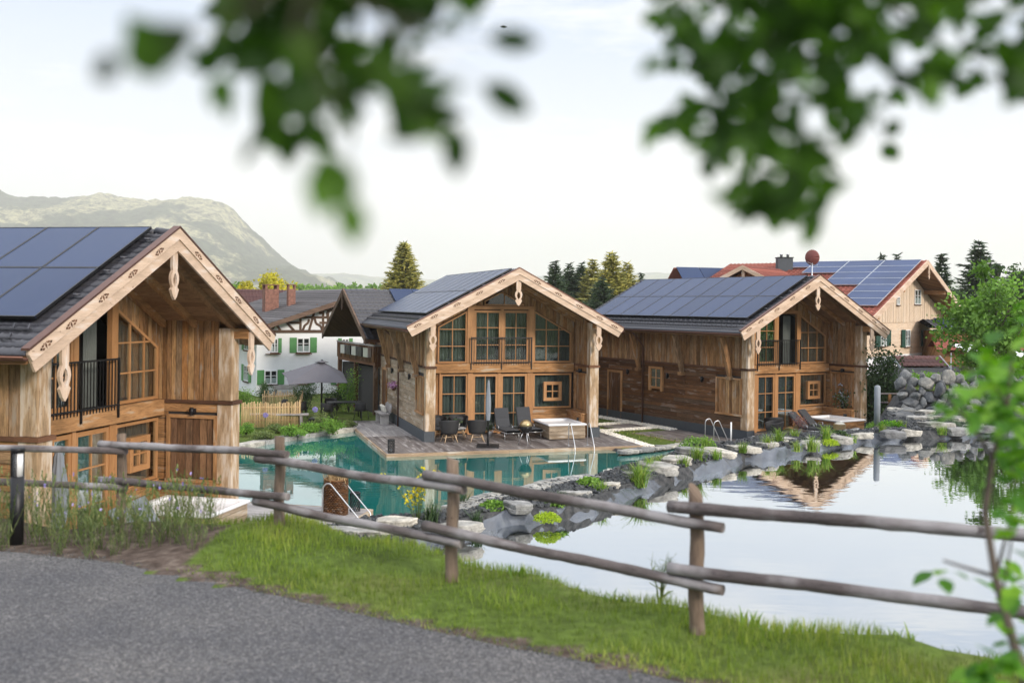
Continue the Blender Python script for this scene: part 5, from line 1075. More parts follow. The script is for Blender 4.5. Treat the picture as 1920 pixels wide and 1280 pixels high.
for i, (a, b_, h, n_, lb) in enumerate(tufts):
    p = G(a, b_, ZB + .03); z = max(hz(p.x, p.y), 1.95); o = tuft_mesh(i, n_, h * 1.0, h * .8).build('grass_tuft', M['tuft'] if i not in (16, 17, 18, 22) else M['leaf_dark']); o.location = (p.x, p.y, z); tag(o, lb, 'grass tuft', 'grass tufts on the berm')
mats_ = [((1028, 958), .22, 'moss', 'bright yellow-green moss cushion on the gravel near the liner'), ((1557, 822), .24, 'moss', 'bright green cushion plant before the silver globe'), ((925, 948), .22, 'leaf_tree', 'green herb cushion beside the gravel'), ((1045, 940), .2, 'leaf_tree', 'green cushion on the far side of the moss'), ((1575, 812), .2, 'leaf_dark', 'dark cushion plant by the tub'), ((1650, 795), .4, 'leaf_tree', 'leafy green clump at the right column of the far chalet'), ((1672, 798), .35, 'leaf_shrub', 'light green clump beside the grey bollard post'), ((1310, 835), .45, 'leaf_tree', 'leafy clump at the steel ladder'), ((1105, 905), .25, 'leaf_tree', 'low herb on the poolside edge')]
for ((a, b_), s_, mt, lb) in mats_:
    p = G(a, b_, ZB + .05); n_ = 1100 if mt == 'moss' else 550; q_ = RNG.normal(size=(n_, 3)); q_ /= np.linalg.norm(q_, axis=1)[:, None]; q_[:, 2] = abs(q_[:, 2]) * .6; q_ = q_ * s_ * RNG.uniform(.6, 1.05, (n_, 1)); v, f, g = scatter([(-.014, 0, 0), (.014, 0, 0), (.014, .035, 0), (-.014, .035, 0)], [(0, 1, 2, 3)], q_, rnd_rot(n_), np.ones((n_, 3)) * (.6 if mt == 'moss' else 1.1)); o = npmesh('cushion_plant', v, f, M[mt], g); o.location = (p.x, p.y, max(hz(p.x, p.y), 1.95)); tag(o, lb, 'plant', 'cushion plants on the berm')
# yellow flowering plant and the thin weed by the fence
def wild(name, label, loc, h, spread, nst, flower, leafm, fl_n, fsize, seed):
    rs = random.Random(seed); o = thing(name, label, 'wildflower', loc, 0); k = MB(); tips = []; lf = []
    for i in range(nst):
        a = rs.uniform(0, 6.28); l_ = h * rs.uniform(.6, 1.0); ln = spread * rs.uniform(.1, 1); p2 = Vector((math.cos(a) * ln, math.sin(a) * ln * .6, l_)); p1 = Vector((p2.x * .35, p2.y * .35, l_ * .55)); k.tube([(0, 0, 0), p1, p2], [.006, .005, .002], 5, cap=False)
        for j in range(7):
            t = rs.uniform(.4, 1); c_ = p1.lerp(p2, (t - .4) / .6); e = c_ + Vector((rs.gauss(0, .07), rs.gauss(0, .05), rs.uniform(.02, .10))); k.tube([c_, e], [.002, .001], 3, cap=False); tips.append(e)
        for j in range(7): lf.append(Vector((0, 0, 0)).lerp(p1, rs.random()) if rs.random() < .5 else p1.lerp(p2, rs.random() * .8))
    k.build('stems', M['herb'], o); n_ = len(lf); v, f, g = scatter([(-.008, 0, 0), (.008, 0, 0), (.005, .07, .02), (-.005, .07, .02)], [(0, 1, 2, 3)], np.array([tuple(p) for p in lf]), rotz_m(RNG.uniform(0, 6.28, n_)), np.ones((n_, 3)) * RNG.uniform(.7, 1.6, (n_, 1))); npmesh('leaves', v, f, M[leafm], g, o)
    if flower:
        pts = np.array([tuple(t_ + Vector((rs.gauss(0, fsize * .5), rs.gauss(0, fsize * .5), rs.gauss(0, fsize * .5)))) for t_ in tips for _ in range(fl_n)]); n_ = len(pts); s_ = fsize * .5; v, f, g = scatter([(-s_, -s_, 0), (s_, -s_, 0), (s_, s_, s_ * .4), (-s_, s_, 0)], [(0, 1, 2, 3)], pts, rnd_rot(n_), np.ones((n_, 3))); npmesh('blossom', v, f, M[flower], g, o)
    return o
p = G(785, 985, 2.0); wild('yellow_flowers', 'tall yellow flowering plant at the end of the turquoise pool, behind the fence', (p.x, p.y, 1.9), .98, .52, 11, 'flower_y', 'leaf_tree', 3, .032, 3)
p = G(1243, 1160, 3.0); wild('thin_weed', 'thin pale weed rising before the pond, left of the right fence post', (p.x - .02, p.y, hz(p.x, p.y)), .46, .13, 7, None, 'herb', 0, 0, 5)
for i, (a, b_, h) in enumerate([(975, 1085, .16), (1400, 1180, .14), (1500, 1190, .18), (1700, 1215, .12), (1160, 1130, .10), (600, 990, .10)]):
    p = G(a, b_, ZP - .05); o = tuft_mesh(70 + i, 22, h, .12).build('grass_tuft', M['tuft']); o.location = (p.x, p.y, hz(p.x, p.y) - .02); tag(o, 'longer grass wisps sticking up at the edge of the near lawn', 'grass tuft', 'wisps of grass at the lawn edge')
# ------------------------------------------------------------------ foreground leaves
def leafcloud(name, label, core, pts, size, rmat, limbs, depth):
    o = thing(name, label, 'tree branch', core); lv = np.array([tuple(Vector(p) - Vector(core)) for p in pts]); n_ = len(lv)
    tvl = [(0, 0, 0), (.30, .22, .05), (.36, .5, .04), (.2, .8, 0), (0, 1.05, -.06), (-.2, .8, 0), (-.36, .5, .04), (-.30, .22, .05), (0, .5, -.03)]; tfl = [(0, 1, 2, 8), (8, 2, 3, 4), (8, 4, 5, 6), (8, 6, 7, 0)]
    sc = np.ones((n_, 3)) * (size * RNG.uniform(.7, 1.25, (n_, 1))); v, f, g = scatter(tvl, tfl, lv, rnd_rot(n_), sc); npmesh('leaves', v, f, M[rmat], g, o)
    for l_ in limbs: k = MB(); k.tube([Vector(p) - Vector(core) for p in l_[0]], [q_ * .55 for q_ in l_[1]], 8); k.build('twig', M['bark'], o)
    return o
def in_poly(x, y, poly):
    c = False; n_ = len(poly)
    for i in range(n_):
        (ax, ay), (bx, by) = poly[i], poly[(i + 1) % n_]
        if (ay > y) != (by > y) and x < (bx - ax) * (y - ay) / (by - ay) + ax: c = not c
    return c
GAPR = [(1285, 10, 22), (1360, 15, 25), (1272, 68, 18), (1345, 190, 30), (1325, 230, 25), (1395, 90, 13), (1380, 128, 18), (1520, 85, 25), (1500, 165, 22), (1490, 210, 20), (1535, 225, 35), (1685, 38, 17), (1660, 65, 14), (1700, 110, 36), (1650, 140, 38), (1765, 90, 26), (1860, 20, 34), (1885, 75, 30), (1855, 122, 30), (1790, 140, 20), (1405, 297, 15), (1470, 300, 15), (1605, 170, 28), (1630, 245, 25), (1550, 272, 25), (1365, 325, 15), (1435, 350, 15), (1450, 40, 9), (1570, 40, 9), (1420, 200, 9), (1560, 130, 10), (1465, 120, 8), (1600, 90, 9), (1445, 260, 10), (1390, 240, 9), (1740, 45, 12), (1800, 60, 12), (1330, 60, 12)]
GAPL = [(465, 50, 36), (545, 30, 26), (568, 115, 44), (470, 165, 52), (505, 190, 34), (665, 125, 34), (700, 55, 52), (722, 80, 40), (620, 205, 24), (712, 190, 34), (800, 112, 38), (860, 100, 40), (780, 90, 20), (620, 40, 28), (850, 190, 44), (880, 215, 40), (590, 260, 20), (800, 20, 40), (870, 25, 30)]
polyR = [(1245, -200), (1238, 60), (1250, 120), (1320, 150), (1330, 175), (1235, 215), (1222, 240), (1290, 250), (1335, 300), (1375, 345), (1410, 400), (1440, 425), (1500, 400), (1530, 420), (1545, 390), (1530, 340), (1570, 290), (1610, 240), (1640, 270), (1660, 290), (1665, 235), (1625, 200), (1680, 185), (1740, 160), (1830, 160), (1890, 160), (1935, 190), (2100, 200), (2100, -200)]
pts = []; rs = random.Random(11)
while len(pts) < 2000:
    a, b_ = rs.uniform(1200, 2100), rs.uniform(-200, 450)
    if not in_poly(a, b_, polyR): continue
    if any((a - x_) ** 2 + (b_ - y_) ** 2 < (r_ * 1.0 + 7) ** 2 for x_, y_, r_ in GAPR): continue
    if rs.random() > (1.0 if a < 1600 else .8): continue
    pts.append(Pt(a, b_, rs.uniform(.85, 1.45)))
T1 = Pt(1560, -260, 1.3)
leafcloud('overhanging_branch', 'dense dark leafy branch hanging into the top right of the view', T1, pts, .032, 'leaf_near', [([Pt(1700, -500, 1.6), Pt(1560, -200, 1.3), Pt(1480, 60, 1.1), Pt(1450, 240, 1.05), Pt(1500, 400, 1.0)], [.012, .009, .006, .004, .002]), ([Pt(1560, -200, 1.3), Pt(1680, 20, 1.2), Pt(1800, 110, 1.1), Pt(1900, 170, 1.1)], [.008, .006, .004, .002]), ([Pt(1480, 60, 1.1), Pt(1580, 180, 1.0), Pt(1640, 215, 1.0), Pt(1665, 270, 1.0)], [.005, .004, .003, .0015])], 0)
pts = []; rs = random.Random(5)
polyL = [(400, -160), (425, 60), (395, 150), (440, 190), (500, 225), (490, 270), (540, 270), (590, 215), (640, 225), (700, 210), (760, 235), (800, 230), (850, 195), (800, 150), (815, 95), (880, 60), (900, -160)]
while len(pts) < 560:
    a, b_ = rs.uniform(380, 900), rs.uniform(-160, 280)
    if not in_poly(a, b_, polyL): continue
    if any((a - x_) ** 2 + (b_ - y_) ** 2 < (r_ * .85 + 8) ** 2 for x_, y_, r_ in GAPL): continue
    pts.append(Pt(a, b_, rs.uniform(.68, 1.05)))
for (a, b_, d_) in [(305, 75, .62), (325, 120, .62), (300, 150, .6), (225, 112, .6), (260, 105, .6), (630, 350, .64), (660, 370, .64), (640, 395, .64), (605, 325, .62)]: pts.append(Pt(a, b_, d_))
bL = leafcloud('overhanging_branch', 'blurred leafy twigs hanging close to the lens at top left', Pt(600, -150, .52), pts, .034, 'leaf_near', [([Pt(640, -400, .6), Pt(600, -100, .52), Pt(560, 60, .5), Pt(620, 160, .5), Pt(640, 300, .47), Pt(645, 370, .46)], [.004, .003, .0025, .0015, .001, .0008]), ([Pt(600, -100, .52), Pt(720, 40, .52), Pt(800, 60, .55), Pt(940, 80, .56)], [.003, .002, .0015, .0006]), ([Pt(600, -100, .52), Pt(450, 20, .47), Pt(330, 90, .45), Pt(220, 112, .42)], [.003, .0018, .0012, .0006]), ([Pt(700, 120, .53), Pt(800, 210, .55), Pt(856, 250, .56)], [.0015, .001, .0006]), ([Pt(720, 40, .52), Pt(840, 130, .55), Pt(925, 172, .56)], [.0015, .001, .0006])], 0)
# three separate hanging leaves of the left branch
k = MB()
def oneleaf(k, c_, dirx, dirz, L_, w_, yaw=.3):
    ax = Vector((dirx, 0, dirz)).normalized(); sd_ = Vector((ax.z, yaw, -ax.x)).normalized(); prof = [(-.5, .02), (-.3, .32), (-.05, .46), (.2, .38), (.4, .15), (.5, .0)]
    vs = [c_ + ax * L_ * t + sd_ * w_ * q_ for t, q_ in prof] + [c_ + ax * L_ * t - sd_ * w_ * q_ for t, q_ in prof]; k.add([v - bL.location for v in vs], [(i, i + 1, i + 7, i + 6) for i in range(5)])
for (a, b_, dx, dz, L_, w_) in [(856, 283, .05, -1, 100, 60), (952, 185, .8, -.5, 105, 60), (965, 76, 1, -.1, 100, 50)]:
    D_ = .74; oneleaf(k, Pt(a, b_, D_), dx, dz, L_ / F * D_, w_ / F * D_)
k.build('hanging_leaves', M['leaf_near'], bL)
# sapling at the right edge
o = thing('sapling', 'slender leaning sapling with bright green leaves at the right edge', 'sapling', Vector((2.6 * .545, 2.6, hz(1.4, 2.6))))
base = o.location.copy(); st_ = [Pt(1990, 1500, 2.60), Pt(1915, 1250, 2.60), Pt(1868, 1080, 2.67), Pt(1848, 960, 2.73), Pt(1862, 860, 2.73), Pt(1890, 760, 2.73), Pt(1900, 660, 2.73)]
k = MB(); k.tube([Vector(p) - base for p in st_], [.016, .014, .011, .0095, .008, .006, .004], 8); k.build('stem', M['bark'], o)
k = MB()
for pl in ([(1868, 1080), (1895, 980), (1905, 900), (1885, 820)], [(1915, 1250), (1880, 1120), (1900, 1000), (1935, 900)], [(1862, 860), (1820, 790), (1770, 740)], [(1890, 760), (1850, 700), (1800, 690)], [(1868, 1080), (1800, 1060), (1770, 1050)]): k.tube([Pt(a, b_, 2.70) - base for a, b_ in pl], [.006, .004, .003, .0015], 6)
k.build('branch', M['bark'], o); pts = []; rs = random.Random(3)
for (cx_, cy_, sx_, sy_, n_) in [(1890, 700, 36, 36, 62), (1850, 755, 38, 22, 36), (1908, 815, 25, 38, 50), (1790, 768, 20, 9, 8), (1912, 900, 16, 40, 18), (1905, 1000, 18, 50, 10), (1895, 1225, 28, 30, 26), (1860, 1280, 30, 16, 20), (1932, 625, 18, 30, 22), (1885, 1100, 18, 50, 16), (1800, 1065, 25, 12, 6), (1820, 905, 10, 30, 0)]:
    for _ in range(n_): pts.append(Pt(rs.gauss(cx_, sx_), rs.gauss(cy_, sy_), rs.uniform(2.35, 3.05)))
tvl = [(0, 0, 0), (.30, .22, .05), (.36, .5, .04), (.2, .8, 0), (0, 1.05, -.06), (-.2, .8, 0), (-.36, .5, .04), (-.30, .22, .05), (0, .5, -.03)]; tfl = [(0, 1, 2, 8), (8, 2, 3, 4), (8, 4, 5, 6), (8, 6, 7, 0)]
n_ = len(pts); rt = rotz_m(RNG.uniform(0, 6.28, n_)) @ np.array([[1, 0, 0], [0, .9, -.43], [0, .43, .9]]).T
v, f, g = scatter(tvl, tfl, np.array([tuple(p - base) for p in pts]), rt, np.ones((n_, 3)) * (.062 * RNG.uniform(.7, 1.25, (n_, 1)))); npmesh('leaves', v, f, M['leaf_shrub'], g, o)
# passing insect in the sky
p = Pt(946, 50, 9); k = MB(); k.tube([p + Vector((-.03, 0, .0)), p, p + Vector((.03, 0, -.004))], [.004, .013, .003], 6); k.add([p, p + Vector((-.02, .05, .02)), p + Vector((.03, .05, .02))], [(0, 1, 2)]); tag(k.build('flying_insect', M['black']), 'tiny dark insect flying in the sky above the small single leaf', 'insect')
# ------------------------------------------------------------------ background houses
class Frame:
    def __init__(s, x, y, t, z=0): s.x, s.y, s.t, s.z = x, y, t, z
    def at(s, px, py, y):
        u, v = unroll(px, py); d = (u / F, 1.0); n = (-math.sin(s.t), math.cos(s.t)); D = (y + n[0] * s.x + n[1] * s.y) / (n[0] * d[0] + n[1]); qx, qy = D * d[0] - s.x, D - s.y
        return qx * math.cos(s.t) + qy * math.sin(s.t), CH - v / F * D - s.z
    def ax(s, px, py, x):
        u, v = unroll(px, py); d = (u / F, 1.0); n = (math.cos(s.t), math.sin(s.t)); D = (x + n[0] * s.x + n[1] * s.y) / (n[0] * d[0] + n[1]); qx, qy = D * d[0] - s.x, D - s.y
        return -qx * math.sin(s.t) + qy * math.cos(s.t), CH - v / F * D - s.z
def wbox(k, a0, a1, z0, z1, y0, y1, A=2, side=None):
    a0, a1 = sorted((a0, a1)); z0, z1 = sorted((z0, z1)); k.box(a0, a1, y0, y1, z0, z1, A)
def small_window(par, x0, x1, z0, z1, y=0, frame='stonew', sill='darkwood', sh=None, shl=True, shr=True, side=False, sw=None):
    x0, x1 = sorted((x0, x1)); z0, z1 = sorted((z0, z1))
    def B(k, a0, a1, c0, c1, d0, d1, A=2): (k.box(d0, d1, a0, a1, c0, c1, A) if side else k.box(a0, a1, d0, d1, c0, c1, A))
    k = MB(); t = .06; B(k, x0, x0 + t, z0, z1, y - .05, y + .02); B(k, x1 - t, x1, z0, z1, y - .05, y + .02); B(k, x0 + t, x1 - t, z0, z0 + t, y - .05, y + .02, 0); B(k, x0 + t, x1 - t, z1 - t, z1, y - .05, y + .02, 0)
    xm = (x0 + x1) / 2; B(k, xm - .035, xm + .035, z0 + t, z1 - t, y - .055, y + .01); zm = z0 + (z1 - z0) * .6; B(k, x0 + t, xm - .035, zm - .015, zm + .015, y - .045, y + .0, 0); B(k, xm + .035, x1 - t, zm - .015, zm + .015, y - .045, y + .0, 0)
    o = k.build('window', M[frame], par); k = MB(); B(k, x0 + t, x1 - t, z0 + t, z1 - t, y - .012, y - .008); k.build('pane', M['glass'], o)
    k = MB(); B(k, x0 + t, x1 - t, z0 + t, z1 - t, y - .004, y - .001); k.build('painted_room_dark', M['painted_dark'], o)  # thin dark sheet painting the unlit room behind the pane
    k = MB(); B(k, x0 + t, x1 - t, z0 + t, z0 + (z1 - z0) * .45, y - .0075, y - .005); k.build('net_curtain', M['stonew'], o)
    k = MB(); B(k, x0 - .06, x1 + .06, z0 - .07, z0, y - .10, y + .0, 0); k.build('sill', M[sill], o)
    if sh:
        w_ = sw or (x1 - x0) * .52
        for on, a, b_ in ((shl, x0 - w_ - .02, x0 - .02), (shr, x1 + .02, x1 + .02 + w_)):
            if not on: continue
            k = MB(); B(k, a, b_, z0 - .02, z1 + .02, y - .05, y - .015)
            for i in range(5): zz = z0 + (z1 - z0) * (i + .5) / 5; B(k, a + .04, b_ - .04, zz - .06, zz + .06, y - .06, y - .05, 0)
            k.build('shutter', M[sh], par)
    return o
# white farmhouse
pw = Pt(481.6, 742, 57.0); FW = Frame(pw.x, pw.y, .52, 0); wh = thing('white_farmhouse', 'white plastered farmhouse with green shutters and half-timbered gable, behind picket fence', 'house', (pw.x, pw.y, 0), .52)
ax_, az_ = FW.at(690, 540, 0); HWH = ax_; SLW = .33; az_ -= .05
def zw(x): return az_ - SLW * abs(x - HWH)
k = MB(); k.box(0, 2 * HWH, 0, 15, -.5, zw(0) - .25, 0); k.prism([(0, zw(0) - .26), (2 * HWH, zw(0) - .26), (HWH, az_ - .3)], .0, 15); k.build('wall', M['plaster'], wh)
k = MB(); tile_slope(k, HWH, az_, -1.3, zw(-1.3), -1.2, 16, .33, .38, .03, .03); tile_slope(k, HWH, az_, 2 * HWH + 1.2, zw(-1.2), -1.2, 16, .33, .38, .03, .03); rf = k.build('roof', M['tile_g'], wh)
k = MB(); k.prism([(-1.28, zw(-1.28) - .05), (HWH, az_ - .05), (2 * HWH + 1.2, zw(-1.2) - .05), (2 * HWH + 1.2, zw(-1.2) - .2), (HWH, az_ - .2), (-1.28, zw(-1.28) - .2)], -1.15, 15.9); k.build('soffit', M['darkwood'], rf)
k = MB(); k.prism([(-1.35, zw(-1.35) - .0), (HWH, az_ + .02), (2 * HWH + 1.2, zw(-1.2)), (2 * HWH + 1.2, zw(-1.2) - .26), (HWH, az_ - .26), (-1.35, zw(-1.35) - .26)], -1.24, -1.18, A=0); k.build('verge_board', M['tframe'], wh)
# timber framing as traced lines in the plane of the gable
def strip(k, pts, w_, y0, y1):
    for (a, b_) in zip(pts[:-1], pts[1:]):
        dx, dz = b_[0] - a[0], b_[1] - a[1]; L_ = math.hypot(dx, dz) + 1e-9; nx, nz_ = -dz / L_ * w_ / 2, dx / L_ * w_ / 2; k.prism([(a[0] - nx, a[1] - nz_), (b_[0] - nx, b_[1] - nz_), (b_[0] + nx, b_[1] + nz_), (a[0] + nx, a[1] + nz_)], y0, y1, A=0)
zt = lambda a, b_: FW.at(420 + a / 3.765, 480 + b_ / 3.765, 0)
k = MB(); strip(k, [zt(335, 532), zt(860, 530)], .17, -.06, .02)
for i, ln in enumerate([[(345, 515), (372, 475)], [(372, 475), (405, 528)], [(435, 455), (500, 525)], [(545, 420), (545, 528)], [(545, 432), (740, 432)], [(455, 470), (545, 470)], [(645, 385), (605, 528)], [(705, 360), (705, 528)], [(740, 345), (740, 528)], [(700, 528), (740, 480)], [(740, 480), (790, 528)], [(760, 528), (800, 480)], [(790, 470), (840, 528)], [(560, 525), (575, 490), (600, 470), (605, 445)], [(645, 440), (655, 475), (690, 495), (700, 525)], [(735, 430), (735, 395), (770, 380), (775, 345)], [(680, 470), (830, 470)], [(700, 380), (760, 375)]]): strip(k, [zt(*p) for p in ln], .13, -.05 + .002 * (i % 5), .015)
k.build('timber_frame', M['tframe'], wh)
k = MB(); a, b_ = zt(675, 385); strip(k, [(a - .25, b_), (a, b_ + .3)], .3, -.06, 0); strip(k, [(a, b_ + .0), (a + .25, b_ + .02)], .4, -.065, 0); k.build('gable_vent', M['darkwood'], wh)
for (l, r_, t_, bt, s1, s2) in [(520, 610, 577, 678, 1, 1), (340, 385, 582, 680, 0, 1), (838, 885, 582, 680, 1, 1), (290, 380, 806, 903, 1, 1), (516, 600, 806, 900, 1, 1), (800, 870, 810, 900, 1, 1)]:
    x0, z1 = zt(l, t_); x1, z0 = zt(r_, bt); small_window(wh, x0, x1, z0, z1, 0, sh='greensh', shl=s1, shr=s2)
for yy, zz in ((1.6, .7), (1.6, 2.55), (5, .7), (5, 2.55)): small_window(wh, yy, yy + 1.0, zz, zz + .95, 0, sh='greensh', side=True)
# flower boxes below upper windows
for (l, r_, t_) in [(505, 620, 686), (295, 400, 688)]:
    x0, z1 = zt(l, t_); x1, _ = zt(r_, t_); k = MB(); k.box(min(x0, x1), max(x0, x1), -.2, -.1, z1 - .05, z1, 0); k.build('window_ledge', M['darkwood'], wh)
def chimney(par, px, py0, py1, wpx, D, cap=True, mat='brick'):
    a = Pt(px - wpx / 2, py1, D); b_ = Pt(px + wpx / 2, py0, D); w_ = b_.x - a.x; k = MB()
    z0, z1 = a.z - .6, b_.z; pl = par.matrix_basis.inverted() if par else Matrix(); c_ = pl @ Vector(((a.x + b_.x) / 2, D, 0)); k.box(c_.x - w_ / 2, c_.x + w_ / 2, c_.y - w_ * .4, c_.y + w_ * .4, z0, z1 - .3, 2); o = k.build('chimney', M[mat], rf if par is wh else par)
    k = MB()
    for sx in (-1, 1):
        for sy in (-1, 1): k.box(*sorted((c_.x + sx * w_ * .5, c_.x + sx * w_ * .34)), *sorted((c_.y + sy * w_ * .4, c_.y + sy * w_ * .25)), z1 - .3, z1 - .05, 2)
    k.box(c_.x - w_ * .56, c_.x + w_ * .56, c_.y - w_ * .46, c_.y + w_ * .46, z1 - .05, z1, 0); k.build('chimney_cap', M[mat], rf if par is wh else par); return o
bpy.context.view_layer.update()
chimney(wh, 509, 533.5, 570, 26, 63.5); chimney(wh, 547.5, 533, 566, 14, 63.0)
k = MB(); k.box(*sorted((zt(338, 930)[0], zt(500, 930)[0])), -.75, -.35, .38, .62, 0); pl_ = thing('planter', 'long grey wooden planter box standing before the white farmhouse wall', 'planter', (pw.x, pw.y, 0), .52); k.build('trough', M['deck_pale'], pl_)
k = MB(); [k.box(xx, xx + .1, -.7, -.4, -.0, .38, 2) for xx in (zt(345, 930)[0], zt(480, 930)[0])]; k.build('leg', M['deck_pale'], pl_)
# reddish roofed house behind
pr_ = Pt(447, 590, 85); hb_ = thing('red_roofed_house', 'dull red tiled roof of a house seen just above the white farmhouse roof', 'house', (pr_.x, pr_.y, 0), .35)
zrg = Pt(460, 541, 85).z; k = MB(); k.box(-9, 7, 0, 9, -.5, zrg - 2.6, 0); k.build('wall', M['plaster'], hb_); k = MB(); k.M = Matrix.Rotation(PI / 2, 4, 'Z'); tile_slope(k, 4.5, zrg, -1, zrg - 2.6, -8, 11.6); tile_slope(k, 4.5, zrg, 10, zrg - 2.6, -8, 11.6); k.build('roof', M['tile_b'], hb_)
k = MB(); k.box(-1.1, -.4, 3, 3.7, zrg - 1, zrg + .9, 2); k.box(-1.2, -.3, 2.9, 3.8, zrg + .9, zrg + 1.0, 0); k.build('chimney', M['concrete'], hb_)
k = MB(); k.box(-4, 4, -.02, .02, .5, 1.5, 0); 
# dark chalet with balcony
pd = Pt(697, 770, 48.5); FD = Frame(pd.x, pd.y, -1.12, 0); WD = 6.4; dc = thing('dark_chalet', 'dark brown chalet with a balcony of flower boxes, right of the open umbrella', 'house', (pd.x, pd.y, 0), -1.12)
# local x runs from the far left corner (-WD) to the near corner (0); y runs away to the right
apz = Pt(651, 541.5, 50.5).z; SLD = .62
def zd(x): return apz - SLD * abs(x + WD / 2)
k = MB(); k.box(-WD, 0, 1.6, 9, -.3, zd(0) - .3, 2); k.prism([(-WD, zd(0) - .31), (0, zd(0) - .31), (-WD / 2, apz - .35)], 1.6, 9); k.build('wall', M['darkwood'], dc)
k = MB(); k.box(-WD, 0, .4, 1.58, -.3, 2.2, 2); k.build('painted_porch_shade', M['painted_dark'], dc)  # near-black block standing in for the shade below the balcony
k = MB(); vboards(k, 'x', .0, .04, 1.7, 9, .1, zd(0) - .3, sign=1); vboards(k, 'y', 1.6, .04, -WD, 0, .1, lambda a: zd(a) - .35, sign=-1); k.build('boarding', M['darkwood'], dc)
ROD = .75; k = MB(); tile_slope(k, -WD / 2, apz, ROD, zd(ROD), -.5, 9.6); tile_slope(k, -WD / 2, apz, -WD - ROD, zd(-WD - ROD), -.5, 9.6); rfd = k.build('roof', M['tile'], dc)
k = MB(); k.prism([(-WD - ROD, zd(-WD - ROD) - .03), (-WD / 2, apz - .03), (ROD, zd(ROD) - .03), (ROD, zd(ROD) - .15), (-WD / 2, apz - .15), (-WD - ROD, zd(-WD - ROD) - .15)], -.45, 9.5); k.build('soffit', M['darkwood'], rfd)
k = MB(); 
for sg in (-1, 1): e_ = -WD / 2 + sg * (WD / 2 + ROD); k.prism([(-WD / 2, apz + .04), (e_, zd(e_) + .04), (e_, zd(e_) - .24), (-WD / 2, apz - .24)], -.58, -.5, A=0)
k.build('verge_board', M['tframe'], dc)
k = MB(); carved(k, -WD / 2, apz - .2, .9, .2, -.62, -.58); k.build('carved_pendant', M['tframe'], dc)
ang = math.atan(SLD)
for i in range(6):
    for j in range(2):
        y0 = 1.9 + i * 1.25; s0 = .1 + j * 1.2
        def q2(s_, o): return (-WD / 2 + s_ * math.cos(ang) + o * math.sin(ang), apz - s_ * math.sin(ang) + o * math.cos(ang))
        k = MB(); k.prism([q2(s0, .10), q2(s0 + 1.17, .10), q2(s0 + 1.17, .14), q2(s0, .14)], y0, y0 + 1.22, A=1); k.build('solar_panel', M['panel'], dc)
# balcony
k = MB(); k.box(-WD + .1, .25, .1, 1.6, 2.35, 2.5, 0); k.build('balcony_floor', M['darkwood'], dc)
k = MB(); k.box(-WD + .1, .30, .02, .12, 3.30, 3.38, 0); k.box(.2, .32, .02, 3.2, 3.30, 3.38, 1); k.build('handrail', M['deck_pale'], dc)
k = MB(); vboards(k, 'y', .08, .03, -WD + .1, .25, 2.5, 3.3, sign=-1); vboards(k, 'x', .25, .03, .1, 3.2, 2.3, 3.3, sign=1); k.build('balcony_boards', M['barn_dark'], dc)
for i in range(5): k = MB(); xx = -4.9 + i * 1.0; k.box(xx, xx + .75, -.16, .02, 2.75, 3.2, 0); bx_ = k.build('metal_box', M['black'] if i % 2 else M['chrome'], dc)
for i in range(3): k = MB(); zz = 4.2; k.prism([(-WD * .5 - 1.2 + i, 2.5)] * 1 + [(-WD * .5 - 1.1 + i, 2.5), (-WD * .5 - 1.1 + i, 4.6), (-WD * .5 - 1.2 + i, 4.6)], 1.5, 1.58); k.build('window_post', M['beam'], dc)
for (xx, yy) in ((-WD + .2, .2), (.05, .2), (.05, 3.0), (-WD / 2, .2)):
    k = MB(); k.box(xx - .1, xx + .1, yy - .1, yy + .1, -.2, 2.35, 2); k.build('post', M['barn_dark'], dc)
for xx, yy in ((.15, .4), (.15, 2.4)): k = MB(); k.prism([(yy, 1.4), (yy + .5, 2.3), (yy + .35, 2.35), (yy - .05, 1.55)], .02, .14, 'yz'); k.build('brace', M['darkwood'], dc)
k = MB(); k.prism([(0.0, 3.5), (2.2, 3.9), (2.2, 3.4)], .03, .08, 'yz'); k.build('side_screen', M['darkwood'], dc)
small_window(dc, 4.6, 5.4, 3.5, 4.1, .06, side=True)
k = MB(); k.box(.02, .9, 2.2, 8.5, 4.0 - .0, 4.08, 1); 
# big grey umbrella with its furniture
pu = Pt(604, 790, 45.5); um = thing('garden_umbrella', 'large open grey umbrella in the garden before the white farmhouse', 'umbrella', (pu.x, pu.y, .1))
zt_, ze_ = Pt(604, 677, 45.5).z - .1, Pt(604, 716, 45.5).z - .1; Rr = 2.25
k = MB(); vs = [(0, 0, zt_)]; n_ = 4
cor = [(-1.95, .45), (-1.15, -1.65), (1.35, -.95), (.75, 1.3)]
cz = [.36, 0, .05, .36]
for (a, b_), z_ in zip(cor, cz): vs.append((a, b_, ze_ + z_))
for i in range(n_): a, b_ = cor[i], cor[(i + 1) % n_]; vs.append(((a[0] + b_[0]) / 2 * .97, (a[1] + b_[1]) / 2 * .97, ze_ + .06 + (cz[i] + cz[(i + 1) % n_]) / 2))
fs = []
for i in range(n_): fs += [(0, 1 + i, 1 + n_ + i), (0, 1 + n_ + i, 1 + (i + 1) % n_)]
k.add(vs, fs); cn = k.build('canopy', M['canvas'], um, solid=.02)
k = MB(); k.lathe([(.34, zt_ - .05), (.05, zt_ + .03), (.0, zt_ + .035)], n=4); k.build('vent_cap', M['canvas'], cn)
k = MB(); k.tube([(0, 0, -.1), (0, 0, zt_ + .08)], .045, 8); k.build('pole', M['black'], um)
for (a, b_), z_ in zip(cor, cz): k = MB(); k.tube([(0, 0, zt_ - .12), (a * .97, b_ * .97, ze_ + z_ - .02)], .015, 4); k.build('rib', M['black'], um)
k = MB(); k.box(-.5, .5, -.5, .5, -.1, .02, 0); k.build('base', M['black'], um)
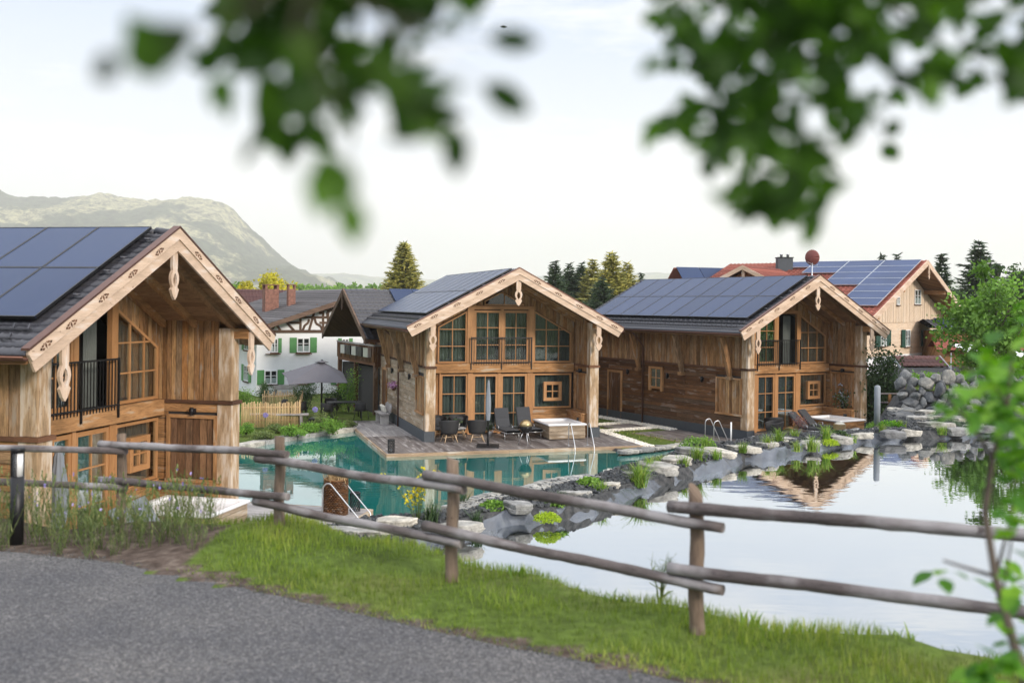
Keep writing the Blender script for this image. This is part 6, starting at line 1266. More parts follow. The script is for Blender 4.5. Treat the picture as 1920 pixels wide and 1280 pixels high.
def table(label, loc, rz, l_=1.6, w_=.8, h=.74, cat='table'):
    o = thing('garden_table', label, cat, loc, rz); k = MB()
    for i in range(6): k.box(-l_ / 2, l_ / 2, -w_ / 2 + i * w_ / 6, -w_ / 2 + (i + 1) * w_ / 6 - .01, h - .04, h, 0)
    k.build('table_top', M['black'], o)
    for sx in (-1, 1):
        for sy in (-1, 1): k = MB(); k.tube([(sx * (l_ / 2 - .1), sy * (w_ / 2 - .08), h - .04), (sx * (l_ / 2 - .1), sy * (w_ / 2 - .08), 0)], .025, 6); k.build('leg', M['black'], o)
    return o
gz = .1
table('dark garden table under the big grey umbrella', (pu.x + 1.0, pu.y + .3, gz), .3)
for i, (dx, dy, rz, lb) in enumerate([(-.9, -.4, 1.2, 'dark garden chair just left of the umbrella pole'), (.4, -.8, .3, 'dark garden chair right of the umbrella pole, nearest the pool'), (1.9, -.4, -.6, 'dark garden chair right of the garden table'), (.2, 1.2, 3.1, 'dark garden chair behind the garden table'), (-1.9, .3, 1.7, 'dark garden chair farthest left under the umbrella')]):
    o = thing('garden_chair', lb, 'chair', (pu.x + dx, pu.y + dy, gz), rz, 'dark chairs under the umbrella'); k = MB(); k.sheet(lambda u, v: (.27 * math.cos(PI + PI * u) , .26 * math.sin(PI + PI * u) , .42 + .38 * v), 12, 3); k.build('backrest', M['shell'], o, solid=.02)
    k = MB(); k.box(-.25, .25, -.24, .24, .40, .45, 0); k.build('seat', M['shell'], o)
    for sx in (-1, 1):
        for sy in (-1, 1): k = MB(); k.tube([(sx * .2, sy * .2, .4), (sx * .24, sy * .24, 0)], .014, 5); k.build('leg', M['black'], o)
# picket fence enclosure
g0, g1, g2 = G(455, 795, .15), G(562, 793, .15), G(535, 782, .15)
pf = thing('picket_fence', 'low yellow picket fence of uneven split stakes in front of the white farmhouse', 'fence', (0, 0, 0))
def pickets(name, a, b_, h, n_, zj=.06):
    k = MB()
    for i in range(n_):
        p = a.lerp(b_, i / (n_ - 1)); hh = h * random.uniform(.9, 1.06); k.tube([(p.x, p.y, .0), (p.x + random.uniform(-.015, .015), p.y, hh)], [.027, .020], 6)
    k.build(name, M['picket'], pf); dv = (b_ - a).normalized() * .0; k = MB()
    for zz in (.3, .85): k.tube([(a.x, a.y + .05, zz), (b_.x, b_.y + .05, zz)], .035, 6)
    k.build('rail', M['picket'], pf)
pickets('pickets', g0, g1, 1.08, 38); gc = Vector((g1.x - 1.0, g1.y + 5.5, .1)); pickets('pickets', g1, gc, 1.08, 18); ga = Vector((g0.x - .4, g0.y + 5.2, .1)); pickets('pickets', ga, gc, 1.08, 26)
# benches in front of the fence
bb = G(525, 795, .1); o = thing('wooden_bench', 'low weathered wooden bench in front of the picket fence', 'bench', bb, .1); k = MB(); k.box(-1.25, 1.25, -.2, .2, .40, .46, 0); k.build('seat', M['deck_pale'], o)
for sx in (-1.0, .9): k = MB(); k.box(sx, sx + .1, -.16, .16, 0, .40, 2); k.build('leg', M['deck_pale'], o)
for (a, b_, lb) in [(495, 742, 'small potted flowers at the white farmhouse wall'), (573, 760, 'shrubby potted plant left of the umbrella pole')]: p = G(a, b_, .1); potted(lb, (p.x, p.y, .1), .9)
# grey boarded tub/box and vase left of the lawn
# ------------------------------------------------------------------ bushes and trees
def leafball(n_, rx, ry, rz_, lf, mat, name, par=None, clump=10, hollow=.35, z0=0):
    cn_ = RNG.normal(size=(clump, 3)); cn_ /= np.linalg.norm(cn_, axis=1)[:, None]; cn_ *= RNG.uniform(.2, .85, (clump, 1)); ci = RNG.integers(0, clump, n_); p = cn_[ci] + RNG.normal(size=(n_, 3)) * .22 * RNG.uniform(.6, 1.3, (clump, 1))[ci]
    p *= np.array([rx, ry, rz_]); p[:, 2] += rz_ + z0; p[:, 2] = np.maximum(p[:, 2], .02)
    v, f, g = scatter([(-.3, 0, 0), (.3, 0, 0), (.35, .6, .08), (0, 1, 0), (-.35, .6, .08)], [(0, 1, 2, 3, 4)], p, rnd_rot(n_), np.ones((n_, 3)) * lf * RNG.uniform(.7, 1.3, (n_, 1))); g[:, 2] = np.clip(g[:, 2] * .6 + np.repeat(RNG.random(clump)[ci], 5) * .4, 0, 1)
    return npmesh(name, v, f, M[mat], g, par)
def bush(label, loc, r, h, mat, n_=1500, lf=.08, cat='bush', grp=None):
    o = thing('bush', label, cat, loc, 0, grp); leafball(n_, r, r, h / 2, lf, mat, 'foliage', o, 14); k = MB()
    for i in range(4): a = i * 1.6; k.tube([(0, 0, 0), (r * .4 * math.cos(a), r * .4 * math.sin(a), h * .5)], [.03, .01], 5)
    k.build('stem', M['bark'], o); return o
def gb(px, py, z, r, h, mat, label, n_=1900, lf=.055): p = G(px, py, z); return bush(label, (p.x, p.y, z - .05), r, h, mat, n_, lf)
gb(575, 772, .1, .8, 1.7, 'leaf_dark', 'dark bush left of the umbrella pole'); gb(655, 770, .1, .6, 2.1, 'leaf_tree', 'slim light green bush at the right edge of the umbrella'); gb(634, 768, .1, .7, 1.5, 'leaf_dark', 'dark bush right of the umbrella pole')
gb(460, 762, .1, .6, 1.0, 'leaf_tree', 'green bush behind the left end of the picket fence'); gb(497, 757, .1, .5, 1.1, 'leaf_dark', 'flowering bush behind the picket fence'); gb(626, 812, .05, .5, .75, 'leaf_tree', 'rounded green bush at the far pool edge'); gb(548, 817, .05, .65, .5, 'leaf_tree', 'low spreading green plant at the far pool edge'); gb(588, 810, .05, .5, .5, 'leaf_tree', 'small green plant beside the purple allium'); gb(603, 806, .05, .45, .85, 'herb', 'grey feathery plant by the far pool edge'); gb(463, 812, .05, .4, .5, 'leaf_tree', 'green plant near the left column at the far pool edge'); gb(495, 822, .05, .5, .35, 'herb', 'grey lavender clump at the far pool edge'); gb(520, 806, .05, .5, .3, 'herb', 'small lavender clump in front of the low bench'); gb(655, 800, .05, .4, .3, 'herb', 'low grey plant left of the pale deck corner')
for (a, b_, c_) in [(592, 770, .14), (499, 783, .12)]:
    p = G(a, b_ + 38, .05); o = thing('allium', 'purple allium ball flower at the far pool edge, ' + ('near the umbrella' if a > 550 else 'before the low bench'), 'flower', p); k = MB(); k.tube([(0, 0, 0), (0, 0, .85)], .008, 5); k.build('stem', M['herb'], o); n_ = 260; q_ = RNG.normal(size=(n_, 3)); q_ /= np.linalg.norm(q_, axis=1)[:, None]; v, f, g = scatter([(-.012, 0, 0), (.012, 0, 0), (0, .02, 0)], [(0, 1, 2)], q_ * c_ * .75 + np.array([0, 0, .9]), rnd_rot(n_), np.ones((n_, 3)) * 1.4); npmesh('flower_head', v, f, M['flower_v'], g, o)
# conifers
def conifer(name, label, loc, h, r, mat, seed, grp=None, n_=None, sp=1.0):
    r = r * 2.3; rs = np.random.default_rng(seed); o = thing(name, label, 'tree', loc, 0, grp); k = MB(); k.tube([(0, 0, -.5), (0, 0, h * .5), (0, 0, h * .98)], [h * .014, h * .009, .02], 7); k.build('trunk', M['bark'], o)
    pos = []; rot = []; scl = []
    for z in np.arange(.06, 1.0, .021 * sp):
        rr = r * (1 - z) ** .85 * (1 + .12 * rs.normal()) + .08; nb = int(7 + 11 * (1 - z)); a0 = rs.uniform(0, 6.28)
        for b_ in range(nb):
            a = a0 + 6.28 * b_ / nb + rs.normal() * .2; L_ = rr * rs.uniform(.65, 1.12)
            m_ = max(2, int(L_ / (.10 * h / 10)))
            for j in range(m_):
                t = (j + .6) / m_; pos.append((math.cos(a) * L_ * t, math.sin(a) * L_ * t, z * h - L_ * (.30 * t - .25 * t * t) + rs.normal() * .02 * h / 10)); rot.append((a + rs.normal() * .6, rs.normal() * .35 - .15)); scl.append((.62 - .25 * t) * (1 + .3 * rs.random()))
    pos = np.array(pos); rot = np.array(rot); n2 = len(pos); R1 = rotz_m(rot[:, 0]); c, s_ = np.cos(rot[:, 1]), np.sin(rot[:, 1]); zz, oo = c * 0, c * 0 + 1
    R2 = np.stack([np.stack([c, zz, s_], -1), np.stack([zz, oo, zz], -1), np.stack([-s_, zz, c], -1)], -2); u = h / 10
    v, f, g = scatter([(-.2, -.16, -.06), (.9, 0, -.10), (-.1, .20, -.04), (.1, 0, .10)], [(0, 1, 3), (1, 2, 3), (2, 0, 3)], pos, R1 @ R2, np.array(scl)[:, None] * u * np.array([1.15, 1.2, 1.3]))
    npmesh('crown', v, f, M[mat], g, o); return o
def tree_at(px, top, base, D, wpx): a = Pt(px, top, D); h = a.z; return Vector((a.x, D, 0)), h, wpx / F * D / 2
c_, h, r = tree_at(760, 453, 600, 130, 74); conifer('spruce', 'tall sunlit spruce standing alone behind the middle chalet roof', c_, h, r * 1.05, 'needle_sun_painted', 1)
for i, (px, tp_, wd, mt, D, lb) in enumerate([(1042, 489, 46, 'needle', 118, 'dark spruce at the left end of the row behind the chalets'), (1069, 494, 40, 'needle', 121, 'second spruce from the left, small and slim'), (1092, 492, 40, 'needle', 126, 'slim spruce in the middle of the row'), (1113, 486, 50, 'needle_sun_painted', 120, 'sunlit spruce left of the tallest one'), (1148, 473, 72, 'needle_sun_painted', 116, 'tallest spruce of the row behind the chalets'), (1178, 492, 46, 'needle_sun_painted', 119, 'spruce at the right end of the row, beside the tallest'), (1130, 520, 60, 'needle', 112, 'dark lower spruce in front of the tallest'), (1204, 512, 12, 'needle', 150, 'tiny spruce tip right of the row')]):
    c_, h, r = tree_at(px, tp_, 0, D, wd * 1.25); conifer('spruce', lb, c_, h, r, mt, 10 + i, 'spruces behind the chalets', sp=1.3)
for i, (px, tp_, wd, D, lb) in enumerate([(1768, 472, 36, 105, 'slim dark conifer right of the red roof'), (1837, 449, 62, 110, 'tall dark conifer behind the maple'), (1655, 475, 14, 160, 'tiny far conifer tip above the solar roof, leftmost'), (1684, 474, 14, 160, 'tiny far conifer tip above the solar roof, rightmost'), (1901, 500, 40, 100, 'dark conifer at the right edge of the view')]):
    c_, h, r = tree_at(px, tp_, 0, D, wd * 1.2); conifer('spruce', lb, c_, h, r, 'needle', 40 + i, 'dark conifers on the right', sp=1.4)
def broad(name, label, loc, h, r, mat, n_, lf, trunk=.4, grp=None, clump=40, zc=.62):
    o = thing(name, label, 'tree', loc, 0, grp); k = MB(); k.tube([(0, 0, -.3), (.02 * h, 0, h * .3), (0, .01 * h, h * .62), (.01 * h, 0, h * .9)], [h * .022, h * .018, h * .010, .01], 8)
    rs = random.Random(len(label))
    ends = []
    for i in range(11):
        a = i * 2.4; z0 = h * rs.uniform(.28, .6); e = Vector((math.cos(a) * r * rs.uniform(.5, .85), math.sin(a) * r * rs.uniform(.5, .85), z0 + h * rs.uniform(.12, .3))); k.tube([(0, 0, z0), e * .5 + Vector((0, 0, z0 * .55)), e], [h * .008, h * .005, h * .002], 5); ends.append(e)
    k.build('trunk', M['bark'], o); cn_ = RNG.normal(size=(clump, 3)); cn_ /= np.linalg.norm(cn_, axis=1)[:, None]; cn_ *= RNG.uniform(.35, .95, (clump, 1)) ; ci = RNG.integers(0, clump, n_); p = cn_[ci] * np.array([r, r, h * (1 - zc) * .95]) + np.array([0, 0, h * zc]) + RNG.normal(size=(n_, 3)) * r * .13 * RNG.uniform(.6, 1.4, (clump, 1))[ci]
    v, f, g = scatter([(-.3, 0, 0), (.3, 0, 0), (.35, .6, .08), (0, 1, 0), (-.35, .6, .08)], [(0, 1, 2, 3, 4)], p, rnd_rot(n_), np.ones((n_, 3)) * lf * RNG.uniform(.7, 1.3, (n_, 1))); g[:, 2] = np.clip(g[:, 2] * .5 + np.repeat(RNG.random(clump)[ci], 5) * .5, 0, 1); npmesh('crown', v, f, M[mat], g, o); return o
c_ = Pt(1868, 700, 41); z0 = 2.0; broad('maple_tree', 'young light green maple tree behind the rock wall on the right', (c_.x, 41, 1.0), Pt(1868, 482, 41).z - 1.0, 2.1, 'leaf_tree', 7500, .15, clump=40, zc=.60)
c_ = Pt(1855, 600, 41); 
c_ = Pt(1898, 600, 88); broad('far_tree', 'pale grey-green tree behind the maple at the right edge', (c_.x, 88, 0), Pt(1898, 478, 88).z, 3.2, 'leaf_dark', 3500, .35)
c_ = Pt(1808, 600, 95); broad('far_tree', 'rounded dark tree between the farmhouse gable and the maple', (c_.x, 95, 0), Pt(1808, 535, 95).z, 3.4, 'leaf_dark', 3000, .35)
c_ = Pt(516, 600, 135); broad('yellow_tree', 'bright yellow-green tree behind the left brick chimney', (c_.x, 135, 0), Pt(516, 514, 135).z, 2.6, 'leaf_sun_painted', 3500, .32, zc=.75)
c_ = Pt(460, 600, 135); broad('yellow_tree', 'small bright yellow tree above the dull red roof', (c_.x, 135, 0), Pt(460, 523, 135).z, 1.1, 'leaf_sun_painted', 1500, .25, zc=.8)
c_ = Pt(440, 600, 150); broad('yellow_tree', 'pale yellow-green tree beside the near chalet verge', (c_.x, 150, 0), Pt(440, 528, 150).z, 1.6, 'leaf_tree', 1500, .3, zc=.8)
for i in range(26):
    px = 560 + i * 6.5 + random.uniform(-3, 3); D = 420 + random.uniform(-30, 30); c_ = Pt(px, 560, D); tp_ = 531 - 3 * math.sin(i * .5) + random.uniform(-2, 2)
    broad('far_tree', 'small hazy tree in the distant treeline left of the lone spruce', (c_.x, D, 0), Pt(px, tp_, D).z, 3.4, 'leaf_tree', 260, 1.3, grp='distant treeline', clump=12)
p = Pt(1650, 735, 44.5); bush('reddish-green rounded bush right of the far chalet column', (p.x, p.y, .0), 1.35, 3.6, 'leaf_dark', 6000, .11)
p = Pt(1632, 735, 47); bush('dark bush half hidden behind the far chalet column', (p.x, p.y, .0), .9, 2.6, 'leaf_dark', 3000, .11)
for i in range(12): p = Pt(1715 + i * 19, 715, 34.4 + .12 * i); bush('low green hedge plant on top of the rock wall', (p.x, p.y, 2.68), .45, .5, 'leaf_tree', 700, .07, grp='plants on the rock wall')
o = thing('lamp_post', 'short grey cylindrical post at the right corner of the far chalet terrace', 'post', Pt(1646, 795, 28.3)); o.location.z = 2.0; k = MB(); k.lathe([(.085, 0), (.085, 1.15), (.07, 1.2), (.02, 1.22)], n=18); k.build('post', M['canvas_l'], o); k = MB(); k.lathe([(.12, 0), (.12, .03)], n=14); k.build('base', M['black'], o)
# small timber gate left of the rock wall
o = thing('timber_railing', 'low timber railing with pale rails between the far chalet and the rock wall', 'fence', Pt(1668, 740, 38)); o.location.z = 1.2; k = MB()
for xx in (0, .55, 1.1): k.box(xx, xx + .1, 0, .1, -.5, .95, 2)
k.build('post', M['barn'], o); k = MB(); [k.tube([(-.5, .05, z_), (1.8, .05, z_ + .03)], .035, 8) for z_ in (.95, .62)]; k.build('rail', M['log'], o)
# ------------------------------------------------------------------ red roofed farmhouse on the right
FR = Frame(20.92, 60.53, .909, 0); pl = Vector((20.92, 60.53, 0)); fh = thing('red_roof_farmhouse', 'large farmhouse with red tiled roof, blue solar panels and pale timber gable', 'house', (pl.x, pl.y, 0), .909)
HR_ = 10.1; azr = 8.81; WR = 2 * HR_; OR_ = 1.3; SR = .34
def zf(x): return azr - SR * abs(x - HR_)
LR = 12.0
k = MB(); k.box(0, WR, 0, LR, -.5, 2.35, 0); k.build('base_wall', M['plaster'], fh)
k = MB(); k.box(0.02, WR - .02, .02, LR, 2.35, zf(0) - .3, 0); k.prism([(0, zf(0) - .31), (WR, zf(0) - .31), (HR_, azr - .35)], .02, LR); k.build('wall_core', M['lightboards'], fh)
_, zbd = FR.at(1700, 600, 0)
k = MB(); hboards(k, 'y', .02, .03, 0, WR, 2.35, zbd, -1); k.build('horizontal_planks', M['lightboards'], fh)
k = MB(); vboards(k, 'y', .0, .05, 0, WR, zbd - .15, lambda a: zf(a) - .3, .16, .22, sign=-1); k.build('vertical_boards', M['lightboards'], fh)
k = MB(); tile_slope(k, HR_, azr, -OR_, zf(-OR_), -1.55, LR + 1, .32, .40, .04, .03); tile_slope(k, HR_, azr, WR + OR_, zf(-OR_), -1.55, LR + 1, .32, .40, .04, .03); rr_ = k.build('roof', M['tile_r'], fh)
k = MB(); k.prism([(-OR_, zf(-OR_) - .05), (HR_, azr - .05), (WR + OR_, zf(-OR_) - .05), (WR + OR_, zf(-OR_) - .2), (HR_, azr - .2), (-OR_, zf(-OR_) - .2)], -1.5, LR + .9); k.build('soffit', M['barn_brown'], rr_)
for sg in (-1, 1):
    k = MB(); e_ = HR_ + sg * (HR_ + OR_); poly = [(HR_, azr + .02), (e_, zf(e_) + .02), (e_, zf(e_) - .36), (HR_, azr - .36)]; k.prism(poly, -1.62, -1.55, A=0); k.build('verge_board', M['pale'], fh)
for xx in (.1, WR * .26, HR_, WR * .74, WR - .1):
    k = MB(); zz = zf(xx) - .3; k.box(xx - .12, xx + .12, -1.5, .5, zz - .3, zz, 1); k.build('purlin', M['beam'], fh)
for xx in (HR_, WR - .1): k = MB(); carved(k, xx, zf(xx) - .3, 1.0, .28, -1.70, -1.64); k.build('carved_pendant', M['pale'], fh)
zs = lambda a, b_: FR.at(1300 + a * .3229, 440 + b_ * .3229, 0)
for (l, r_, t_, bt, sh, a1, a2) in [(1285, 1318, 318, 405, None, 0, 0), (1230, 1256, 552, 648, 'dkgreensh', 1, 0), (1350, 1385, 552, 640, 'dkgreensh', 1, 1), (1085, 1118, 556, 645, 'dkgreensh', 1, 1), (1180, 1196, 360, 408, None, 0, 0)]:
    x0, z1 = zs(l, t_); x1, z0 = zs(r_, bt); small_window(fh, x0, x1, z0, z1, -.06, sh=sh, shl=a1, shr=a2, sw=(x1 - x0) * .75, sill='tframe')
# panels in staggered rows on the left slope
def slope_pt(px, py):
    # meet the left roof plane: z = azr - SR*(HR_-x)
    u, v = unroll(px, py); best = None
    lo, hi = 30., 140.
    for _ in range(60):
        D = (lo + hi) / 2; X, Y, Z = u / F * D, D, CH - v / F * D; x = (X - pl.x) * math.cos(.909) + (Y - pl.y) * math.sin(.909); y = -(X - pl.x) * math.sin(.909) + (Y - pl.y) * math.cos(.909)
        if Z > azr - SR * (HR_ - x): lo = D
        else: hi = D
    return x, y
angr = math.atan(SR); m0 = .35; step = 1.02; wpn = 1.68
rows = [(0, 5), (0, 5), (0, 4), (0, 3), (0, 2.0), (0, 2), (0, 1), (0, 1)]
def q3(s_, o): return (HR_ - s_ * math.cos(angr) - o * math.sin(angr), azr - s_ * math.sin(angr) + o * math.cos(angr))
yR = -1.3
_sl = math.hypot(HR_ + OR_, (HR_ + OR_) * SR); nrow = 7; pw_ = 2.45; ph_ = (_sl - 2.1) / nrow
cnt = [4, 3, 2, 2, 1, 1, 1]
for j in range(nrow):
    for i in range(int(cnt[j])):
        s0 = .35 + j * ph_; y0 = yR + i * (pw_ + .02); k = MB(); k.prism([q3(s0, .13), q3(s0, .17), q3(s0 + ph_ - .02, .17), q3(s0 + ph_ - .02, .13)], y0, y0 + pw_, A=1); o = k.build('solar_panel', M['panelb'] if 'panelb' in M else M['panel'], fh)
        k = MB(); e = .022
        for (a0, a1, c0, c1) in ((s0 - .002, s0 + e, y0, y0 + pw_), (s0 + ph_ - .02 - e, s0 + ph_ - .018, y0, y0 + pw_), (s0 + e, s0 + ph_ - .02 - e, y0 - .002, y0 + e), (s0 + e, s0 + ph_ - .02 - e, y0 + pw_ - e, y0 + pw_ + .002)): k.prism([q3(a0, .12), q3(a0, .18), q3(a1, .18), q3(a1, .12)], c0, c1, A=1)
        k.build('panel_frame', M['chrome'], o)
# cross gable dormer on the far part of the roof, with panels beyond it
dx_, dy_ = slope_pt(1396, 520); apx = Pt(1396, 498, 66); 
cg = MB(); cgp = thing('gable_dormer', 'small gable with pale verge boards rising from the left part of the red roof', 'dormer', (apx.x, 66, 0), -.62); hd = (Pt(1436, 521, 66).x - apx.x) / math.cos(.62); za = apx.z; sl2 = .50
k = MB(); tile_slope(k, 0, za, -hd - .8, za - sl2 * (hd + .8), -.2, 6.5); tile_slope(k, 0, za, hd + .8, za - sl2 * (hd + .8), -.2, 6.5); k.build('roof', M['tile_r'], cgp)
for sg in (-1, 1): k = MB(); k.prism([(0, za + .03), (sg * (hd + .85), za - sl2 * (hd + .85) + .03), (sg * (hd + .85), za - sl2 * (hd + .85) - .27), (0, za - .27)], -.28, -.2, A=0); k.build('verge_board', M['pale'], cgp)
k = MB(); k.prism([(-hd, za - sl2 * hd - .2), (hd, za - sl2 * hd - .2), (0, za - .2)], .9, 6); k.box(-hd, hd, .9, 6, 0, za - sl2 * hd - .21, 2); k.build('wall', M['barn_brown'], cgp)
k = MB(); k.box(-.1, .1, -.1, .0, za - 1.6, za - .2, 2); k.box(-hd * .6, hd * .6, -.08, .0, za - 1.0, za - .8, 0); k.build('gable_truss', M['pale'], cgp)
# roof part with panels left of the gable
pq = Pt(1348, 530, 74); oh_ = thing('far_solar_roof', 'roof wing covered with blue solar panels just left of the small gable', 'roof', (pq.x, 74, 0), .25); zt2 = Pt(1368, 499, 74).z; 
k = MB(); k.M = Matrix.Rotation(0, 4, 'Z'); k.prism([(0, zt2 - 2.6), (3.2, zt2 - .1), (6.4, zt2 - 2.6)], 0, 7, 'yz'); k.box(-2, 7, .3, 6, 0, zt2 - 2.7, 0); k.build('wall', M['plaster'], oh_)
for i in range(4):
    for j in range(2):
        k = MB(); x0 = -2.0 + i * 1.9; t0, t1 = .02 + j * .49, .49 + j * .49; k.prism([(-.2 + 3.4 * t0, zt2 - 2.7 + 2.7 * t0), (-.2 + 3.4 * t1, zt2 - 2.7 + 2.7 * t1), (-.2 + 3.4 * t1, zt2 - 2.64 + 2.7 * t1), (-.2 + 3.4 * t0, zt2 - 2.64 + 2.7 * t0)], x0, x0 + 1.86, 'yz', 0); k.build('solar_panel', M['panel'], oh_)
k = MB(); k.prism([(3.2, zt2 - .05), (6.8, zt2 - 2.75), (6.8, zt2 - 2.85), (3.2, zt2 - .15)], -2.2, 7, 'yz', 0); k.build('roof', M['tile_r'], oh_)
# chimney and dish
a = Pt(1472, 495, 72); k = MB(); ch_ = thing('roof_chimney', 'dark square chimney with two cowls on the red roof', 'chimney', (a.x, 72, 0)); hw_ = 13.5 / F * 72; zc_ = Pt(1472, 484, 72).z; k.box(-hw_, hw_, -.4, .4, a.z - 3, zc_, 2); k.build('stack', M['plinth'], ch_); k = MB(); k.box(-hw_ - .05, hw_ + .05, -.45, .45, zc_, zc_ + .06, 0); k.build('cap', M['black'], ch_)
for sx in (-.22, .25): k = MB(); k.lathe([(.10, zc_ + .06), (.10, zc_ + .25), (.14, zc_ + .27), (.02, zc_ + .33)], (sx, 0, 0), 10); k.build('cowl', M['chrome'], ch_)
a = Pt(1524, 483, 55); di = thing('satellite_dish', 'round dull red satellite dish on a thin mast above the far chalet ridge', 'satellite dish', a, 0)
k = MB(); k.M = Matrix.Rotation(math.radians(-28), 4, 'Z') @ Matrix.Rotation(math.radians(97), 4, 'X'); R_ = 13.2 / F * 55; k.sheet(lambda u, v: (R_ * u * math.cos(2 * PI * v), R_ * 1.1 * u * math.sin(2 * PI * v), -.10 * u * u), 8, 28); k.build('dish', M['dish'], di, solid=.015)
k = MB(); k.tube([(0, .08, -2.6), (0.06, .08, -.1)], .03, 8); k.build('mast', M['chrome'], di); k = MB(); k.tube([(-.25, -.05, -.25), (.1, -.55, -.5), (.12, -.6, -.42)], .015, 6); k.tube([(0.3, .5, -1.6), (.9, .9, -2.3)], .02, 6); k.build('arm', M['chrome'], di)
# gate house
pg = Pt(1690, 735, 58.5); gh = thing('gate_house', 'small gate roof of dark red tiles over a dark picket gate before the farmhouse', 'gate', (pg.x, 58.5, 0), .12); zr_ = Pt(1720, 667, 58.5).z; ze2 = Pt(1720, 684, 58.5).z
k = MB(); k.M = Matrix.Rotation(PI / 2, 4, 'Z'); tile_slope(k, 0, zr_, -.95, ze2, -2.4, .55); tile_slope(k, 0, zr_, .95, ze2, -2.4, .55); k.build('roof', M['tile_b'], gh)
k = MB()
for sg in (-1, 1): k.prism([(0, zr_ + .03), (sg * 1.05, ze2 - .05), (sg * 1.05, ze2 - .2), (0, zr_ - .17)], -.60, -.50, 'yz', 0); k.prism([(0, zr_ + .03), (sg * 1.05, ze2 - .05), (sg * 1.05, ze2 - .2), (0, zr_ - .17)], 2.40, 2.48, 'yz', 0)
k.build('verge_board', M['canvas_l'], gh)
for xx in (-.25, .6, 1.5, 2.25): k = MB(); k.box(xx - .07, xx + .07, -.6, -.46, 0, ze2 + .05, 2); k.box(xx - .07, xx + .07, .46, .6, 0, ze2 + .05, 2); k.build('post', M['darkwood'], gh)
k = MB(); xx = .05
while xx < 2.4: k.box(xx, xx + .11, -.65, -.61, .1, 1.35 + random.uniform(-.1, .08), 2); xx += .13
k.build('pickets', M['darkwood'], gh)
# annexes at the right
def shed(label, px, D, rot, w_, d_, ztp, zlow, roof, wall, cat='shed'):
    a = Pt(px, 700, D); o = thing('annex', label, cat, (a.x, D, 0), rot); k = MB(); k.box(0, w_, 0, d_, -.3, zlow - .15, 0); k.build('wall', M[wall], o); k = MB(); hboards(k, 'y', 0, .03, 0, w_, 0, zlow - .15, -1); k.build('boarding', M[wall], o)
    k = MB(); k.M = Matrix.Rotation(PI / 2, 4, 'Z'); tile_slope(k, d_ / 2 + .0, ztp, -.6, zlow, -w_ - .5, .5) ; tile_slope(k, d_ / 2, ztp, d_ + .6, zlow, -w_ - .5, .5); k.build('roof', M[roof], o); return o
shed('low brown annex with a red tiled roof behind the maple trunk', 1772, 60, -.30, 5.2, 4, Pt(1790, 639, 60).z, Pt(1790, 655, 60).z, 'tile_r', 'barn_brown')
sh2 = shed('dark annex with blue solar roof between the farmhouse and the maple', 1768, 68, -.08, 9, 5, Pt(1790, 600, 68).z, Pt(1790, 618, 68).z, 'tile', 'barn_brown')
shed('far brown shed with dull roof at the right edge behind the leaves', 1860, 66, -.1, 8, 4, Pt(1880, 635, 66).z, Pt(1880, 655, 66).z, 'tile_b', 'barn_brown')
for i in range(6): k = MB(); z0_, z1_ = Pt(1790, 617, 68).z, Pt(1790, 601, 68).z; k.prism([(-.62, z0_ + .10), (2.3, z1_ + .10), (2.3, z1_ + .15), (-.62, z0_ + .15)], .1 + i * 1.45, 1.5 + i * 1.45, 'yz', 0); k.build('solar_panel', M['panel'], sh2)
a = Pt(1828, 690, 52); tr = thing('market_canopy', 'pale canvas canopy roof showing between the maple trunk and the leaves', 'canopy', (a.x, 52, 0), .1); z_ = Pt(1828, 660, 52).z
k = MB(); k.add([(0, 0, z_ - .15), (3.6, 0, z_ - .25), (3.6, 2.5, z_ + .25), (0, 2.5, z_ + .35)], [(0, 1, 2, 3)]); k.build('canvas', M['stonew'], tr, solid=.03)
for xx, yy in ((.1, .1), (3.5, .1), (.1, 2.4), (3.5, 2.4)): k = MB(); k.tube([(xx, yy, 0), (xx, yy, z_ - .15)], .03, 6); k.build('pole', M['chrome'], tr)
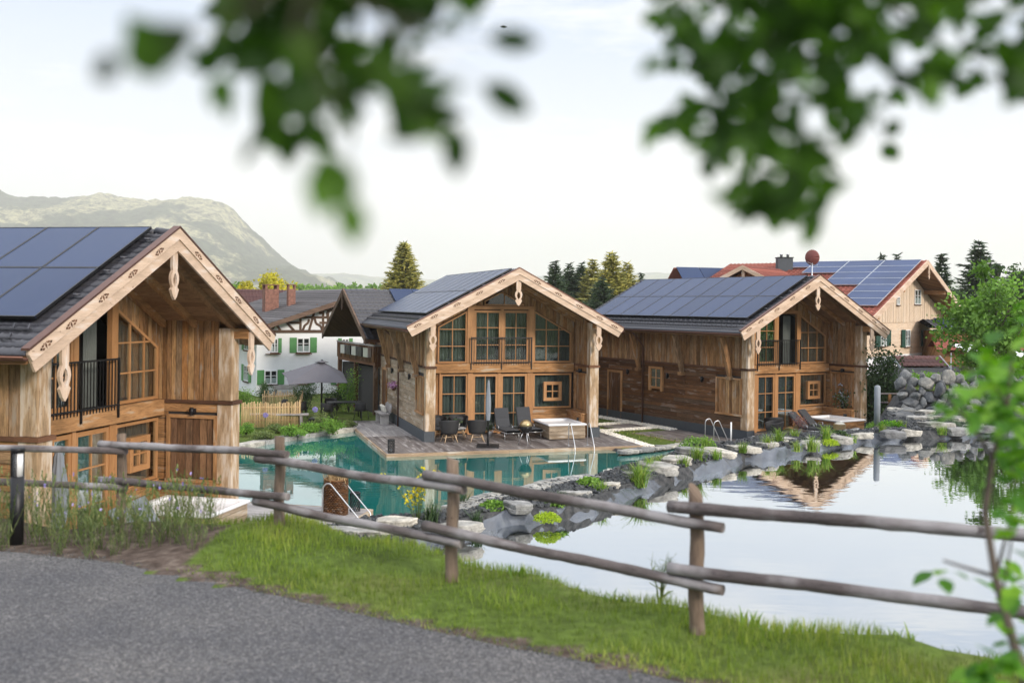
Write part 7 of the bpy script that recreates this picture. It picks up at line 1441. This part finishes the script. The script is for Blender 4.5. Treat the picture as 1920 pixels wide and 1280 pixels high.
# ------------------------------------------------------------------ mountains
def ridge(name, D0_, D1_, prof, label, c_for, c_mead, amp, seed, nx2=560, ny2=110, cliff=None):
    """terrain whose skyline at the back follows the profile seen from the viewpoint, with real depth in front and behind"""
    xs2 = np.linspace(prof[0][0], prof[-1][0], nx2); top = np.interp(xs2, [p[0] for p in prof], [p[1] for p in prof]); V_ = np.zeros((ny2, nx2, 3)); KD = np.zeros((ny2, nx2))
    for j in range(ny2):
        t = j / (ny2 - 1); D = D0_ + (D1_ - D0_) * t; cr_ = .72
        for i in range(nx2):
            u, v = unroll(xs2[i], top[i]); Dc = D0_ + (D1_ - D0_) * cr_; ztop = CH - v / F * Dc; X = u / F * Dc * (.55 + .45 * D / Dc)
            s_ = t / cr_ if t < cr_ else 1 - (t - cr_) / (1 - cr_) * .6
            n_ = noise.fractal(Vector((X / 900 + seed, D / 900, 0)), 1.0, 2.0, 6); sp2 = 1 - abs(noise.fractal(Vector((X / 420 + seed, D / 1100, 4)), 1.0, 2.0, 4))
            h = ztop * (s_ ** 1.15) + amp * n_ * math.sin(PI * min(1, s_)) * .7 + amp * .5 * (sp2 - .7) * math.sin(PI * min(1, s_)); h += amp * .07 * noise.fractal(Vector((X / 45 + seed, D / 45, 2)), 1.0, 2.0, 3) + amp * .12 * noise.noise(Vector((X / 170 + seed, D / 170, 7))); V_[j, i] = (X, D, h if s_ > .02 else -5); KD[j, i] = n_
    idx = np.arange(nx2 * ny2).reshape(ny2, nx2); fa = np.stack([idx[:-1, :-1], idx[:-1, 1:], idx[1:, 1:], idx[1:, :-1]], -1).reshape(-1, 4)
    q = NB(name); n1 = q.noise(q.pos(), .0022, 7, .6); n2 = q.noise(q.pos(), .03, 9, .8); n3 = q.noise(q.pos(), .0011, 4)
    c = q.mix(q.mr(n1, .49, .53, 0, 1), c_for, c_mead); c = q.mix(1, c, q.ramp(n2, [(.40, (.15,) * 3), (.58, (1.9,) * 3)]), 'MULTIPLY'); c = q.mix(q.mr(n3, .58, .64, 0, .8), c, (.42, .36, .26))
    q.cn(c, q.b.inputs['Base Color']); setp(q.b, 1, spec=0); q.bump(n2, 1, 25); return tag(npmesh(name, V_.reshape(-1, 3), fa, q.m, smooth=True), label, None, kind='structure')
ridge('mountain', 2200, 5200, [(-900, 330), (-300, 330), (0, 353), (45, 370), (90, 374), (150, 370), (200, 364), (260, 372), (310, 375), (360, 372), (400, 376), (430, 386), (460, 412), (490, 440), (520, 472), (550, 494), (590, 512), (630, 535), (680, 562), (760, 580)], 'hazy mountain with forest and meadows behind the near chalet', (.055, .065, .035), (.30, .28, .16), 150, 3)
ridge('hills', 6500, 9500, [(300, 545), (520, 515), (600, 512), (650, 512), (700, 518), (760, 522), (820, 524), (900, 520), (1000, 518), (1100, 516), (1200, 511), (1300, 512), (1400, 520), (1600, 528), (1800, 520), (1950, 515), (2400, 520), (3400, 500)], 'low far hills behind the valley', (.05, .075, .04), (.18, .2, .1), 110, 8, 260, 50)
# ------------------------------------------------------------------ haze
k = MB(); k.box(-7000, 9500, -300, 9800, -8, 640, 0)
hm = bpy.data.materials.new('haze'); hm.use_nodes = True; t_ = hm.node_tree; t_.nodes.remove(t_.nodes['Principled BSDF']); pv = t_.nodes.new('ShaderNodeVolumePrincipled'); pv.inputs['Density'].default_value = .00018; pv.inputs['Color'].default_value = (1, .985, .965, 1); pv.inputs['Anisotropy'].default_value = .2; t_.links.new(pv.outputs[0], t_.nodes['Material Output'].inputs['Volume'])
tag(k.build('haze', hm), 'thin pale haze filling the valley', 'haze', kind='stuff')
S.cycles.volume_bounces = 1
S.cycles.max_bounces = 8; S.cycles.transparent_max_bounces = 16
